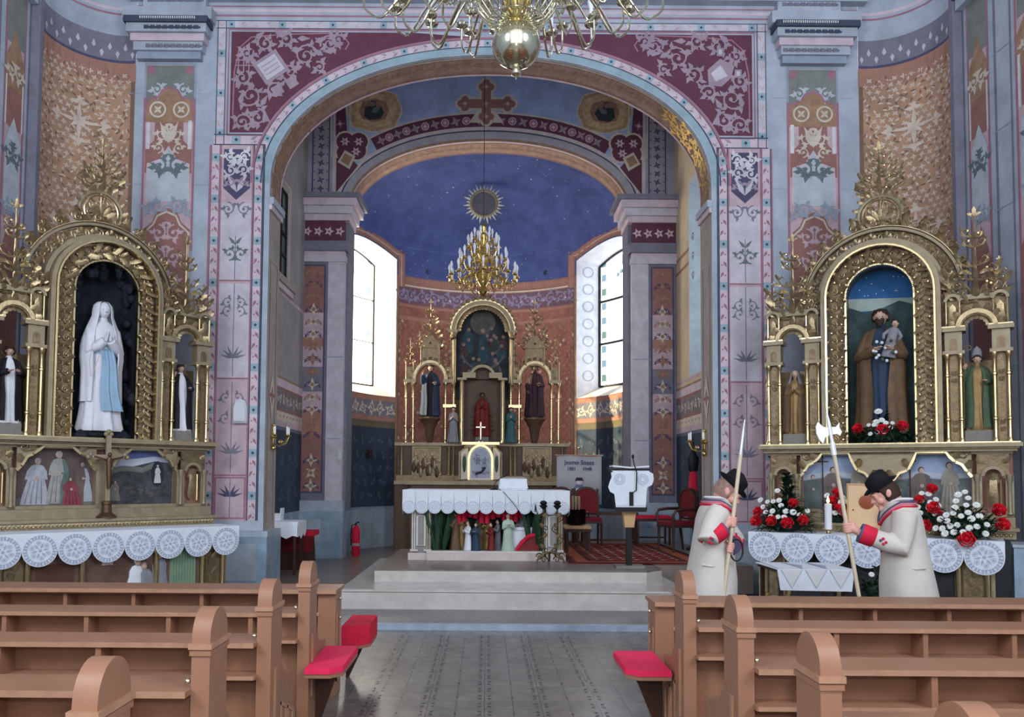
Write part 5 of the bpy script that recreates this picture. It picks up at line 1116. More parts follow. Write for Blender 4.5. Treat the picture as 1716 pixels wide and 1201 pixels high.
for x0, x1 in ((-1.5, -.9), (.9, 1.5)):
    b.box(x0, x1, -.04, .0, zb+.16, zt-.12, GOLDD); b.sweep([(x0, zb+.14), (x1, zb+.14), (x1, zt-.1), (x0, zt-.1)], .04, -.07, 0, GOLDM, True)
    for k in range(12): b.ball((x0+(x1-x0)*(k+.5)/12, -.06, zb+.3+.12*sin(k*1.7)), (.05, .05, .12), GOLDM if k % 2 else WALN, 7, 5); b.ball((x0+(x1-x0)*(k+.5)/12, -.07, zb+.46+.12*sin(k*1.7)), .03, STF, 6, 4)
for x in (-1.75, -.72, -.62, .62, .72, 1.75): b.lathe([(.05, zb+.12), (.03, zb+.16), (.03, zt-.14), (.05, zt-.08)], (x, -.04, 0), GOLD, 8)
b.build('predella', rt)
# middle arch with the painting
zsp = hz(556); ra = 50*S_
def UU(r, z0): return [(-r, z0)] + [(-r, z0+(zsp-z0)*i/5) for i in range(1, 5)] + arc((0, zsp), r, 180, 0, 22) + [(r, zsp-(zsp-z0)*i/5) for i in range(1, 6)]
b = MB(); z640 = hz(645)
b.sweep(UU(ra, z640), .09, .0, .3, GOLDM); b.sweep(UU(ra-.05, z640), .03, -.04, .2, GOLD); b.sweep(UU(ra+.06, z640)[5:-5], .035, .0, .2, GOLDB)
for i in range(21): a_ = pi*(i+.5)/21; b.leaf(((ra-.06)*cos(a_), .0, zsp+(ra-.06)*sin(a_)), (-cos(a_), -.1, -sin(a_)), (0, -1, 0), .14, .1, .9, GOLD, 4); b.leaf(((ra+.06)*cos(a_), .0, zsp+(ra+.06)*sin(a_)), (cos(a_), -.1, sin(a_)), (0, -1, 0), .11, .08, 1.1, GOLD, 4)
for s_ in (-1, 1):
    b.box(s_*ra-.1, s_*ra+.1, -.08, .3, zsp-.03, zsp+.03, GOLDM); b.lathe([(.05, z640), (.035, z640+.06), (.035, zsp-.18), (.07, zsp-.06), (.08, zsp-.03)], (s_*(ra-.02), -.05, 0), GOLD, 10)
    b.ball((s_*ra, -.05, zsp-.12), .075, GOLDD, 8, 6)
foliage(b, 0, zsp+ra+.03, .1, .3, .3, GOLDD, 4)
b.build('arched_frame', rt)
pp = Paint(lambda u, v, h: (u, .22-h, v)); inn = arc((0, zsp), ra-.06, 0, 180, 22)
pp.poly(inn + [(-ra+.06, z640-.3), (ra-.06, z640-.3)], pm((44, 52, 58), var=.35, scale=4), 0)
pp.disc((0, zsp+.25), .28, pm((92, 86, 78), var=.25, scale=5), 1, 18)
rg = random.Random(21); fig = [pm((40, 74, 92), var=.3), pm((84, 52, 54), var=.3), pm((96, 90, 86), var=.3), pm((56, 66, 62), var=.3), pm((62, 62, 84), var=.3)]
for k in range(26):
    x, z = rg.uniform(-.46, .46), rg.uniform(z640-.1, zsp+.1); pp.poly([(x+.12*cos(a_)*rg.uniform(.6, 1.2), z+.17*sin(a_)*rg.uniform(.6, 1.2)) for a_ in [2*pi*i/8 for i in range(8)]], fig[k % 5], 1)
    pp.disc((x, z+.19), .042, pm((150, 116, 98)), 3, 8)
pp.poly([(-.1, zsp-.5), (.14, zsp-.5), (.1, zsp-.1), (0, zsp), (-.08, zsp-.1)], fig[0], 3); pp.disc((0, zsp+.06), .05, pm((170, 136, 116)), 4, 10)
pp.rib(arc((0, zsp-.3), .5, 200, 340, 14), .05, pm((86, 92, 92)), 3)
pp.build('altar_painting', rt, 0)
b = MB(); b.box(-ra, ra, .24, .3, zt, zsp+ra*.6, WALN); b.build('back_board', rt)
# throne niche below the painting
b = MB(); zq = hz(635); za = hz(668)
for s_ in (-1, 1):
    b.box(s_*34*S_-.04, s_*34*S_+.04, -.2, .2, zt, zq-.0, GOLDM); b.lathe([(.04, zt), (.028, zt+.05), (.028, zq-.1), (.045, zq-.04)], (s_*34*S_, -.23, 0), GOLDB, 10); b.box(s_*34*S_-.1, s_*34*S_+.1, -.26, .2, zq-.05, zq, GOLDM)
    b.box(s_*22*S_-.14, s_*22*S_+.14, -.2, .1, zq-.0, zq+.12, GOLDM)
am = arc((0, zq), 20*S_, 0, 180, 14); b.sweep(am, .06, -.22, .1, GOLDM); b.prism(am, .0, .1, WALN); b.box(-32*S_, 32*S_, .1, .2, zt, zq, WALN)
b.build('throne_niche', rt)
# side bays: paired colonnettes, arch, tall crocketed pinnacle
for s_ in (-1, 1):
    q = root('side_bay', (0, 0, 0)); q.parent = rt
    zar = hz(642)
    for x in (48, 62, 116, 128): column(q, s_*x*S_, -.02, zt, zar, .026)
    b = MB()
    for x in (55, 122):
        b.box(s_*x*S_-.14, s_*x*S_+.14, -.07, .2, zar, zar+.07, GOLDM); b.box(s_*x*S_-.1, s_*x*S_+.1, -.04, .16, zar+.07, zar+.35, GOLDD)
        for k in (-1, 1): b.lathe([(.02, zar+.07), (.014, zar+.1), (.014, zar+.4), (.024, zar+.46)], (s_*x*S_+k*.08, -.05, 0), GOLD, 8)
        foliage(b, s_*x*S_, zar+.42, .02, .55, .2, GOLD, 5)
    b.box(s_*55*S_-.14, s_*55*S_+.14, -.05, .12, hz(683), hz(678), GOLDB)
    xc = s_*88*S_; aa = arc((xc, zar+.06), 27*S_, 0, 180, 18, 27*S_*1.15); b.sweep(aa, .06, -.06, .14, GOLD); b.sweep(arc((xc, zar+.06), 24*S_, 0, 180, 18, 24*S_*1.15), .03, -.03, .1, GOLDD)
    for i in range(11): a_ = pi*(i+.5)/11; b.leaf((xc+27*S_*cos(a_), -.03, zar+.06+31*S_*sin(a_)), (cos(a_), -.1, sin(a_)), (0, -1, 0), .13, .09, 1.1, GOLD, 4)
    b.build('canopy', q)
    b = MB(); z0 = hz(605); b.box(xc-.2, xc+.2, -.02, .16, z0-.1, z0+.28, GOLDD); b.prism([(xc-.26, z0+.28), (xc+.26, z0+.28), (xc, z0+.62)], -.05, .16, GOLDD)
    for k in (-1, 1): b.lathe([(.02, z0-.1), (.015, z0), (.015, z0+.28), (.025, z0+.3)], (xc+k*.2, -.06, 0), GOLD, 8); foliage(b, xc+k*.24, z0+.28, 0, .35, .18, GOLD, 4)
    foliage(b, xc, z0+.3, .02, hz(505)-z0-.3, .42, GOLD, 9, seed=3)
    b.build('pinnacle', q)
    b = MB(); zc = hz(700); b.lathe([(.06, zt), (.08, zt+.06), (.12, zc-.22), (.2, zc-.08), (.24, zc-.04), (.24, zc)], (xc, -.05, 0), WALN, 8); b.build('console', q)
statue('statue', 'bishop statue in dark cloak and pale robe on the left side of the high altar', (hx-87*S_, HY-.06, hz(700)), 0, 1.16, STBK, STDB, None, 'bless', STF, seed=4, plinth=None)
statue('statue', 'dark plum robed statue on the right side of the high altar', (hx+88*S_, HY-.06, hz(700)), 0, 1.16, STPU, STPU, None, 'down', STBR, seed=6)
def rays(rt, h):
    for s_ in (-1, 1):
        for k in range(4): b = MB(); z = .18*h+k*.1*h; b.tube([(s_*.17*h, .06, z), (s_*(.3 - .02*k)*h, .05, z+.01*k)], [.02*h, .008*h], GOLDB, n=6); b.build('ray', rt)
statue('statue', 'dark red robed crowned statue enthroned in the middle of the high altar', (hx, HY-.1, zt+.12), 0, .98, STRD, STRD, None, 'pray', STBR, seed=9, extra=rays, plinth=(.14, .12))
for s_, m_, lb in ((-1, STGY, 'left'), (1, STTL, 'right')):
    statue('angel_statue', '%s robed praying angel statuette of the high altar beside the red statue' % ('grey' if s_ < 0 else 'teal'), (hx+s_*48*S_, HY-.14, zt), 0, .78, m_, None, None, 'pray', STF, seed=14)
# small cross above the tabernacle
rt = root('altar_cross', (hx-2*S_, HY-.5, zt+.0), 0, 'small white metal cross standing on the tabernacle', 'cross')
b = MB(); b.lathe([(.07, 0), (.06, .02), (.02, .05), (.015, .1)], (0, 0, 0), SILVER, 12); b.box(-.012, .012, -.01, .01, .1, .42, SILVER); b.box(-.1, .1, -.01, .01, .3, .325, SILVER); b.build('cross', rt)
b = MB(); b.box(-.16, .16, -.02, .1, 0, .1, PLINTH); 
rt['label'] = 'small white metal cross standing above the tabernacle doors'
# tabernacle
TW = mat('tabernacle_white', (236, 230, 214), rough=.5, var=.05)
rt = root('tabernacle', (hx-2*S_, HY-.45, hz(806)), 0, 'white and gold tabernacle with open doors and arched pale niche', 'tabernacle')
H = hz(742)-hz(806)
b = MB(); b.box(-.36, .36, -.02, .4, 0, H, GOLDM); b.box(-.4, .4, -.06, .42, H-.06, H, GOLDB); b.box(-.38, .38, -.04, .4, 0, .05, GOLDM)
for x in (-.34, .34): b.lathe([(.03, .05), (.02, .08), (.02, H-.12), (.035, H-.06)], (x, -.05, 0), GOLDB, 8)
b.build('case', rt)
b = MB(); b.prism([(-.25, .03)]+arc((0, H*.55), .25, 180, 0, 16, H*.36)+[(.25, .03)], -.05, -.02, TW); b.sweep([(-.25, .03)]+arc((0, H*.55), .25, 180, 0, 16, H*.36)+[(.25, .03)], .05, -.09, -.02, GOLDB)
b.build('niche', rt)
pp = Paint(lambda u, v, h: (u, -.052-h, v)); PBL = pm((176, 190, 214), var=.1, scale=12); pp.poly([(-.2, .06)]+arc((0, H*.55), .2, 180, 0, 14, H*.29)+[(.2, .06)], PBL, 0)
for k in range(9): pp.scroll((random.Random(k).uniform(-.13, .13), random.Random(k+30).uniform(.15, .66)), .06, k, 1.2, .014, GREYV, 1, 1, 12, 2)
pp.poly([(-.12, .18), (.02, .22), (.05, .3), (.12, .3), (.1, .24), (.02, .16), (-.1, .13)], BLACK, 2); pp.build('niche_panel', rt, 0)
for s_ in (-1, 1):
    b = MB(); M_ = Matrix.Translation((s_*.27, -.06, .04)) @ Matrix.Rotation(-s_*radians(50), 4, 'Z')
    b.M = M_; x0, x1 = (0, .26) if s_ > 0 else (-.26, 0); hh = H*.82
    out_ = [(x0, 0), (x1, 0), (x1, hh*(.82 if s_ > 0 else 1)), ((x0+x1)/2, hh*.95), (x0, hh*(1 if s_ > 0 else .82))]
    b.prism(out_, -.015, .015, TW); b.sweep(out_, .03, -.03, -.012, GOLDB, True)
    b.ball(((x0+x1)/2, -.02, hh*.5), (.06, .012, .2), STGR, 8, 6); b.ball(((x0+x1)/2, -.025, hh*.74), .035, STF, 8, 6)
    b.build('door', rt)
# ================================================================== PEWS
def pew_front_name(i): return ('first', 'second', 'third', 'fourth')[i]
def make_pew(sg):            # sg = -1: stands left of the aisle and runs to -x;  +1 the mirror image
    rt = root('pew', (0, 0, 0)); LEN = 3.9; X = lambda a: sg*a
    def bx(b, x0, x1, *r): a, c = sorted((X(x0), X(x1))); b.box(a, c, *r)
    b = MB()                 # end post with round head
    out = [(-.105, 0), (-.105, .955)] + [(-.105*cos(pi*k/16), .955+.115*sin(pi*k/16)) for k in range(1, 16)] + [(.105, .955), (.105, 0)]
    b.prism(out, -.036, .036, WOOD, 'x'); b.build('end_post', rt, 30)
    b = MB(); b.box(-.046, .046, -.118, .118, .920, .942, WOODL); b.box(-.042, .042, -.113, .113, .895, .915, WOOD); b.build('collar', rt, 0)
    b = MB()                 # arm panel in front of the post
    out = [(.1, 0), (.1, .60), (.16, .60), (.2, .57), (.235, .52), (.3, .505), (.40, .50), (.45, .49), (.46, .47), (.43, .44), (.42, .38), (.45, .30), (.5, .24), (.5, 0)]
    b.prism(out, -.025, .025, WOOD, 'x')
    for y0, y1, z0, z1 in ((.15, .27, .06, .40), (.30, .42, .06, .34)):
        for s_ in (-1, 1):
            for q in ((y0, y0+.016, z0, z1), (y1-.016, y1, z0, z1-.05), (y0, y1, z0, z0+.016)): b.box(s_*.025-.006, s_*.025+.006, *q, WOODL)
            b.prism([(y0, z1), (y0, z1-.018), (y1, z1-.07), (y1, z1-.05)], s_*.025-.006, s_*.025+.006, WOODL, 'x')
    b.build('arm_panel', rt, 30)
    b = MB(); b.box(-.045, .045, -.035, -.012, .24, .62, WOODL); b.build('edge_moulding', rt, 0)
    b = MB(); bx(b, .036, LEN, -.16, .1, .745, .768, WOOD); bx(b, .036, LEN, -.165, -.155, .745, .769, WOODL); b.build('book_ledge', rt, 0)
    b = MB(); bx(b, .0, LEN, -.02, .03, .05, .742, WOOD); bx(b, .03, LEN, -.15, -.02, .585, .603, WOOD); bx(b, .036, LEN, -.155, -.148, .585, .604, WOODL)
    bx(b, .03, LEN, -.026, -.02, .07, .5, WOOD); b.build('back_panel', rt, 0)
    b = MB()
    for k in range(8): x = .30+k*.5; bx(b, x-.0, x+.028, -.15, -.02, .603, .742, WOOD)
    for k in range(8):
        x = .30+k*.5; b2 = MB(); bx(b2, x, x+.028, -.15, -.02, .603, .742, WOOD); b2.build('divider', rt, 0)
    b = MB(); bx(b, .03, LEN, .05, .48, .43, .46, WOOD); bx(b, .05, LEN, .42, .45, .05, .43, WOOD); b.build('seat', rt, 0)
    b = MB(); bx(b, .05, LEN, -.33, -.2, .16, .19, WOOD); bx(b, .05, .1, -.33, -.02, 0, .16, WOOD); bx(b, LEN-.1, LEN-.05, -.33, -.02, 0, .16, WOOD); b.build('kneeler', rt, 0)
    b = MB(); a, c = sorted((X(LEN-.07), X(LEN))); b.prism(out, a, c, WOOD, 'x'); b.prism([(-.105, 0), (-.105, .955)] + [(-.105*cos(pi*k/16), .955+.115*sin(pi*k/16)) for k in range(1, 16)] + [(.105, .955), (.105, 0)], a, c, WOOD, 'x'); b.build('wall_end', rt, 30)
    for z in (.885,):
        b = MB(); b.ball((X(.05), -.1, z-.09), .012, SILVER, 8, 6); b.build('hook', rt)
    return rt
ORD = ('front', 'second', 'third', 'nearest')
for sg, side, xs, ys in ((-1, 'left', -1.115, (5.05, 4.17, 3.27, 2.36)), (1, 'right', 1.165, (4.68, 3.70, 2.82, 1.94))):
    base = make_pew(sg)
    for i, y in enumerate(ys):
        o = base if i == 0 else copy_tree(base)
        o.location = (xs, y, 0)
        tag(o, {0: 'brown wooden pew with round headed end post, foremost of the pews %s of the aisle', 1: 'brown wooden pew, second from the altar steps %s of the aisle', 2: 'brown wooden pew, third from the altar steps %s of the aisle', 3: 'brown wooden pew nearest the viewer %s of the aisle'}[i] % side, 'pew', 'pews %s of the aisle' % side)
    # front desk before the first pew
    yd = 6.02 if sg < 0 else 5.55; LEN = 4.2
    rt = root('pew_desk', (xs, yd, 0), 0, 'low brown wooden desk in front of the pews, %s of the aisle' % side, 'desk')
    X = lambda a: sg*a
    def bx(b, x0, x1, *r): a, c = sorted((X(x0), X(x1))); b.box(a, c, *r)
    b = MB(); bx(b, -.03, LEN, -.17, .16, .75, .775, WOOD); bx(b, -.03, LEN, -.178, -.165, .748, .776, WOODL); bx(b, -.02, LEN, -.15, .14, .735, .75, WOOD); b.build('top_board', rt, 0)
    b = MB(); bx(b, 0, LEN, .02, .06, .03, .735, WOOD); bx(b, .1, LEN, -.13, .02, .585, .603, WOOD); bx(b, .1, LEN, -.136, -.128, .582, .606, WOODL); bx(b, 0, LEN, .06, .075, .03, .12, WOOD); b.build('front_panel', rt, 0)
    b = MB(); bx(b, -.02, .11, -.13, .1, 0, .735, WOOD); bx(b, -.028, -.02, -.09, .06, .1, .16, WOODL); bx(b, -.028, -.02, -.09, -.075, .1, .6, WOODL); bx(b, -.028, -.02, .045, .06, .1, .6, WOODL); b.build('end_panel', rt, 0)
    for k in range(8): x = .45+k*.5; b = MB(); bx(b, x, x+.028, -.13, .02, .603, .735, WOOD); b.build('divider', rt, 0)
    for z in (.70, .56): b = MB(); a, c = sorted((X(-.045), X(-.02))); b.ball((X(-.04), -.06, z), .013, SILVER, 8, 6); b.tube([(X(-.04), -.06, z), (X(-.015), -.06, z)], .006, SILVER, n=6); b.build('hook', rt)
def flap(label, x0, x1, y0, y1, z, th, m):
    xa, xb = sorted((x0, x1)); rt = root('fold_out_seat', ((xa+xb)/2, (y0+y1)/2, 0), 0, label, 'seat', 'red fold-out seats at the pew ends'); hw, hd = (xb-xa)/2, (y1-y0)/2; wallside = -1 if x1 < 0 else 1
    b = MB(); c = .07; e = -wallside
    o_ = [(-e*hw, -hd), (e*(hw-c), -hd), (e*hw, -hd+c), (e*hw, hd-c*.4), (e*(hw-c*.4), hd), (-e*hw, hd)]
    b.prism(o_, z-th, z-.012, m, 'z'); b.prism([(x*.97, y*.985) for x, y in o_], z-.012, z, m, 'z'); b.build('cushion', rt, 30)
    b = MB(); b.prism([(x*.98, y*.98) for x, y in o_], z-th-.025, z-th, WOOD, 'z'); b.build('board', rt, 0)
    b = MB(); b.prism([(-e*hw, z-th-.025), (e*hw*.4, z-th-.025), (-e*hw*.8, 0.0), (-e*hw, 0)], -.02, .02, DWOOD); b.build('bracket', rt, 0)
PINKR = mat('pinkish_red_velvet', (222, 40, 84), rough=.7, var=.06, scale=8)
flap('pinkish red fold-out seat on the right pew end', 1.125, .855, 4.84, 5.40, .45, .035, PINKR)
flap('pinkish red fold-out seat on the left pew end, nearer of the two', -1.085, -.86, 4.84, 5.5, .45, .035, PINKR)
flap('thick crimson seat beyond the left front desk', -1.11, -.895, 6.22, 6.72, .45, .15, RED)
# ================================================================== MAIN ALTAR AND ITS THINGS
MY = 11.4; PZ = .43; ax = P(816, 900, MY).x
ALT = mat('altar_white_stone', (206, 202, 196), rough=.45, var=.1, scale=5); ALTG = mat('altar_grey_stone', (150, 146, 142), rough=.45, var=.15, scale=5); PINKSL = mat('pale_pink_marble', (206, 192, 188), rough=.35, var=.1, scale=6)
rt = root('main_altar', (ax, MY, PZ), 0, 'stone main altar with a carved figure scene under the white cloth', 'altar')
b = MB(); b.box(-1.12, 1.12, -.02, 1.0, 0, .1, PINKSL); b.box(-.85, .85, -.07, -.02, 0, .11, PINKSL); b.box(-.86, .86, -.04, .1, .10, .13, ALT); b.build('plinth', rt, 0)
for s_ in (-1, 1):
    b = MB(); x0, x1 = (-1.08, -.80) if s_ < 0 else (.80, 1.08); b.box(x0, x1, .02, .9, .1, .92, ALTG); xm = (x0+x1)/2
    b.sweep([(xm-.055, .2), (xm+.055, .2), (xm+.055, .62), (xm-.055, .62)], .03, -.005, .02, ALT, True)
    for x in (x0+.02, x1-.02, x0+.05, x1-.05): b.box(x-.008, x+.008, .0, .03, .12, .9, ALT if x < xm else GOLDM)
    b.box(x0-.01, x0+.1, -.02, .05, .12, .15, ALT); b.box(x1-.1, x1+.01, -.02, .05, .12, .15, ALT); b.build('pier', rt, 0)
b = MB(); b.box(-.82, .82, .42, .5, .1, .92, mat('relief_ground', (34, 44, 44), rough=.8, var=.3, scale=7)); b.build('back_wall', rt, 0)
b = MB(); b.box(-1.12, 1.12, -.03, 1.02, .92, .985, ALT); b.build('tabletop', rt, 0)
b = MB()
rg = random.Random(3)
for i in range(13):
    x = -.5+i*.083; L_ = .37+.05*sin(i*1.4); b.tube([(x, .3, .92), (x+.02, .22, .86), (x, .2, .92-L_)], [.05, .06, .035], RED, n=8)
b.build('red_drapery', rt)
for s_ in (-1, 1):
    b = MB()
    for k in range(26): x = s_*(.70+rg.uniform(-.09, .1)); y = rg.uniform(.08, .35); b.leaf((x, y, .12), (rg.uniform(-.25, .25), rg.uniform(-.2, .2), 1), (0, -1, 0), rg.uniform(.45, .78), .06, .5, GREEN if k % 2 else FERN, 5)
    b.build('palm_leaves', rt)
FIG = [(-.46, STBR, .56, .2), (-.27, STW, .42, .12), (-.16, STDB, .40, .05), (-.36, STGO, .58, .3), (.06, STRD, .40, .1), (.0, STGO, .5, .3), (.3, mat('relief_pale_green', (180, 200, 182), var=.1), .54, .06), (.16, STGY, .44, .28), (.5, STGY, .52, .32), (-.08, STBR, .55, .34), (.62, STBR, .5, .3)]
for k, (x, m_, h, y) in enumerate(FIG):
    b = MB(Matrix.Translation((x, y, .12)) @ Matrix.Rotation(radians(-60+k*37 % 120-30), 4, 'Z')); b.loft([ring_at(h, rx*1.15, ry*1.1, z, .06*max(0, 1-z*1.15), 8, k, 24) for z, rx, ry in BODY], m_)
    for s2 in (-1, 1): arm_on(b, h, s2, (s2*.14, -.08, .62), (s2*.04, -.17, .7), m_, STF)
    head_on(b, h, (0, -.01*h, .925*h), .068*h, STF, .2)
    b.ball((0, .012*h, .945*h), (.056*h, .058*h, .05*h), (HAIRM if k != 6 else FIG[6][1]), 8, 6)
    b.build('relief_figure', rt, 60)
b = MB(); b.box(.36, .72, .14, .3, .12, .44, STW); b.box(.34, .74, .12, .32, .42, .46, STW); b.build('relief_table', rt, 0)
b = MB(); b.prism([(.40, .12), (.74, .12), (.78, .36), (.72, .38), (.62, .36), (.54, .29), (.47, .19)], .06, .1, STRD); b.tube([(.42, .06, .14), (.5, .05, .25), (.6, .05, .34), (.74, .06, .37)], [.02, .03, .03, .02], RED, n=8); b.build('red_cloth', rt, 0)
rt = lace_cloth('altar_cloth', 'white lace-edged cloth covering the main altar', (ax, MY, 0), 0, -1.2, 1.17, -.06, 1.06, PZ+.986, .33, 13, .095, sides=True, LACE=LACEF)
rt = root('covered_missal_stand', (*P(859, 810, MY+.45).xy, PZ+.995), radians(4), 'missal stand draped with a white cloth, right half of the main altar', 'book stand')
b = MB(); b.prism([(-.12, 0), (.14, 0), (.14, .10), (-.12, .165)], -.2, .2, CLOTH, 'x'); b.prism([(-.2, .10), (.2, .10), (.215, .02), (-.215, .02)], -.135, -.12, CLOTH); b.build('cloth', rt, 0)
b = MB(); b.prism([(-.1, .168), (.13, .11), (.13, .128), (-.1, .186)], -.17, .17, BEIGE, 'x'); b.build('open_book', rt, 0)
def mike(rt, pts, nm='gooseneck'):
    b = MB(); b.lathe([(.06, 0), (.06, .015), (.03, .03), (.012, .035)], pts[0], BLACK, 14); b.build('base', rt)
    b = MB(); b.tube(pts, .006, BLACK, n=6); b.build(nm, rt)
    b = MB(); d = (Vector(pts[-1])-Vector(pts[-2])).normalized(); b.tube([Vector(pts[-1])-d*.01, Vector(pts[-1])+d*.05, Vector(pts[-1])+d*.09], [.012, .018, .012], BLACK, n=10); b.build('head', rt)
rt = root('microphone', (*P(828, 815, MY+.3).xy, PZ+.995), 0, 'black gooseneck microphone standing on the main altar', 'microphone')
mike(rt, [(0, 0, 0), (.0, 0, .06), (.03, .02, .12), (.09, .03, .17), (.14, .03, .2)])
b = MB(); a = P(838, 816, MY-.07); b.tube([(P(836, 815, MY+.28).x, MY+.28, PZ+1.0), (a.x, MY+.0, PZ+1.003), (a.x+.05, MY-.085, PZ+.97), (P(858, 838, MY-.1).x, MY-.088, 1.27), (P(872, 852, MY-.1).x, MY-.088, 1.11)], .004, BLACK, n=6)
tag(b.build('cable'), 'thin black cable hanging over the main altar cloth', 'cable')
# wrought stand in front of the right end of the altar
IRON = mat('gilded_iron', (98, 84, 56), rough=.4, metal=.7, var=.3, scale=20)
c = P(922, 940, 10.98); rt = root('candle_stand', (c.x, 10.98, PZ), 0, 'ornate wrought iron double candle stand before the right end of the main altar', 'stand')
for s_ in (-1, 1):
    b = MB(); x = s_*.095; b.tube([(x*.7, 0, .1), (x, 0, .3), (x, 0, .76)], .013, IRON, n=8)
    for k in range(4): b.spiral((x+s_*(.03 if k % 2 else -.03), .18+k*.15), .05, -pi/2, 1.3, .009, IRON, -.01, 1 if k % 2 else -1, 16, tail=(x, .1+k*.15)); b.leaf((x, -.02, .22+k*.14), (.5 if k % 2 else -.5, -.1, .6), (0, -1, 0), .09, .05, 1, GOLD, 4)
    b.build('upright', rt)
    b = MB(); b.lathe([(.01, .74), (.05, .78), (.055, .8), (.02, .8)], (x, 0, 0), BLACK, 12); b.ball((x, 0, .83), (.05, .05, .035), BLACK, 10, 6); b.build('candle_cup', rt)
for an in (-20, 200, 90):
    b = MB(Matrix.Rotation(radians(an), 4, 'Z')); b.tube([(0, 0, .16), (.1, 0, .14), (.19, 0, .06), (.2, 0, .012)], .014, IRON, n=8); b.spiral((.16, .1), .055, 0, 1.4, .011, IRON, 0, 1, 16); b.spiral((.09, .06), .045, pi, 1.3, .01, IRON, 0, -1, 14); b.build('foot', rt)
# lectern
LY = 10.58; c = P(1054, 946, LY); rt = root('lectern', (c.x, LY, PZ), 0, 'black pole lectern draped in white cloth with an open book', 'lectern')
b = MB(); b.box(-.19, .19, -.13, .13, 0, .035, PLINTH); b.build('base', rt, 0)
b = MB(); b.box(-.035, .035, -.03, .03, .035, 1.12, BLACK); b.build('pole', rt, 0)
b = MB(); b.loft([[(-w_, -w_*.8, z), (w_, -w_*.8, z), (w_, w_*.8, z), (-w_, w_*.8, z)] for z, w_ in ((.53, .06), (.74, .085))], mat('pale_wood', (206, 168, 122), rough=.5, var=.12, scale=8)); b.build('wooden_box', rt, 0)
b = MB(); b.prism([(-.16, .76), (.12, .92), (.12, .95), (-.16, .79)], -.21, .21, BLACK, 'x'); b.box(-.2, .2, -.17, -.15, .74, .8, BLACK); b.build('desk', rt, 0)
b = MB()
front = [(-.20, .80), (.19, .80), (.2, .98), (.21, 1.06), (.27, 1.09), (.295, 1.16), (.285, 1.24), (.22, 1.27), (-.19, 1.27), (-.265, 1.25), (-.255, 1.19), (-.28, 1.13), (-.3, 1.06), (-.275, 1.0), (-.22, .97)]
b.prism(front, -.175, -.165, CLOTH); b.prism([(-.17, 1.26), (.1, 1.3), (.1, 1.31), (-.17, 1.275)], -.24, .24, CLOTH, 'x'); b.build('cloth', rt, 0)
p_ = Paint(lambda u, v, h: (u, -.176-h, v))
for s_ in (-1, 1):
    for r_ in (.07, .05, .03): p_.ring((s_*.15, 1.16), r_, .008, LACE, 1, 20)
p_.line((-.19, .82), (.19, .82), .006, LACE, 1); p_.build('lace_pattern', rt, 0)
b = MB(); b.prism([(-.24, 1.325), (0, 1.305), (.24, 1.325), (.24, 1.345), (0, 1.325), (-.24, 1.345)], -.16, .12, CLOTH); b.box(-.25, .25, -.17, .13, 1.285, 1.305, BLACK); b.build('open_book', rt, 0)
rt2 = root('microphone', (c.x+.03, LY-.185, PZ), 0, 'thin black microphone clipped to the front of the lectern', 'microphone')
b = MB(); b.tube([(-.03, -.0, .86), (-.03, -.01, .98), (.03, -.02, 1.02), (.035, -.03, 1.25), (.0, -.03, 1.36), (-.01, -.0, 1.44)], .008, BLACK, n=6); b.box(-.055, -.005, -.01, .01, .82, 1.0, BLACK); b.build('gooseneck', rt2)
b = MB(); b.ball((-.01, 0, 1.46), (.018, .018, .03), BLACK, 8, 6); b.build('head', rt2)
# raised right part of the sanctuary, carpet, chairs
b = MB(); b.box(2.0, 3.64, 10.9, 15.1, .05, .43, PLATF); b.box(-.6, 2.0, 13.1, 15.3, .05, .43, PLATF); struct(b, 'floor_sanctuary_side')
CARP = mat('oriental_red', (120, 36, 34), rough=.95, var=.3, scale=12); CARP2 = mat('oriental_rust', (158, 84, 56), rough=.95, var=.3, scale=14); CARP3 = mat('oriental_dark', (62, 32, 36), rough=.95, var=.3, scale=14)
p_ = Paint(lambda u, v, h: (u, v, .437+h)); rt = root('carpet', (2.2, 13, .43), 0, 'patterned red oriental carpet right of the main altar', 'carpet')
b = MB(); b.box(-1.05, .95, -2.0, 1.5, .001, .008, CARP); b.build('pile', rt, 0)
p_ = Paint(lambda u, v, h: (u, v, .0085+h)); p_.frame(-1.03, -1.98, .93, 1.48, .06, CARP3, 1); p_.frame(-.93, -1.88, .83, 1.38, .16, CARP2, 1); p_.frame(-.74, -1.7, .64, 1.2, .04, CARP3, 1)
for i in range(7):
    for j in range(11):
        u, v = -.6+i*.19, -1.5+j*.24; p_.flower((u, v), .1, CARP2 if (i+j) % 2 else CARP3, 1, 4, .78*(i % 2)); p_.disc((u, v), .03, CREAM, 2, 6)
p_.build('pattern', rt, 0)
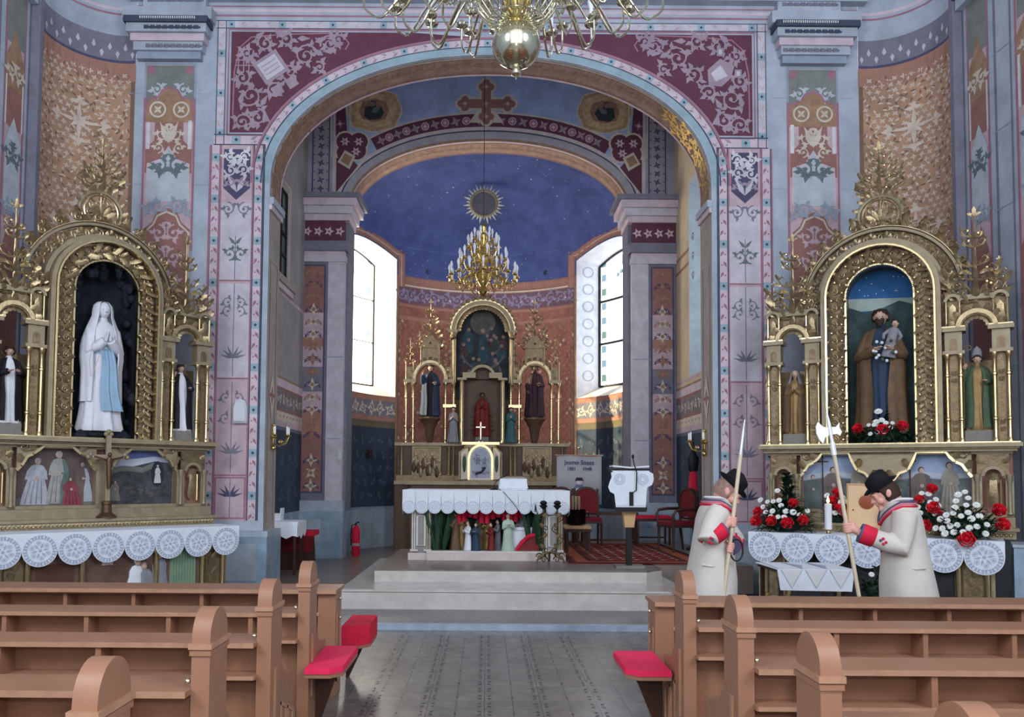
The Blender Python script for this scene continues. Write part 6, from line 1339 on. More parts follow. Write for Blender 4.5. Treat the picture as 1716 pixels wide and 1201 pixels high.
def chair(label, x, y, rz, m=DRED, arms=False, name='chair', cat='chair', group=None, z=.43):
    rt = root(name, (x, y, z+.009 if name != 'stool' else z), rz, label, cat, group)
    for sx in (-1, 1):
        b = MB(); b.tube([(sx*.21, -.2, 0), (sx*.21, -.2, .42)], [.018, .024], DWOOD, n=8); b.build('leg', rt)
        b = MB(); b.tube([(sx*.21, .26, 0), (sx*.21, .2, .42), (sx*.2, .25, .98)], [.018, .024, .018], DWOOD, n=8); b.build('leg', rt)
        if arms: b = MB(); b.tube([(sx*.24, .22, .68), (sx*.25, 0, .68), (sx*.25, -.18, .66), (sx*.24, -.22, .6), (sx*.22, -.2, .42)], .024, DWOOD, n=8); b.build('armrest', rt)
    b = MB(); b.box(-.23, .23, -.23, .23, .39, .43, DWOOD); b.build('seat_frame', rt, 0)
    b = MB(); b.loft([[(x*k, y*k, zz) for x, y in ((-.22, -.22), (.22, -.22), (.22, .22), (-.22, .22))] for zz, k in ((.43, 1), (.47, 1), (.495, .9))], m); b.build('seat', rt, 30)
    b = MB(); am = arc((0, .82), .2, 0, 180, 12, .17); b.prism([(.2, .55), (.2, .82)] + am + [(-.2, .82), (-.2, .55)], .2, .26, m); b.build('backrest', rt, 30)
    b = MB(); b.sweep([(.21, .52), (.21, .82)] + arc((0, .82), .21, 0, 180, 12, .18) + [(-.21, .82), (-.21, .52)], .035, .19, .27, DWOOD, True); b.build('back_frame', rt)
    return rt
chair('red upholstered chair with rounded back, right of the standing banner', P(985, 860, 13.9).x, 13.9, 0)
chair('red upholstered chair half hidden by the altar cloth end', P(948, 860, 13.9).x-.06, 13.9, 0)
chair('dark wooden armchair with red upholstery behind the left man with the pole', P(1134, 860, 12.9).x, 12.9, radians(-70), DRED, True)
def stool(label, x, y, z, w_, d_, h, m, name='stool', rz=0):
    rt = root(name, (x, y, z), rz, label, 'stool')
    b = MB(); b.box(-w_/2, w_/2, -d_/2, d_/2, h-.1, h-.05, DWOOD); b.build('seat_frame', rt, 0)
    b = MB(); b.loft([[(x*k, y*k, zz) for x, y in ((-w_/2, -d_/2), (w_/2, -d_/2), (w_/2, d_/2), (-w_/2, d_/2))] for zz, k in ((h-.05, 1.02), (h-.01, 1.02), (h, .95))], m); b.build('seat', rt, 30)
    for sx in (-1, 1):
        for sy in (-1, 1): b = MB(); b.box(sx*(w_/2-.03)-.018, sx*(w_/2-.03)+.018, sy*(d_/2-.03)-.018, sy*(d_/2-.03)+.018, 0, h-.1, DWOOD); b.build('leg', rt, 0)
    b = MB(); b.box(-w_/2+.03, w_/2-.03, d_/2-.04, d_/2-.02, .1, .13, DWOOD); b.build('stretcher', rt, 0)
    return rt
stool('long red padded stool against the right sanctuary pilaster', P(1092, 870, 14.3).x, 14.3, .43, .62, .4, .52, RED)
stool('pale topped wooden stool carrying the dark pot', P(967, 890, 12.7).x, 12.7, .439, .4, .36, .42, mat('pale_wood', (206, 168, 122)))
c = P(965, 868, 12.7); rt = root('pot', (c.x, 12.7, .859), 0, 'dark metal pot with handles on the pale stool', 'pot')
STEEL = mat('dark_steel', (44, 40, 42), rough=.18, metal=.9, var=.1); b = MB(); b.lathe([(.1, 0), (.15, .02), (.16, .06), (.16, .24), (.165, .25), (.15, .25), (.14, .06), (.0, .05)], (0, 0, 0), STEEL, 24); b.build('body', rt)
for s_ in (-1, 1): b = MB(); b.tube([(s_*.155, 0, .2), (s_*.2, 0, .2), (s_*.2, 0, .14), (s_*.155, 0, .13)], .012, STEEL, n=8); b.build('handle', rt)
b = MB(); 
for k in range(3): b.lathe([(.02, .05), (.022, .2), (.015, .26), (.024, .36), (.02, .46)], (-.05+.05*k, 0, 0), GOLDM, 8)
b.build('sprinkler', rt)
bn = [o for o in rt.children if o.name.startswith('sprinkler')]
# bench behind
rt = root('bench', (P(1020, 860, 14.4).x, 14.4, .43), 0, 'low dark wooden bench with railing behind the lectern', 'bench')
b = MB(); b.box(-.5, .5, -.2, .2, .52, .57, DWOOD); b.build('seat', rt, 0)
for sx in (-1, 1):
    for sy in (-1, 1): b = MB(); b.box(sx*.46-.025, sx*.46+.025, sy*.16-.025, sy*.16+.025, 0, .52, DWOOD); b.build('leg', rt, 0)
b = MB(); b.box(-.46, .46, -.18, -.15, .06, .1, DWOOD); b.build('stretcher', rt, 0)
# banner
BY = 14.6; a, c = P(933, 763, BY), P(1008, 836, BY); rt = root('banner', ((a.x+c.x)/2, BY, .43), 0, 'grey cloth banner with two lines of lettering on a stand', 'banner'); hw = (c.x-a.x)/2
BAN = mat('banner_cloth', (168, 166, 170), rough=.9, var=.06)
zt, zb = a.z-.43, c.z-.43-.1
b = MB(); b.loft([[(x, .012*sin(x*9)+dy, z) for x in [-hw+2*hw*i/12 for i in range(13)] + []] for dy in (0,) for z in (zb, zt)], BAN, caps=False, closed=False); o = b.build('cloth', rt); o.modifiers.new('thickness', 'SOLIDIFY').thickness = .006
b = MB(); b.tube([(-hw-.03, 0, zt+.005), (hw+.03, 0, zt+.005)], .014, WOODL, n=8); b.tube([(0, .03, 0), (0, .03, zt+.12)], .013, WOODL, n=8); b.ball((0, .03, zt+.14), .025, GOLDB, 8, 6); b.build('pole', rt)
b = MB(); b.box(-.2, .2, -.12, .16, 0, .03, DWOOD); b.build('foot', rt, 0)
def text(body, parent, x, y, z, size, m, rz=0):
    cu = bpy.data.curves.new('lettering', 'FONT'); cu.body = body; cu.size = size; cu.align_x = 'CENTER'; cu.extrude = .001; cu.offset = .002
    t = bpy.data.objects.new('lettering_curve', cu); COL.objects.link(t); bpy.context.view_layer.update(); me = bpy.data.meshes.new_from_object(t.evaluated_get(bpy.context.evaluated_depsgraph_get())); bpy.data.objects.remove(t)
    o = bpy.data.objects.new('lettering', me); COL.objects.link(o); o.parent = parent; o.location = (x, y, z); o.rotation_euler = (pi/2, 0, rz); me.materials.clear(); me.materials.append(m); return o
text('Jesmo Snaga', rt, 0, -.022, zt-.16, .11, INDIGO); text('1881     1948', rt, 0, -.022, zt-.27, .085, INDIGO)
p_ = Paint(lambda u, v, h: (u, -.016-h*2, v)); p_.poly([(-.14, zb+.1), (.14, zb+.1), (.12, zb+.28), (.06, zb+.36), (-.06, zb+.36), (-.12, zb+.28)], pm((100, 104, 150)), 1); p_.disc((0, zb+.42), .055, PINKL, 1); p_.poly([(-.08, zb+.43), (.08, zb+.43), (.05, zb+.49), (-.05, zb+.49)], BLACK, 2)
for s_ in (-1, 1): p_.leaf2((s_*.1, zb+.28), pi/2+s_*1.9, .2, .1, SKYP, 1)
p_.build('emblem', rt, 0)
# rolled red processional banner with dark top
c = P(1162, 830, 13.3); rt = root('processional_banner', (c.x, 13.3, .43), 0, 'rolled red processional banner with a dark finial by the right sanctuary wall', 'banner')
b = MB(); b.tube([(0, 0, 0), (0, 0, 1.58)], .016, DWOOD, n=8); b.lathe([(.13, 0), (.13, .03), (.03, .06)], (0, 0, 0), DWOOD, 14); b.build('pole', rt)
b = MB(); b.loft([[(r_*cos(2*pi*i/14)*(1+.12*sin(5*2*pi*i/14)), r_*sin(2*pi*i/14), z) for i in range(14)] for z, r_ in ((.35, .05), (.5, .085), (.9, .08), (1.2, .065), (1.3, .05))], RED); b.build('cloth', rt)
b = MB(); b.loft([[(r_*cos(2*pi*i/10), r_*.5*sin(2*pi*i/10), z) for i in range(10)] for z, r_ in ((1.28, .05), (1.34, .08), (1.52, .10), (1.58, .06), (1.68, .025), (1.85, .01))], BLACK); b.build('finial', rt)
# left side of the sanctuary
FZ = .055
c = P(476, 900, 12.75); rt = root('credence_table', (c.x, 12.75, FZ), 0, 'small credence table under a white cloth by the left pier', 'table')
b = MB(); b.box(-.2, .26, -.25, .3, .80, .83, DWOOD); b.build('tabletop', rt, 0)
for sx in (-.17, .22):
    for sy in (-.2, .25): b = MB(); b.box(sx-.02, sx+.02, sy-.02, sy+.02, 0, .8, DWOOD); b.build('leg', rt, 0)
rt = root('table_cloth', (c.x, 12.75, FZ), 0, 'white cloth hanging off the credence table', 'cloth')
b = MB(); b.box(-.21, .275, -.262, .31, .832, .84, CLOTH); b.prism([(.275, .84), (-.21, .84), (-.2, .62), (-.1, .58), (.0, .62), (.1, .57), (.2, .62), (.29, .60)], -.27, -.262, CLOTH); b.prism([(-.27, .84), (.31, .84), (.31, .66), (.2, .58), (.1, .63), (-.05, .56), (-.15, .62), (-.27, .6)], .275, .283, CLOTH, 'x'); b.build('linen', rt, 0)
c2 = P(466, 860, 12.8); rt = root('cruet_tray', (c2.x-.02, 12.78, FZ+.841), 0, 'white covered tray box standing on the credence table', 'box')
b = MB(); b.box(-.09, .09, -.09, .09, 0, .1, CLOTH); b.build('box', rt, 0); b = MB(); b.prism([(-.1, .1), (.1, .1), (.1, .2), (.085, .2), (.08, .115), (-.1, .115)], -.1, .1, CLOTH); b.build('lid', rt, 0)
c = P(500, 910, 13.5); rt = root('kneeling_stool', (c.x, 13.5, FZ), 0, 'dark kneeling stool with crimson cushion and draped side, left sanctuary wall', 'stool')
b = MB(); b.prism([(-.28, 0), (.25, 0), (.22, .55), (-.28, .55)], -.2, .22, DWOOD); b.build('body', rt, 0)
b = MB(); b.loft([[(x, y, z) for x, y in ((-.3, -.22), (.3, -.22), (.3, .24), (-.3, .24))] for z in (.56, .64)], RED); b.loft([[(x, y, .30+.26*t) for x, y in ((-.30, -.22-.03*t), (.27+.03*t, -.24), (.28+.03*t, -.205), (-.30, -.195))] for t in (0, .5, 1)], DRED); b.build('cushion', rt, 20)
rt = root('fire_extinguisher', (P(585, 900, 15.5).x+.1, 15.7, FZ), 0, 'red fire extinguisher standing beside the left sanctuary pilaster', 'fire extinguisher')
b = MB(); b.lathe([(.07, 0), (.08, .03), (.08, .5), (.05, .57), (.025, .59)], (0, 0, 0), RED, 18); b.build('cylinder', rt)
b = MB(); b.lathe([(.081, .2), (.081, .25)], (0, 0, 0), BEIGE, 18); b.build('label_band', rt)
b = MB(); b.tube([(0, 0, .58), (0, 0, .64), (.06, 0, .66)], .015, BLACK, n=8); b.tube([(0, 0, .62), (-.08, 0, .6), (-.1, 0, .4), (-.09, 0, .2)], .012, BLACK, n=8); b.build('valve_and_hose', rt)
# wall things
pA = P(404, 690, A); rt = root('wall_speaker', (pA.x, A-.0, pA.z), 0, 'small white rounded loudspeaker on the left pier of the chancel arch', 'loudspeaker')
b = MB(); b.loft([[(-.1*k, y, -.17*k), (.1*k, y, -.17*k), (.1*k, y, .08*k), (.07*k, y, .16*k), (0, y, .185*k), (-.07*k, y, .16*k), (-.1*k, y, .08*k)] for y, k in ((0, 1), (-.07, 1), (-.1, .8))], mat('white_plastic', (214, 216, 222), rough=.5, var=.02)); b.build('housing', rt, 30)
pB = P(570, 762, B-.16); rt = root('light_switch', (pB.x, B-.16, pB.z), 0, 'white light switch on the left sanctuary pilaster', 'switch'); b = MB(); b.box(-.03, .03, -.015, 0, -.07, .07, MATS['white_plastic']); b.build('plate', rt, 0); b = MB(); b.box(-.014, .014, -.024, -.012, -.03, .03, STAR); b.build('rocker', rt, 0)
t_ = -radians(63); pC = Vector(ap(t_, 2.1, .0)); rt = root('sanctuary_lamp', (pC.x, pC.y, pC.z), 0, 'small dark red wall lamp on the blue curtain wall under the left window', 'lamp'); b = MB(); b.tube([(0, 0, 0), (.12, -.08, .0), (.12, -.08, .05)], .01, BLACK, n=6); b.build('bracket', rt); b = MB(); b.lathe([(.0, -.08), (.05, -.06), (.06, .02), (.045, .08), (.02, .12)], (.12, -.08, 0), STPU, 12); b.build('glass', rt)
# brass wall sconces on the arch
def sconce(label, x, y, z, sg):
    rt = root('wall_sconce', (x, y, z), 0, label, 'sconce')
    b = MB(); b.tube([(0, 0, -.16), (0, 0, .16)], .014, BRASS, n=8); b.ball((0, 0, -.17), .04, BRASS, 12, 8); b.ball((0, 0, .17), .028, BRASS, 10, 6); b.lathe([(.06, -.02), (.07, 0), (.06, .02)], (-sg*.02, 0, 0), BRASS, 12); b.build('stem', rt)
    for k, an in enumerate((-70, -20, 35)):
        b = MB(Matrix.Rotation(radians(an), 4, 'Z') if sg > 0 else Matrix.Rotation(radians(180-an), 4, 'Z')); L_ = .24
        b.tube([(0, 0, -.1), (L_*.4, 0, -.14), (L_*.8, 0, -.1), (L_, 0, .0)], .009, BRASS, n=8); b.lathe([(.008, 0), (.04, .012), (.042, .022), (.02, .024), (.02, .04)], (L_, 0, 0), BRASS, 12); b.spiral((L_*.5, -.08), .035, 0, 1.2, .006, BRASS, 0, 1, 12); o = b.build('arm', rt)
        b = MB(b.M); b.lathe([(.014, .03), (.014, .13), (.004, .15)], (L_, 0, 0), DAISY, 8); b.build('candle', o)
    b = MB(); b.box(-sg*.0-.03, -sg*.0+.03, -.02, .02, -.03, .03, BRASS); b.build('wall_plate', rt)
sconce('three armed brass sconce on the left side of the chancel arch', XC-AH+.03, A+.35, 2.19, 1)
sconce('three armed brass sconce on the right side of the chancel arch', XC+AH-.03, A+.35, 2.15, -1)
# ================================================================== CHANDELIERS AND SUNBURST
BULB = mat('candle_bulb', (236, 238, 246), rough=.3, var=0)
def arm_set(rt, n, r0, r1, z0, zdip, zc, rad, mat_, ph=0, cs=1.0, candle=True):
    first = None
    for k in range(n):
        an = 2*pi*(k+ph)/n
        if first is None:
            b = MB(); d = r1-r0
            b.tube(smooth([(r0, 0, z0), (r0+d*.2, 0, z0+.03*cs), (r0+d*.5, 0, z0-(z0-zdip)*.18), (r0+d*.70, 0, zdip+(z0-zdip)*.42), (r0+d*.78, 0, zdip+.05*cs), (r0+d*.86, 0, zdip), (r0+d*.94, 0, zdip+.05*cs), (r1, 0, zdip+(zc-zdip)*.5), (r1, 0, zc)]), rad, mat_, n=8)
            b.spiral((r0+d*.45, z0-(z0-zdip)*.3-.09*cs), .09*cs, pi/2, 1.3, rad*.8, mat_, 0, -1, 14)
            b.lathe([(.01*cs, zc-.01), (.05*cs, zc+.01*cs), (.055*cs, zc+.025*cs), (.025*cs, zc+.03*cs), (.022*cs, zc+.06*cs), (.0, zc+.06*cs)], (r1, 0, 0), mat_, 10); b.ball((r0+d*.5, 0, z0-(z0-zdip)*.18), rad*1.8, mat_, 8, 6)
            first = b.build('arm', rt)
            if candle:
                b = MB(); b.lathe([(.016*cs, zc+.05*cs), (.016*cs, zc+.15*cs), (.024*cs, zc+.17*cs), (.03*cs, zc+.21*cs), (.018*cs, zc+.25*cs), (.002, zc+.28*cs)], (r1, 0, 0), BULB, 10); b.build('bulb', first)
            o = first
        else: o = first.copy(); COL.objects.link(o); o.parent = rt; [COL.objects.link(c_) or setattr(c_, 'parent', o) for c_ in [c0.copy() for c0 in first.children]]
        o.rotation_euler = (0, 0, an)
CY = 5.6; c = P(865, 75, CY); rt = root('chandelier', (c.x, CY, 0), 0, 'large polished brass chandelier hanging in the foreground with a ball beneath', 'chandelier')
zs = c.z
b = MB(); b.ball((0, 0, zs), .175, SILVER, 40, 24); b.build('ball', rt)
b = MB(); b.lathe([(.03, zs-.17), (.02, zs-.185), (.035, zs-.2), (.035, zs-.22), (.012, zs-.235), (.004, zs-.255)], (0, 0, 0), SILVER, 16); b.build('finial', rt)
for k in range(28):
    b = MB(Matrix.Rotation(2*pi*k/28, 4, 'Z')); b.tube([(.05, 0, zs+.16), (.12, 0, zs+.15), (.2, 0, zs+.17), (.27, 0, zs+.25), (.30, 0, zs+.36), (.27, 0, zs+.5), (.16, 0, zs+.6), (.07, 0, zs+.66)], .006, SILVER, n=6); b.build('cage_rib', rt)
b = MB()
for r_, z in ((.285, zs+.28), (.30, zs+.38), (.2, zs+.17)): b.tube([(r_*cos(2*pi*i/40), r_*sin(2*pi*i/40), z) for i in range(41)], .006, SILVER, n=6)
b.lathe([(.05, zs+.15), (.03, zs+.2), (.08, zs+.28), (.11, zs+.36), (.06, zs+.44), (.04, zs+.6), (.12, zs+.72), (.16, zs+.85), (.1, zs+.95), (.05, zs+1.1), (.09, zs+1.25), (.04, zs+1.45), (.02, zs+1.6)], (0, 0, 0), BRASS, 24); b.build('stem', rt)
b = MB(); b.tube([(0, 0, zs+1.6), (0, 0, 12.0)], .015, BRASS, n=6); b.build('chain', rt)
arm_set(rt, 24, .12, 1.40, zs+.86, zs+.56, zs+.84, .010, SILVER, 0, 1.1); arm_set(rt, 24, .12, 1.12, zs+.76, zs+.44, zs+.72, .010, SILVER, .5, 1.0, False); arm_set(rt, 16, .1, .72, zs+.6, zs+.36, zs+.6, .009, SILVER, .25, .9, False)
CY2 = 14.0; c = P(810, 440, CY2); rt = root('chandelier', (c.x, CY2, 0), 0, 'three tiered brass chandelier with candle bulbs hanging in the sanctuary', 'chandelier')
z = lambda y: P(810, y, CY2).z
b = MB(); b.lathe([(.0, z(497)), (.06, z(494)), (.09, z(489)), (.07, z(484)), (.05, z(480)), (.12, z(470)), (.15, z(460)), (.08, z(446)), (.06, z(434)), (.1, z(426)), (.06, z(415)), (.04, z(408)), (.08, z(400)), (.075, z(394)), (.03, z(390)), (.055, z(382)), (.05, z(377)), (.015, z(373))], (0, 0, 0), BRASS, 24); b.build('stem', rt)
arm_set(rt, 16, .06, .60, z(462), z(480), z(466), .011, BRASS, 0, .9); arm_set(rt, 12, .06, .42, z(440), z(456), z(440), .010, BRASS, .3, .9); arm_set(rt, 10, .05, .27, z(420), z(432), z(416), .009, BRASS, .1, .9)
arm_set(rt, 6, .04, .16, z(404), z(412), z(402), .008, BRASS, .2, .8)
b = MB(); b.tube([(0, 0, z(374)), (0, 0, 9.6)], .006, DWOOD, n=6); b.build('chain', rt)
SY = 17.6; c = P(811, 341, SY); rt = root('sunburst_ornament', (c.x, SY, c.z), 0, 'pale gilded sunburst with grey disc hanging under the starry apse vault', 'ornament')
RAYM = mat('pale_gilt', (226, 228, 206), rough=.4, metal=.2, var=.1)
b = MB(); b.prism([(.27*cos(2*pi*i/32), .27*sin(2*pi*i/32)) for i in range(32)], -.01, .02, pm((112, 104, 118), var=.15)); b.build('disc', rt)
b = MB(); b.tube([(.29*cos(2*pi*i/36), 0, .29*sin(2*pi*i/36)) for i in range(37)], .035, GOLDM, n=8); b.build('rim', rt)
for k in range(30):
    a_ = 2*pi*(k+.5)/30; L_ = .46 if k % 2 else .40; b = MB(); d = Vector((cos(a_), 0, sin(a_))); n_ = Vector((-sin(a_), 0, cos(a_))); b.loft([[d*q+n_*w_, d*q+Vector((0, -.02, 0)), d*q-n_*w_, d*q+Vector((0, .02, 0))] for q, w_ in ((.29, .036), (L_, .004))], RAYM); b.build('ray', rt)
b = MB(); b.tube([(0, 0, .3), (0, .02, .75)], .01, GOLDD, n=6); b.build('hanger', rt)
# ================================================================== FLOWERS
def rose_mesh():
    b = MB()
    for ringk, (n, r, zz, sz) in enumerate(((6, .034, .0, .036), (5, .024, .014, .034), (4, .013, .024, .03))):
        for k in range(n):
            a = 2*pi*(k+ringk*.4)/n; c = Vector((r*cos(a), r*sin(a), zz)); o = Vector((cos(a), sin(a), 0)); t = Vector((-sin(a), cos(a), 0)); rings = []
            for i in range(4):
                f = i/3; q = c + o*(.012*f*f+.004) + Vector((0, 0, -.012+sz*f)); w_ = sz*(.5+.3*sin(pi*min(1, f+.2))); rings.append([q-t*w_-o*w_*.35, q+o*.004, q+t*w_-o*w_*.35, q-o*.003])
            b.loft(rings, ROSE)
    b.ball((0, 0, .02), (.016, .016, .024), ROSE, 8, 6); return b
def daisy_mesh():
    b = MB()
    for row, (n, L, up) in enumerate(((12, .04, .1), (9, .03, .5))):
        for k in range(n): a = 2*pi*(k+row*.5)/n; b.leaf((0, 0, .004*row), (cos(a), sin(a), up), (0, 0, 1), L, .017, .2, DAISY, 3)
    b.ball((0, 0, .008), (.010, .010, .007), YEL, 8, 5); return b
FM = {}
def flower_at(kind, rt, pos, nrm, s_):
    if kind not in FM:
        o = (rose_mesh() if kind == 'rose' else daisy_mesh()).build(kind, rt); FM[kind] = o.data
    else: o = bpy.data.objects.new(kind, FM[kind]); COL.objects.link(o); o.parent = rt
    o.location = pos; o.rotation_euler = Vector(nrm).to_track_quat('Z', 'Y').to_euler(); o.scale = (s_,)*3
def bouquet(label, loc, rotz, w_, h, roses, daisies, cone=0, seed=1, vase=True, flat=False):
    rt = root('bouquet', loc, rotz, label, 'bouquet'); rg = random.Random(seed); b = MB()
    for k in range(int(150*w_*h/.25)+40):
        a = rg.uniform(0, 2*pi); f = rg.random()**.6; zz = .02+rg.random()*h*(.75 if not flat else .4)*(1-.6*f); base = Vector((f*w_*.38*cos(a), f*w_*.26*sin(a), zz)); d = Vector((cos(a)*.9, sin(a)*.7-.15, rg.uniform(-.25, .8)))
        b.leaf(base, d, (0, 0, 1), rg.uniform(.09, .2)*(1 if w_ > .4 else .7), rg.uniform(.025, .05), rg.uniform(-.8, .6), GREEN if k % 3 else FERN, 4)
    for k in range(cone):
        t = rg.random(); a = rg.uniform(0, 2*pi); r_ = w_*.26*(1-t)+.01; b.leaf((r_*.3*cos(a)+w_*.04, .06+r_*.3*sin(a), h*.3+h*.98*t), (cos(a), sin(a), .55), (0, 0, 1), .08+.15*(1-t), .04, -.3, FERN, 4)
    b.ball((0, 0, h*.22), (w_*.33, w_*.22, h*.24), FERN, 14, 8)
    b.build('foliage', rt)
    if vase:
        b = MB(); b.lathe([(.07, 0), (.09, .01), (.1, .06), (.09, .07), (.0, .06)], (0, 0, 0), FERN, 12); b.build('bowl', rt)
    for kind, lst, sc in (('daisy', daisies, 1.0), ('rose', roses, 1.0)):
        for x, z, s_ in lst:
            y = -(.02+w_*.30*sqrt(max(0.02, 1-min(1, (x/(w_*.55))**2)))*max(.15, 1-max(0, (z/h-.2))*1.0))-rg.uniform(.0, .03)
            flower_at(kind, rt, (x, y, z), (x*1.4/w_, -1, .35+z/h*.5), s_*sc)
    return rt
def scatter(n, x0, x1, z0, z1, seed, s_=1.0, tri=False):
    rg = random.Random(seed); out = []
    for k in range(n*6):
        x, z = rg.uniform(x0, x1), rg.uniform(z0, z1)
        if tri and abs(x-(x0+x1)/2) > (x1-x0)/2*(1.1-(z-z0)/(z1-z0)): continue
        if all((x-a)**2+(z-c)**2 > (.062*s_)**2 for a, c, _ in out): out.append((x, z, s_*rg.uniform(.85, 1.1)))
        if len(out) >= n: break
    return out
TZ = .962
def ra(x, y, z): return on(RAL, RAW, x, y, z)
bouquet('red rose and white daisy bouquet with tall fern cone, left end of right side altar', ra(-1.05, -.62, TZ), RAW, .72, .55,
        [(-.29, .12, 1.5), (-.1, .13, 1.35), (.08, .11, 1.5), (.24, .15, 1.35), (.13, .35, 1.2), (-.28, .24, 1.2)], scatter(12, -.3, .0, .18, .42, 1) + scatter(8, .03, .3, .18, .27, 2) + [(-.06, .5, 1.0)], 150, 3)
bouquet('small bouquet of red roses and white daisies behind the lit pillar candle', ra(-.50, -.25, 1.078), RAW, .3, .36, [(.02, .36, 1.3), (-.03, .25, 1.4), (.05, .17, 1.3), (.1, .1, 1.0)], [(-.1, .33, 1), (.08, .31, 1), (.11, .26, 1), (.06, .25, 1), (.07, .12, 1), (.0, .12, 1), (-.05, .13, .9)], 0, 5)
bouquet('bouquet of white daisies and red roses partly hidden behind the stooping man', ra(.46, -.25, 1.078), RAW, .38, .42, [(.08, .42, 1.3), (-.04, .3, 1.1), (.16, .12, 1.0)], scatter(12, -.14, .16, .1, .38, 7), 0, 7)
bouquet('wide bouquet of white daisies ringed by red roses, right end of the right side altar', ra(.88, -.64, TZ), RAW, .72, .52, [(-.3, .33, 1.5), (-.38, .13, 1.4), (.0, .0, 1.8), (.3, .32, 1.5), (.33, .17, 1.5)], scatter(44, -.30, .25, .07, .56, 9, 1.0, True) + [(-.2, .06, 1.1)], 0, 9)
bouquet('low arrangement of ferns, red roses and white daisies at the feet of the bearded statue', on(RAL, RAW, 0, -.06, SHZ+.002), RAW, .8, .34, [(-.24, .17, 1.3), (.03, .14, 1.5), (.24, .19, 1.3)], [(-.02, .38, 1.3), (-.04, .25, 1.1), (.02, .27, 1.0)] + scatter(9, -.14, .14, .1, .24, 12, .8), 60, 11, False, True)
bouquet('small dark green bouquet standing low behind the halberd shaft', (P(1500, 985, 8.5).x-.15, 8.62, .35), 0, .34, .4, [], [(.05, .1, 1), (-.08, .25, .8)], 0, 14)
rt = root('plant_stool', (P(1500, 985, 8.5).x-.15, 8.62, 0), 0, 'low dark stool under the small dark green bouquet', 'stool')
b = MB(); b.box(-.17, .17, -.17, .17, .32, .348, DWOOD); b.build('seat', rt, 0)
for sx in (-1, 1):
    for sy in (-1, 1): b = MB(); b.box(sx*.14-.015, sx*.14+.015, sy*.14-.015, sy*.14+.015, 0, .32, DWOOD); b.build('leg', rt, 0)
# candles, wooden box, little table
FLAME = mat('candle_flame', (255, 226, 170), emit=14, var=0); WAX = mat('white_wax', (232, 234, 238), rough=.5, var=.02)
def candle(label, loc, h, r):
    rt = root('pillar_candle', loc, 0, label, 'candle')
    b = MB(); b.lathe([(r*.8, 0), (r*.5, .01), (r*.45, .03), (r*1.05, .045), (r*1.05, .05)], (0, 0, 0), GOLDB, 14); b.build('foot', rt)
    b = MB(); b.lathe([(r, .05), (r, .05+h), (r*.8, .055+h), (0, .05+h)], (0, 0, 0), WAX, 18); b.build('wax', rt)
    b = MB(); b.lathe([(.002, h+.06), (.014, h+.075), (.017, h+.09), (.009, h+.12), (.001, h+.145)], (0, 0, 0), FLAME, 10); b.tube([(0, 0, h+.05), (0, 0, h+.075)], .002, BLACK, n=5); b.build('flame', rt)
candle('lit white pillar candle on the right side altar, left of the wooden box', ra(-.54, -.66, TZ), .30, .042)
candle('lit candle on the right side altar, hidden by the stooping man except its flame', ra(.12, -.6, TZ), .30, .04)
PALE = mat('pale_birch', (226, 190, 150), rough=.5, var=.06, scale=6)
rt = root('wooden_box', ra(-.09, -.42, TZ), RAW, 'pale wooden box with a round brown medallion on the right side altar', 'box')
b = MB(); b.box(-.27, .27, .0, .1, 0, .60, PALE); b.build('case', rt, 0)
b = MB(); b.sweep([(-.26, .012), (.26, .012), (.26, .588), (-.26, .588)], .024, -.008, .0, mat('birch_edge', (196, 158, 116), rough=.5), True); b.build('edge_frame', rt, 0)
b = MB(); b.lathe([(.0, 0), (.085, 0), (.085, .012), (.07, .016), (.0, .014)], (0, 0, 0), mat('medallion_brown', (150, 78, 48), rough=.4, var=.2), 24); MM = Matrix.Translation((-.05, -.004, .38)) @ Matrix.Rotation(pi/2, 4, 'X'); b.v = [MM @ v for v in b.v]; b.build('medallion', rt)
b = MB(); b.ball((-.2, -.008, .28), .008, BLACK, 8, 6); b.build('keyhole', rt)
YT = 8.35; xa, xb = P(1286, 950, YT).x, P(1404, 950, YT).x; rt = root('side_table', ((xa+xb)/2, YT, 0), 0, 'small dark table in front of the right side altar', 'table'); hw = (xb-xa)/2
b = MB(); b.box(-hw, hw, -.3, .3, .67, .70, DWOOD); b.build('tabletop', rt, 0)
for sx in (-1, 1):
    for sy in (-1, 1): b = MB(); b.box(sx*(hw-.04)-.02, sx*(hw-.04)+.02, sy*.26-.02, sy*.26+.02, 0, .67, DWOOD); b.build('leg', rt, 0)
rt = root('table_cloth', ((xa+xb)/2, YT, 0), 0, 'white cloth with diamond pattern over the small dark table', 'tablecloth')
b = MB(); b.box(-hw-.02, hw+.02, -.33, .32, .702, .71, CLOTH); b.prism([(hw+.02, .71), (-hw-.02, .71), (-hw+.01, .50), (hw-.01, .49)], -.338, -.33, CLOTH); b.build('linen', rt, 0)
p = Paint(lambda u, v, h: (u, v, .71+h)); W2 = hw*2/3
for i in range(3):
    u = -hw+W2*(i+.5); p.poly([(u-W2/2, -.3), (u, .02), (u-W2/2, .3)], LACE, 1) if i else None; p.rib([(u-W2/2, -.32), (u-W2/2+.04, .3)], .012, LACE, 2)
p2 = Paint(lambda u, v, h: (u, -.338-h, v))
for i in range(3): u = -hw+W2*(i+.5); p2.poly([(u-W2*.42, .70), (u+W2*.42, .70), (u, .53)], STAR, 1); p2.rib([(u-W2*.44, .705), (u, .52), (u+W2*.44, .705)], .008, LACE, 2)
p2.build('folded_points', rt, 0); p.build('diamond_pattern', rt, 0)
rt = root('marble_block', ra(1.62, -.5, 0), RAW, 'blue grey marble block with white top right of the right side altar', 'pedestal')
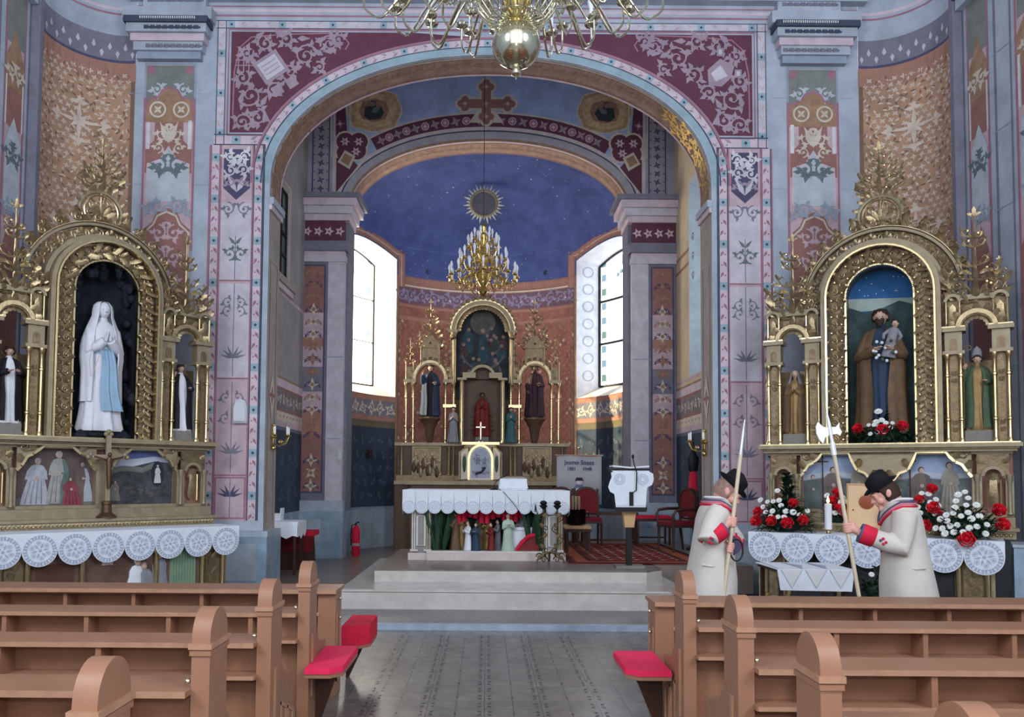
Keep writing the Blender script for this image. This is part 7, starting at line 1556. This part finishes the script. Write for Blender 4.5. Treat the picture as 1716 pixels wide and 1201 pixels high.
b = MB(); b.box(-.31, .2, -.32, .2, 0, .90, MARBD); b.build('block', rt, 0); b = MB(); b.box(-.32, .22, -.34, .22, .90, .93, MARB); b.build('top_slab', rt, 0)
# ================================================================== PEOPLE
def orient(f): return Vector(f).normalized()
def hand_grip(b, wrist, C, axs, side, R_=.016, m=SKIN):
    axs = orient(axs); w_ = C-wrist; w_ = (w_-axs*w_.dot(axs)).normalized(); s_ = axs.cross(w_)*side
    pc = C - w_*(R_+.012)
    b.tube([wrist, wrist.lerp(pc, .35), wrist.lerp(pc, .75), pc], [.027, .031, .036, .03], m, n=12)
    for k in (-1, 1): b.ball(pc + axs*.02*k - w_*.012, (.026, .026, .026), m, 8, 6)
    for k in range(4):
        off = axs*((k-1.5)*.0205); rr = R_+.0095; L_ = (220, 235, 228, 205)[k]
        pts = [C + off - w_*(rr+.016) + s_*.012] + [C + off + w_*(rr*cos(radians(180-L_*i/6)))*1.0 + s_*(rr*sin(radians(180-L_*i/6))) for i in range(1, 7)]
        b.tube(pts, [.0108, .0106, .0104, .010, .0098, .0092, .0075], m, n=8); b.ball(pts[2], .0108, m, 8, 6)
    off = axs*.046; rr = R_+.011
    pts = [pc - w_*.03 + axs*.02 - s_*.008, pc + off*.7 - s_*.02] + [C + off + w_*(rr*cos(radians(180+q_))) + s_*(rr*sin(radians(180+q_))) for q_ in (50, 95, 140)]
    b.tube(pts, [.014, .0135, .0125, .011, .008], m, n=8)
def man(label, loc, rotz, hand_world, hand2_world, staff_axis, headloc, lean, elb, elb2, seed, pitch, hat_tilt, side1, headyaw=0, hairc=(56, 36, 28)):
    rt = root('person', loc, rotz, label, 'person')
    Mi = (Matrix.Translation(loc) @ Matrix.Rotation(rotz, 4, 'Z')).inverted(); L = lambda v: Mi @ Vector(v); ax_ = Mi.to_3x3() @ Vector(staff_axis)
    H1 = L(hand_world); H2 = L(hand2_world) if hand2_world else None; hc = Vector(headloc)
    S1, S2 = Vector((side1*.19, lean*.9, 1.36)), Vector((-side1*.19, lean*.9, 1.36)); E1, E2 = Vector(elb), Vector(elb2)
    def wristof(E, H): d = (H-E).normalized(); return H - d*.085
    W1 = wristof(E1, H1); W2 = wristof(E2, H2) if H2 is not None else Vector((-side1*.25, -.10, .88))
    # body: one continuous surface, legs to head and fingers
    b = MB()
    for s_ in (-1, 1):
        b.tube([(s_*.10, .02, .92), (s_*.105, .0, .5), (s_*.11, .02, .10), (s_*.11, .02, .05)], [.10, .07, .05, .055], SKIN, n=12); b.tube([(s_*.11, .06, .045), (s_*.115, -.06, .045), (s_*.12, -.17, .035)], [.05, .048, .035], SKIN, n=10)
    def ell(z, rx, ry, cy): return [(rx*cos(2*pi*i/20), cy+ry*sin(2*pi*i/20), z) for i in range(20)]
    b.loft([ell(.85, .16, .12, 0), ell(1.0, .16, .12, lean*.2), ell(1.2, .16, .11, lean*.6), ell(1.36, .18, .10, lean*.9), ell(1.43, .10, .075, lean)], SKIN)
    nk = Vector((0, lean*1.0, 1.40)); b.tube([nk, nk.lerp(hc, .5), hc-Vector((0, -.02, .03))], [.066, .058, .056], SKIN, n=14)
    # head
    Rh = Matrix.Rotation(headyaw, 3, 'Z') @ Matrix.Rotation(pitch, 3, 'X'); r = .108
    rings = []
    for i in range(19):
        a = -pi/2+pi*i/18; k = max(cos(a), .02); z = sin(a); rr = []
        for j in range(26):
            t = 2*pi*j/26; x, y = k*cos(t)*.72, k*sin(t)*.92
            fr = max(0, -sin(t))
            x *= 1-.24*max(0, -z)**1.2; 
            if z < 0: y += .10*max(0, -z)*(1 if y > 0 else 0)*-1.2
            if fr > .5: y -= .05*max(0, 1-abs(z+.75)*3)*fr; y += .045*max(0, 1-abs(z-.12)*6)*(1-abs(cos(t)*1.2-.55*math.copysign(1, cos(t)))*1.0 if abs(cos(t)) > .15 else 0)
            rr.append(hc + Rh @ (Vector((x, y, z*1.16))*r))
        rings.append(rr)
    b.loft(rings, SKIN)
    hp = lambda x, y, z: hc + Rh @ (Vector((x, y, z))*r)
    b.tube([hp(0, -.86, .22), hp(0, -1.0, .0), hp(0, -1.16, -.2), hp(0, -.92, -.3)], [.010, .012, .018, .010], SKIN, n=8)
    for s_ in (-1, 1):
        b.ball(hp(s_*.08, -1.0, -.24), .011, SKIN, 8, 6); b.ball(hp(s_*.74, .08, -.05), (.012, .022, .034), SKIN, 10, 8)
        b.tube([hp(s_*.1, -.93, .26), hp(s_*.32, -.92, .30), hp(s_*.52, -.76, .22)], .010, SKIN, n=6)
        b.ball(hp(s_*.30, -.76, .1), .022, SKIN, 8, 6); b.ball(hp(s_*.4, -.66, -.28), .03, SKIN, 8, 6)
    b.tube([hp(-.24, -.84, -.52), hp(-.08, -.98, -.48), hp(.08, -.98, -.48), hp(.24, -.84, -.52)], [.006, .010, .010, .006], SKIN, n=8); b.tube([hp(-.2, -.84, -.6), hp(0, -.96, -.6), hp(.2, -.84, -.6)], [.006, .011, .006], SKIN, n=8); b.ball(hp(0, -.82, -.92), .028, SKIN, 8, 6)
    # arms and hands
    for S, E, W in ((S1, E1, W1), (S2, E2, W2)): b.tube([S, S.lerp(E, .5), E, E.lerp(W, .4), W], [.058, .05, .042, .043, .029], SKIN, n=12)
    hand_grip(b, W1, H1, ax_, side1)
    if H2 is not None: hand_grip(b, W2, H2, ax_, -side1)
    else:
        d = (W2-E2).normalized(); pc = W2+d*.05; b.tube([W2, pc, pc+d*.04], [.028, .036, .03], SKIN, n=10)
        for k in range(4): o_ = Vector((side1*.012*(k-1.5), .0, .012*(k-1.5))); b.tube([pc+d*.03+o_, pc+d*.065+o_-Vector((0, 0, .01)), pc+d*.08+o_-Vector((0, 0, .035)), pc+d*.065+o_-Vector((0, 0, .05))], [.0105, .010, .0095, .008], SKIN, n=8)
        b.tube([pc, pc+d*.02+Vector((side1*.035, 0, 0)), pc+d*.05+Vector((side1*.04, 0, -.02))], [.014, .012, .009], SKIN, n=8)
    o = b.build('body', rt, 60); md = o.modifiers.new('skin', 'REMESH'); md.mode = 'VOXEL'; md.voxel_size = .0055; md.use_smooth_shade = True; sm = o.modifiers.new('smooth', 'SMOOTH'); sm.factor = .5; sm.iterations = 3
    # eyes, brows, hair, hat
    e = MB()
    for s_ in (-1, 1): e.ball(hp(s_*.30, -.87, .10), (.012, .009, .007), DAISY, 8, 6); e.ball(hp(s_*.30, -.93, .09), .0055, BLACK, 6, 4)
    e.build('eyes', rt)
    HB = mat('short_hair_%d' % hairc[0], hairc, rough=.7, var=.2, scale=40)
    e = MB(); rings = []
    for i in range(12):
        a = -.55+(pi/2+.55)*i/11; rr = []
        for j in range(26):
            t = 2*pi*j/26; k = max(cos(a), .03); z = sin(a); fr = max(0, -sin(t))
            zz = z if fr < .25 else max(z, .35+.1*fr)
            kk = k if fr < .25 else max(.03, cos(math.asin(min(1, zz))))
            rr.append(hc + Rh @ (Vector((kk*cos(t)*.79, kk*sin(t)*1.0+.02, zz*1.19))*r))
        rings.append(rr)
    e.loft(rings, HB); e.build('hair', rt, 60)
    h = MB(Matrix.Translation(hp(0, -.02, .62)) @ Rh.to_4x4() @ Matrix.Rotation(hat_tilt, 4, 'X'))
    n = 32; br = []
    for rr_, z_, cu_ in ((.084, .0, 0), (.11, -.006, 0), (.130, .002, .024), (.133, .008, .026), (.11, .005, 0), (.084, .012, 0)): br.append([(rr_*.88*cos(2*pi*i/n), rr_*1.1*sin(2*pi*i/n), z_+cu_*abs(cos(2*pi*i/n))**2-.006*max(0, -sin(2*pi*i/n))) for i in range(n)])
    h.loft(br, FELT, caps=False)
    cr = []
    for rr_, z_ in ((.088, -.015), (.090, .03), (.088, .075), (.080, .105), (.058, .118), (.02, .112), (.002, .106)): cr.append([(rr_*.9*cos(2*pi*i/n)*(1-.06*max(0, -sin(2*pi*i/n))), rr_*1.08*sin(2*pi*i/n), z_*(1-.18*max(0, -sin(2*pi*i/n))) ) for i in range(n)])
    h.loft(cr, FELT); ho = h.build('hat', rt, 60)
    h2 = MB(h.M); h2.loft([[(rr_*.9*cos(2*pi*i/n), rr_*1.08*sin(2*pi*i/n), z_) for i in range(n)] for rr_, z_ in ((.0885, .008), (.0885, .034), (.086, .034), (.086, .008), (.0885, .008))], BLACK, caps=False); h2.build('hat_band', ho, 60)
    # trousers and shoes
    e = MB()
    for s_ in (-1, 1): e.tube([(s_*.10, .02, .9), (s_*.105, .0, .5), (s_*.11, .02, .12)], [.115, .085, .07], BLACK, n=12)
    e.build('trousers', rt)
    e = MB()
    for s_ in (-1, 1): e.tube([(s_*.11, .085, .05), (s_*.112, .0, .055), (s_*.116, -.1, .05), (s_*.12, -.19, .035), (s_*.12, -.21, .03)], [.05, .058, .054, .04, .02], FELT, n=12, flat=.85)
    e.v = [Vector((v.x, v.y, max(v.z, 0))) for v in e.v]; e.build('shoes', rt)
    # coat
    c = MB(); cr = []
    for z, rx, ry, cy in ((.42, .285, .235, .02), (.6, .27, .222, .015), (.8, .25, .205, lean*.1), (1.0, .228, .175, lean*.3), (1.15, .222, .162, lean*.55), (1.28, .228, .155, lean*.8), (1.36, .215, .138, lean*.95), (1.405, .165, .112, lean*1.0), (1.435, .098, .088, lean*1.05)):
        cr.append([(rx*cos(2*pi*i/40)*(1+.03*sin(7*2*pi*i/40+seed)*max(0, 1.1-z)), cy+ry*sin(2*pi*i/40)*(1+.04*sin(6*2*pi*i/40+seed*2)*max(0, 1.1-z)), z) for i in range(40)])
    c.loft(cr, COAT)
    for S, E, W in ((S1, E1, W1), (S2, E2, W2)):
        d = (W-E).normalized(); Wc = W-d*.03
        c.tube([S+Vector((0, 0, -.03))-(E-S).normalized()*.02, S.lerp(E, .3), S.lerp(E, .7), E, E.lerp(Wc, .3), E.lerp(Wc, .7), Wc], [.092, .09, .08, .078, .078, .07, .066], COAT, n=16)
    o = c.build('coat', rt, 60); md = o.modifiers.new('weave', 'REMESH'); md.mode = 'VOXEL'; md.voxel_size = .011; md.use_smooth_shade = True; sm = o.modifiers.new('smooth', 'SMOOTH'); sm.factor = .5; sm.iterations = 5
    for S, E, W in ((S1, E1, W1), (S2, E2, W2)):
        d = (W-E).normalized(); u = MB(); u.tube([W-d*.125, W-d*.12, W-d*.03, W-d*.02], [.071, .077, .079, .074], RED, n=20); co = u.build('cuff', rt, 60)
        u = MB(); u.tube([W-d*.024, W-d*.012], [.077, .075], INDIGO, n=20); u.build('cuff_edge', co, 60)
        s0 = d.cross(Vector((0, 0, 1))).normalized()
        for sd_ in (-1, 1):
            u = MB()
            for k, (a_, f) in enumerate(((0, 0), (1, .02), (-1, .02), (0, .04))): u.ball(W-d*(.16+f)+s0*sd_*.074+Vector((0, 0, a_*.02)), (.011, .011, .012), RED if k else INDIGO, 8, 6)
            u.build('embroidery', co)
    CRS = ((.8, .25, .205, lean*.1), (1.0, .228, .175, lean*.3), (1.15, .222, .162, lean*.55), (1.28, .228, .155, lean*.8), (1.36, .215, .138, lean*.95), (1.405, .165, .112, lean), (1.435, .098, .088, lean*1.05), (1.6, .09, .08, lean*1.05))
    def onto(q):
        for (z0, a0, b0, c0), (z1, a1, b1, c1) in zip(CRS, CRS[1:]):
            if z0 <= q[2] <= z1: t = (q[2]-z0)/(z1-z0); rx_, ry_, cy_ = a0+(a1-a0)*t, b0+(b1-b0)*t, c0+(c1-c0)*t; break
        k = sqrt((q[0]/rx_)**2+((q[1]-cy_)/ry_)**2); f = max(1, 1.035/k)
        return (q[0]*f, cy_+(q[1]-cy_)*f, q[2])
    def collar(zc, rx, ry, th, m_, nm):
        pts = []
        for i in range(25):
            a = -pi/2+radians(16)+(2*pi-radians(32))*i/24; front = max(0, -sin(a))
            dz = (.17 if rx > .105 else .05)*front**2.0; pts.append(onto((rx*cos(a)*(1-.35*front**2), lean*1.0+ry*sin(a), zc-dz)) if rx > .105 else (rx*cos(a), lean+ry*sin(a)-.012*front, zc-dz))
        u = MB(); u.tube(pts, th, m_, n=8, flat=.6); u.build(nm, rt)
    for zc, rx, ry, th, m_, nm in ((1.452, .088, .084, .018, STAR, 'shirt_collar'), (1.430, .118, .104, .012, INDIGO, 'collar_trim'), (1.414, .146, .114, .014, mat('collar_rose', (196, 120, 130)), 'collar_trim'), (1.398, .174, .124, .010, RED, 'collar_trim')): collar(zc, rx, ry, th, m_, nm)
    u = MB()
    for k in range(5): z = 1.16-k*.13; u.ball((side1*.02, -(.168+.0)+lean*(.55 if z > 1.1 else .3)-.004, z), .012, RED, 8, 6)
    u.build('buttons', rt)
    u = MB()
    for s_ in (-1, 1): u.tube([(s_*.215, -.06, .93), (s_*.235, .02, .92), (s_*.215, .09, .93)], .009, COAT, n=6)
    u.build('pocket_flaps', rt)
    return rt
# left man faces right, right man faces left with his back half turned to us
D1 = 6.5; pl = P(1190, 900, D1); st_top, st_bot = P(1247, 712, D1-.24), P(1215, 980, D1-.24)
def on_staff(t, b_, z): return b_ + (t-b_)*((z-b_.z)/(t.z-b_.z))
g1 = on_staff(st_top, st_bot, 1.27); g2 = on_staff(st_top, st_bot, 1.07)
man('stooping man in black hat and cream coat at the left, holding a long pole', (pl.x, D1, 0), radians(82), g1, g2, (st_top-st_bot), (0, -.135, 1.505), -.05, (-.30, .07, 1.13), (.14, -.22, 1.10), 2, radians(38), radians(8), -1, 0, (150, 118, 108))
rt = root('pole', on_staff(st_top, st_bot, 0.0), 0, 'long thin pole held by the left man in the black hat', 'pole'); o0 = Vector(rt.location)
b = MB(); b.tube([Vector((0, 0, 0)), on_staff(st_top, st_bot, 1.82)-o0], .0155, mat('pale_ash_wood', (206, 190, 164), rough=.4, var=.1), n=12); b.build('shaft', rt)
b = MB(); b.tube([on_staff(st_top, st_bot, 1.80)-o0, on_staff(st_top, st_bot, 1.95)-o0, on_staff(st_top, st_bot, 2.07)-o0], [.016, .013, .003], mat('spear_steel', (200, 212, 220), rough=.3, metal=.8, var=.05), n=10); b.build('spear_tip', rt)
b = MB(); c_ = on_staff(st_top, st_bot, 1.10)-o0; b.tube([c_+Vector((.04*0+.05+.05*cos(a_), 0, -.05+.085*sin(a_))) for a_ in [2*pi*i/20 for i in range(21)]], .007, BLACK, n=6); b.build('strap', rt)
D2 = 6.4; pr = P(1520, 900, D2); ht, hb = P(1385, 688, D2-.08), P(1437, 985, D2-.08); gr = on_staff(ht, hb, 1.225)
man('stooping man in black hat and cream coat at the right, holding a halberd', (pr.x, D2, 0), radians(-108), gr, None, (ht-hb), (0, -.15, 1.50), -.05, (.235, -.08, 1.08), (-.235, .02, 1.10), 5, radians(30), radians(4), 1)
rt = root('halberd', on_staff(ht, hb, 0.0), 0, 'halberd with shining axe head and pale shaft held by the right man', 'halberd'); o0 = Vector(rt.location)
AXE = mat('bright_axe_steel', (240, 242, 244), rough=.35, metal=.3, var=.02)
q = lambda z: on_staff(ht, hb, z)-o0
b = MB(); b.tube([Vector((0, 0, 0)), q(1.86)], .0155, MATS['pale_ash_wood'], n=12); b.build('shaft', rt)
b = MB(); b.tube([q(1.80), q(1.90)], .021, AXE, n=12); d = (ht-hb).normalized(); n_ = Vector((0, 1, 0)).cross(d).normalized(); n_ = n_ if n_.x > 0 else -n_
b.tube([q(1.90), q(2.05), q(2.17)], [.019, .02, .002], AXE, n=8, flat=.7)
def plate(pts): 
    c0 = q(1.99); b.loft([[c0 + n_*x + d*z + Vector((0, yy, 0)) for x, z in pts] for yy in (-.007, .007)], AXE)
plate([(-.015, .03), (-.05, .04), (-.085, .085), (-.105, .05), (-.112, 0), (-.1, -.05), (-.075, -.09), (-.05, -.045), (-.015, -.03)])
plate([(.015, .03), (.05, .025), (.085, .055), (.075, .02), (.09, -.02), (.07, -.05), (.05, -.03), (.015, -.03)])
b.build('axe_head', rt, 30)
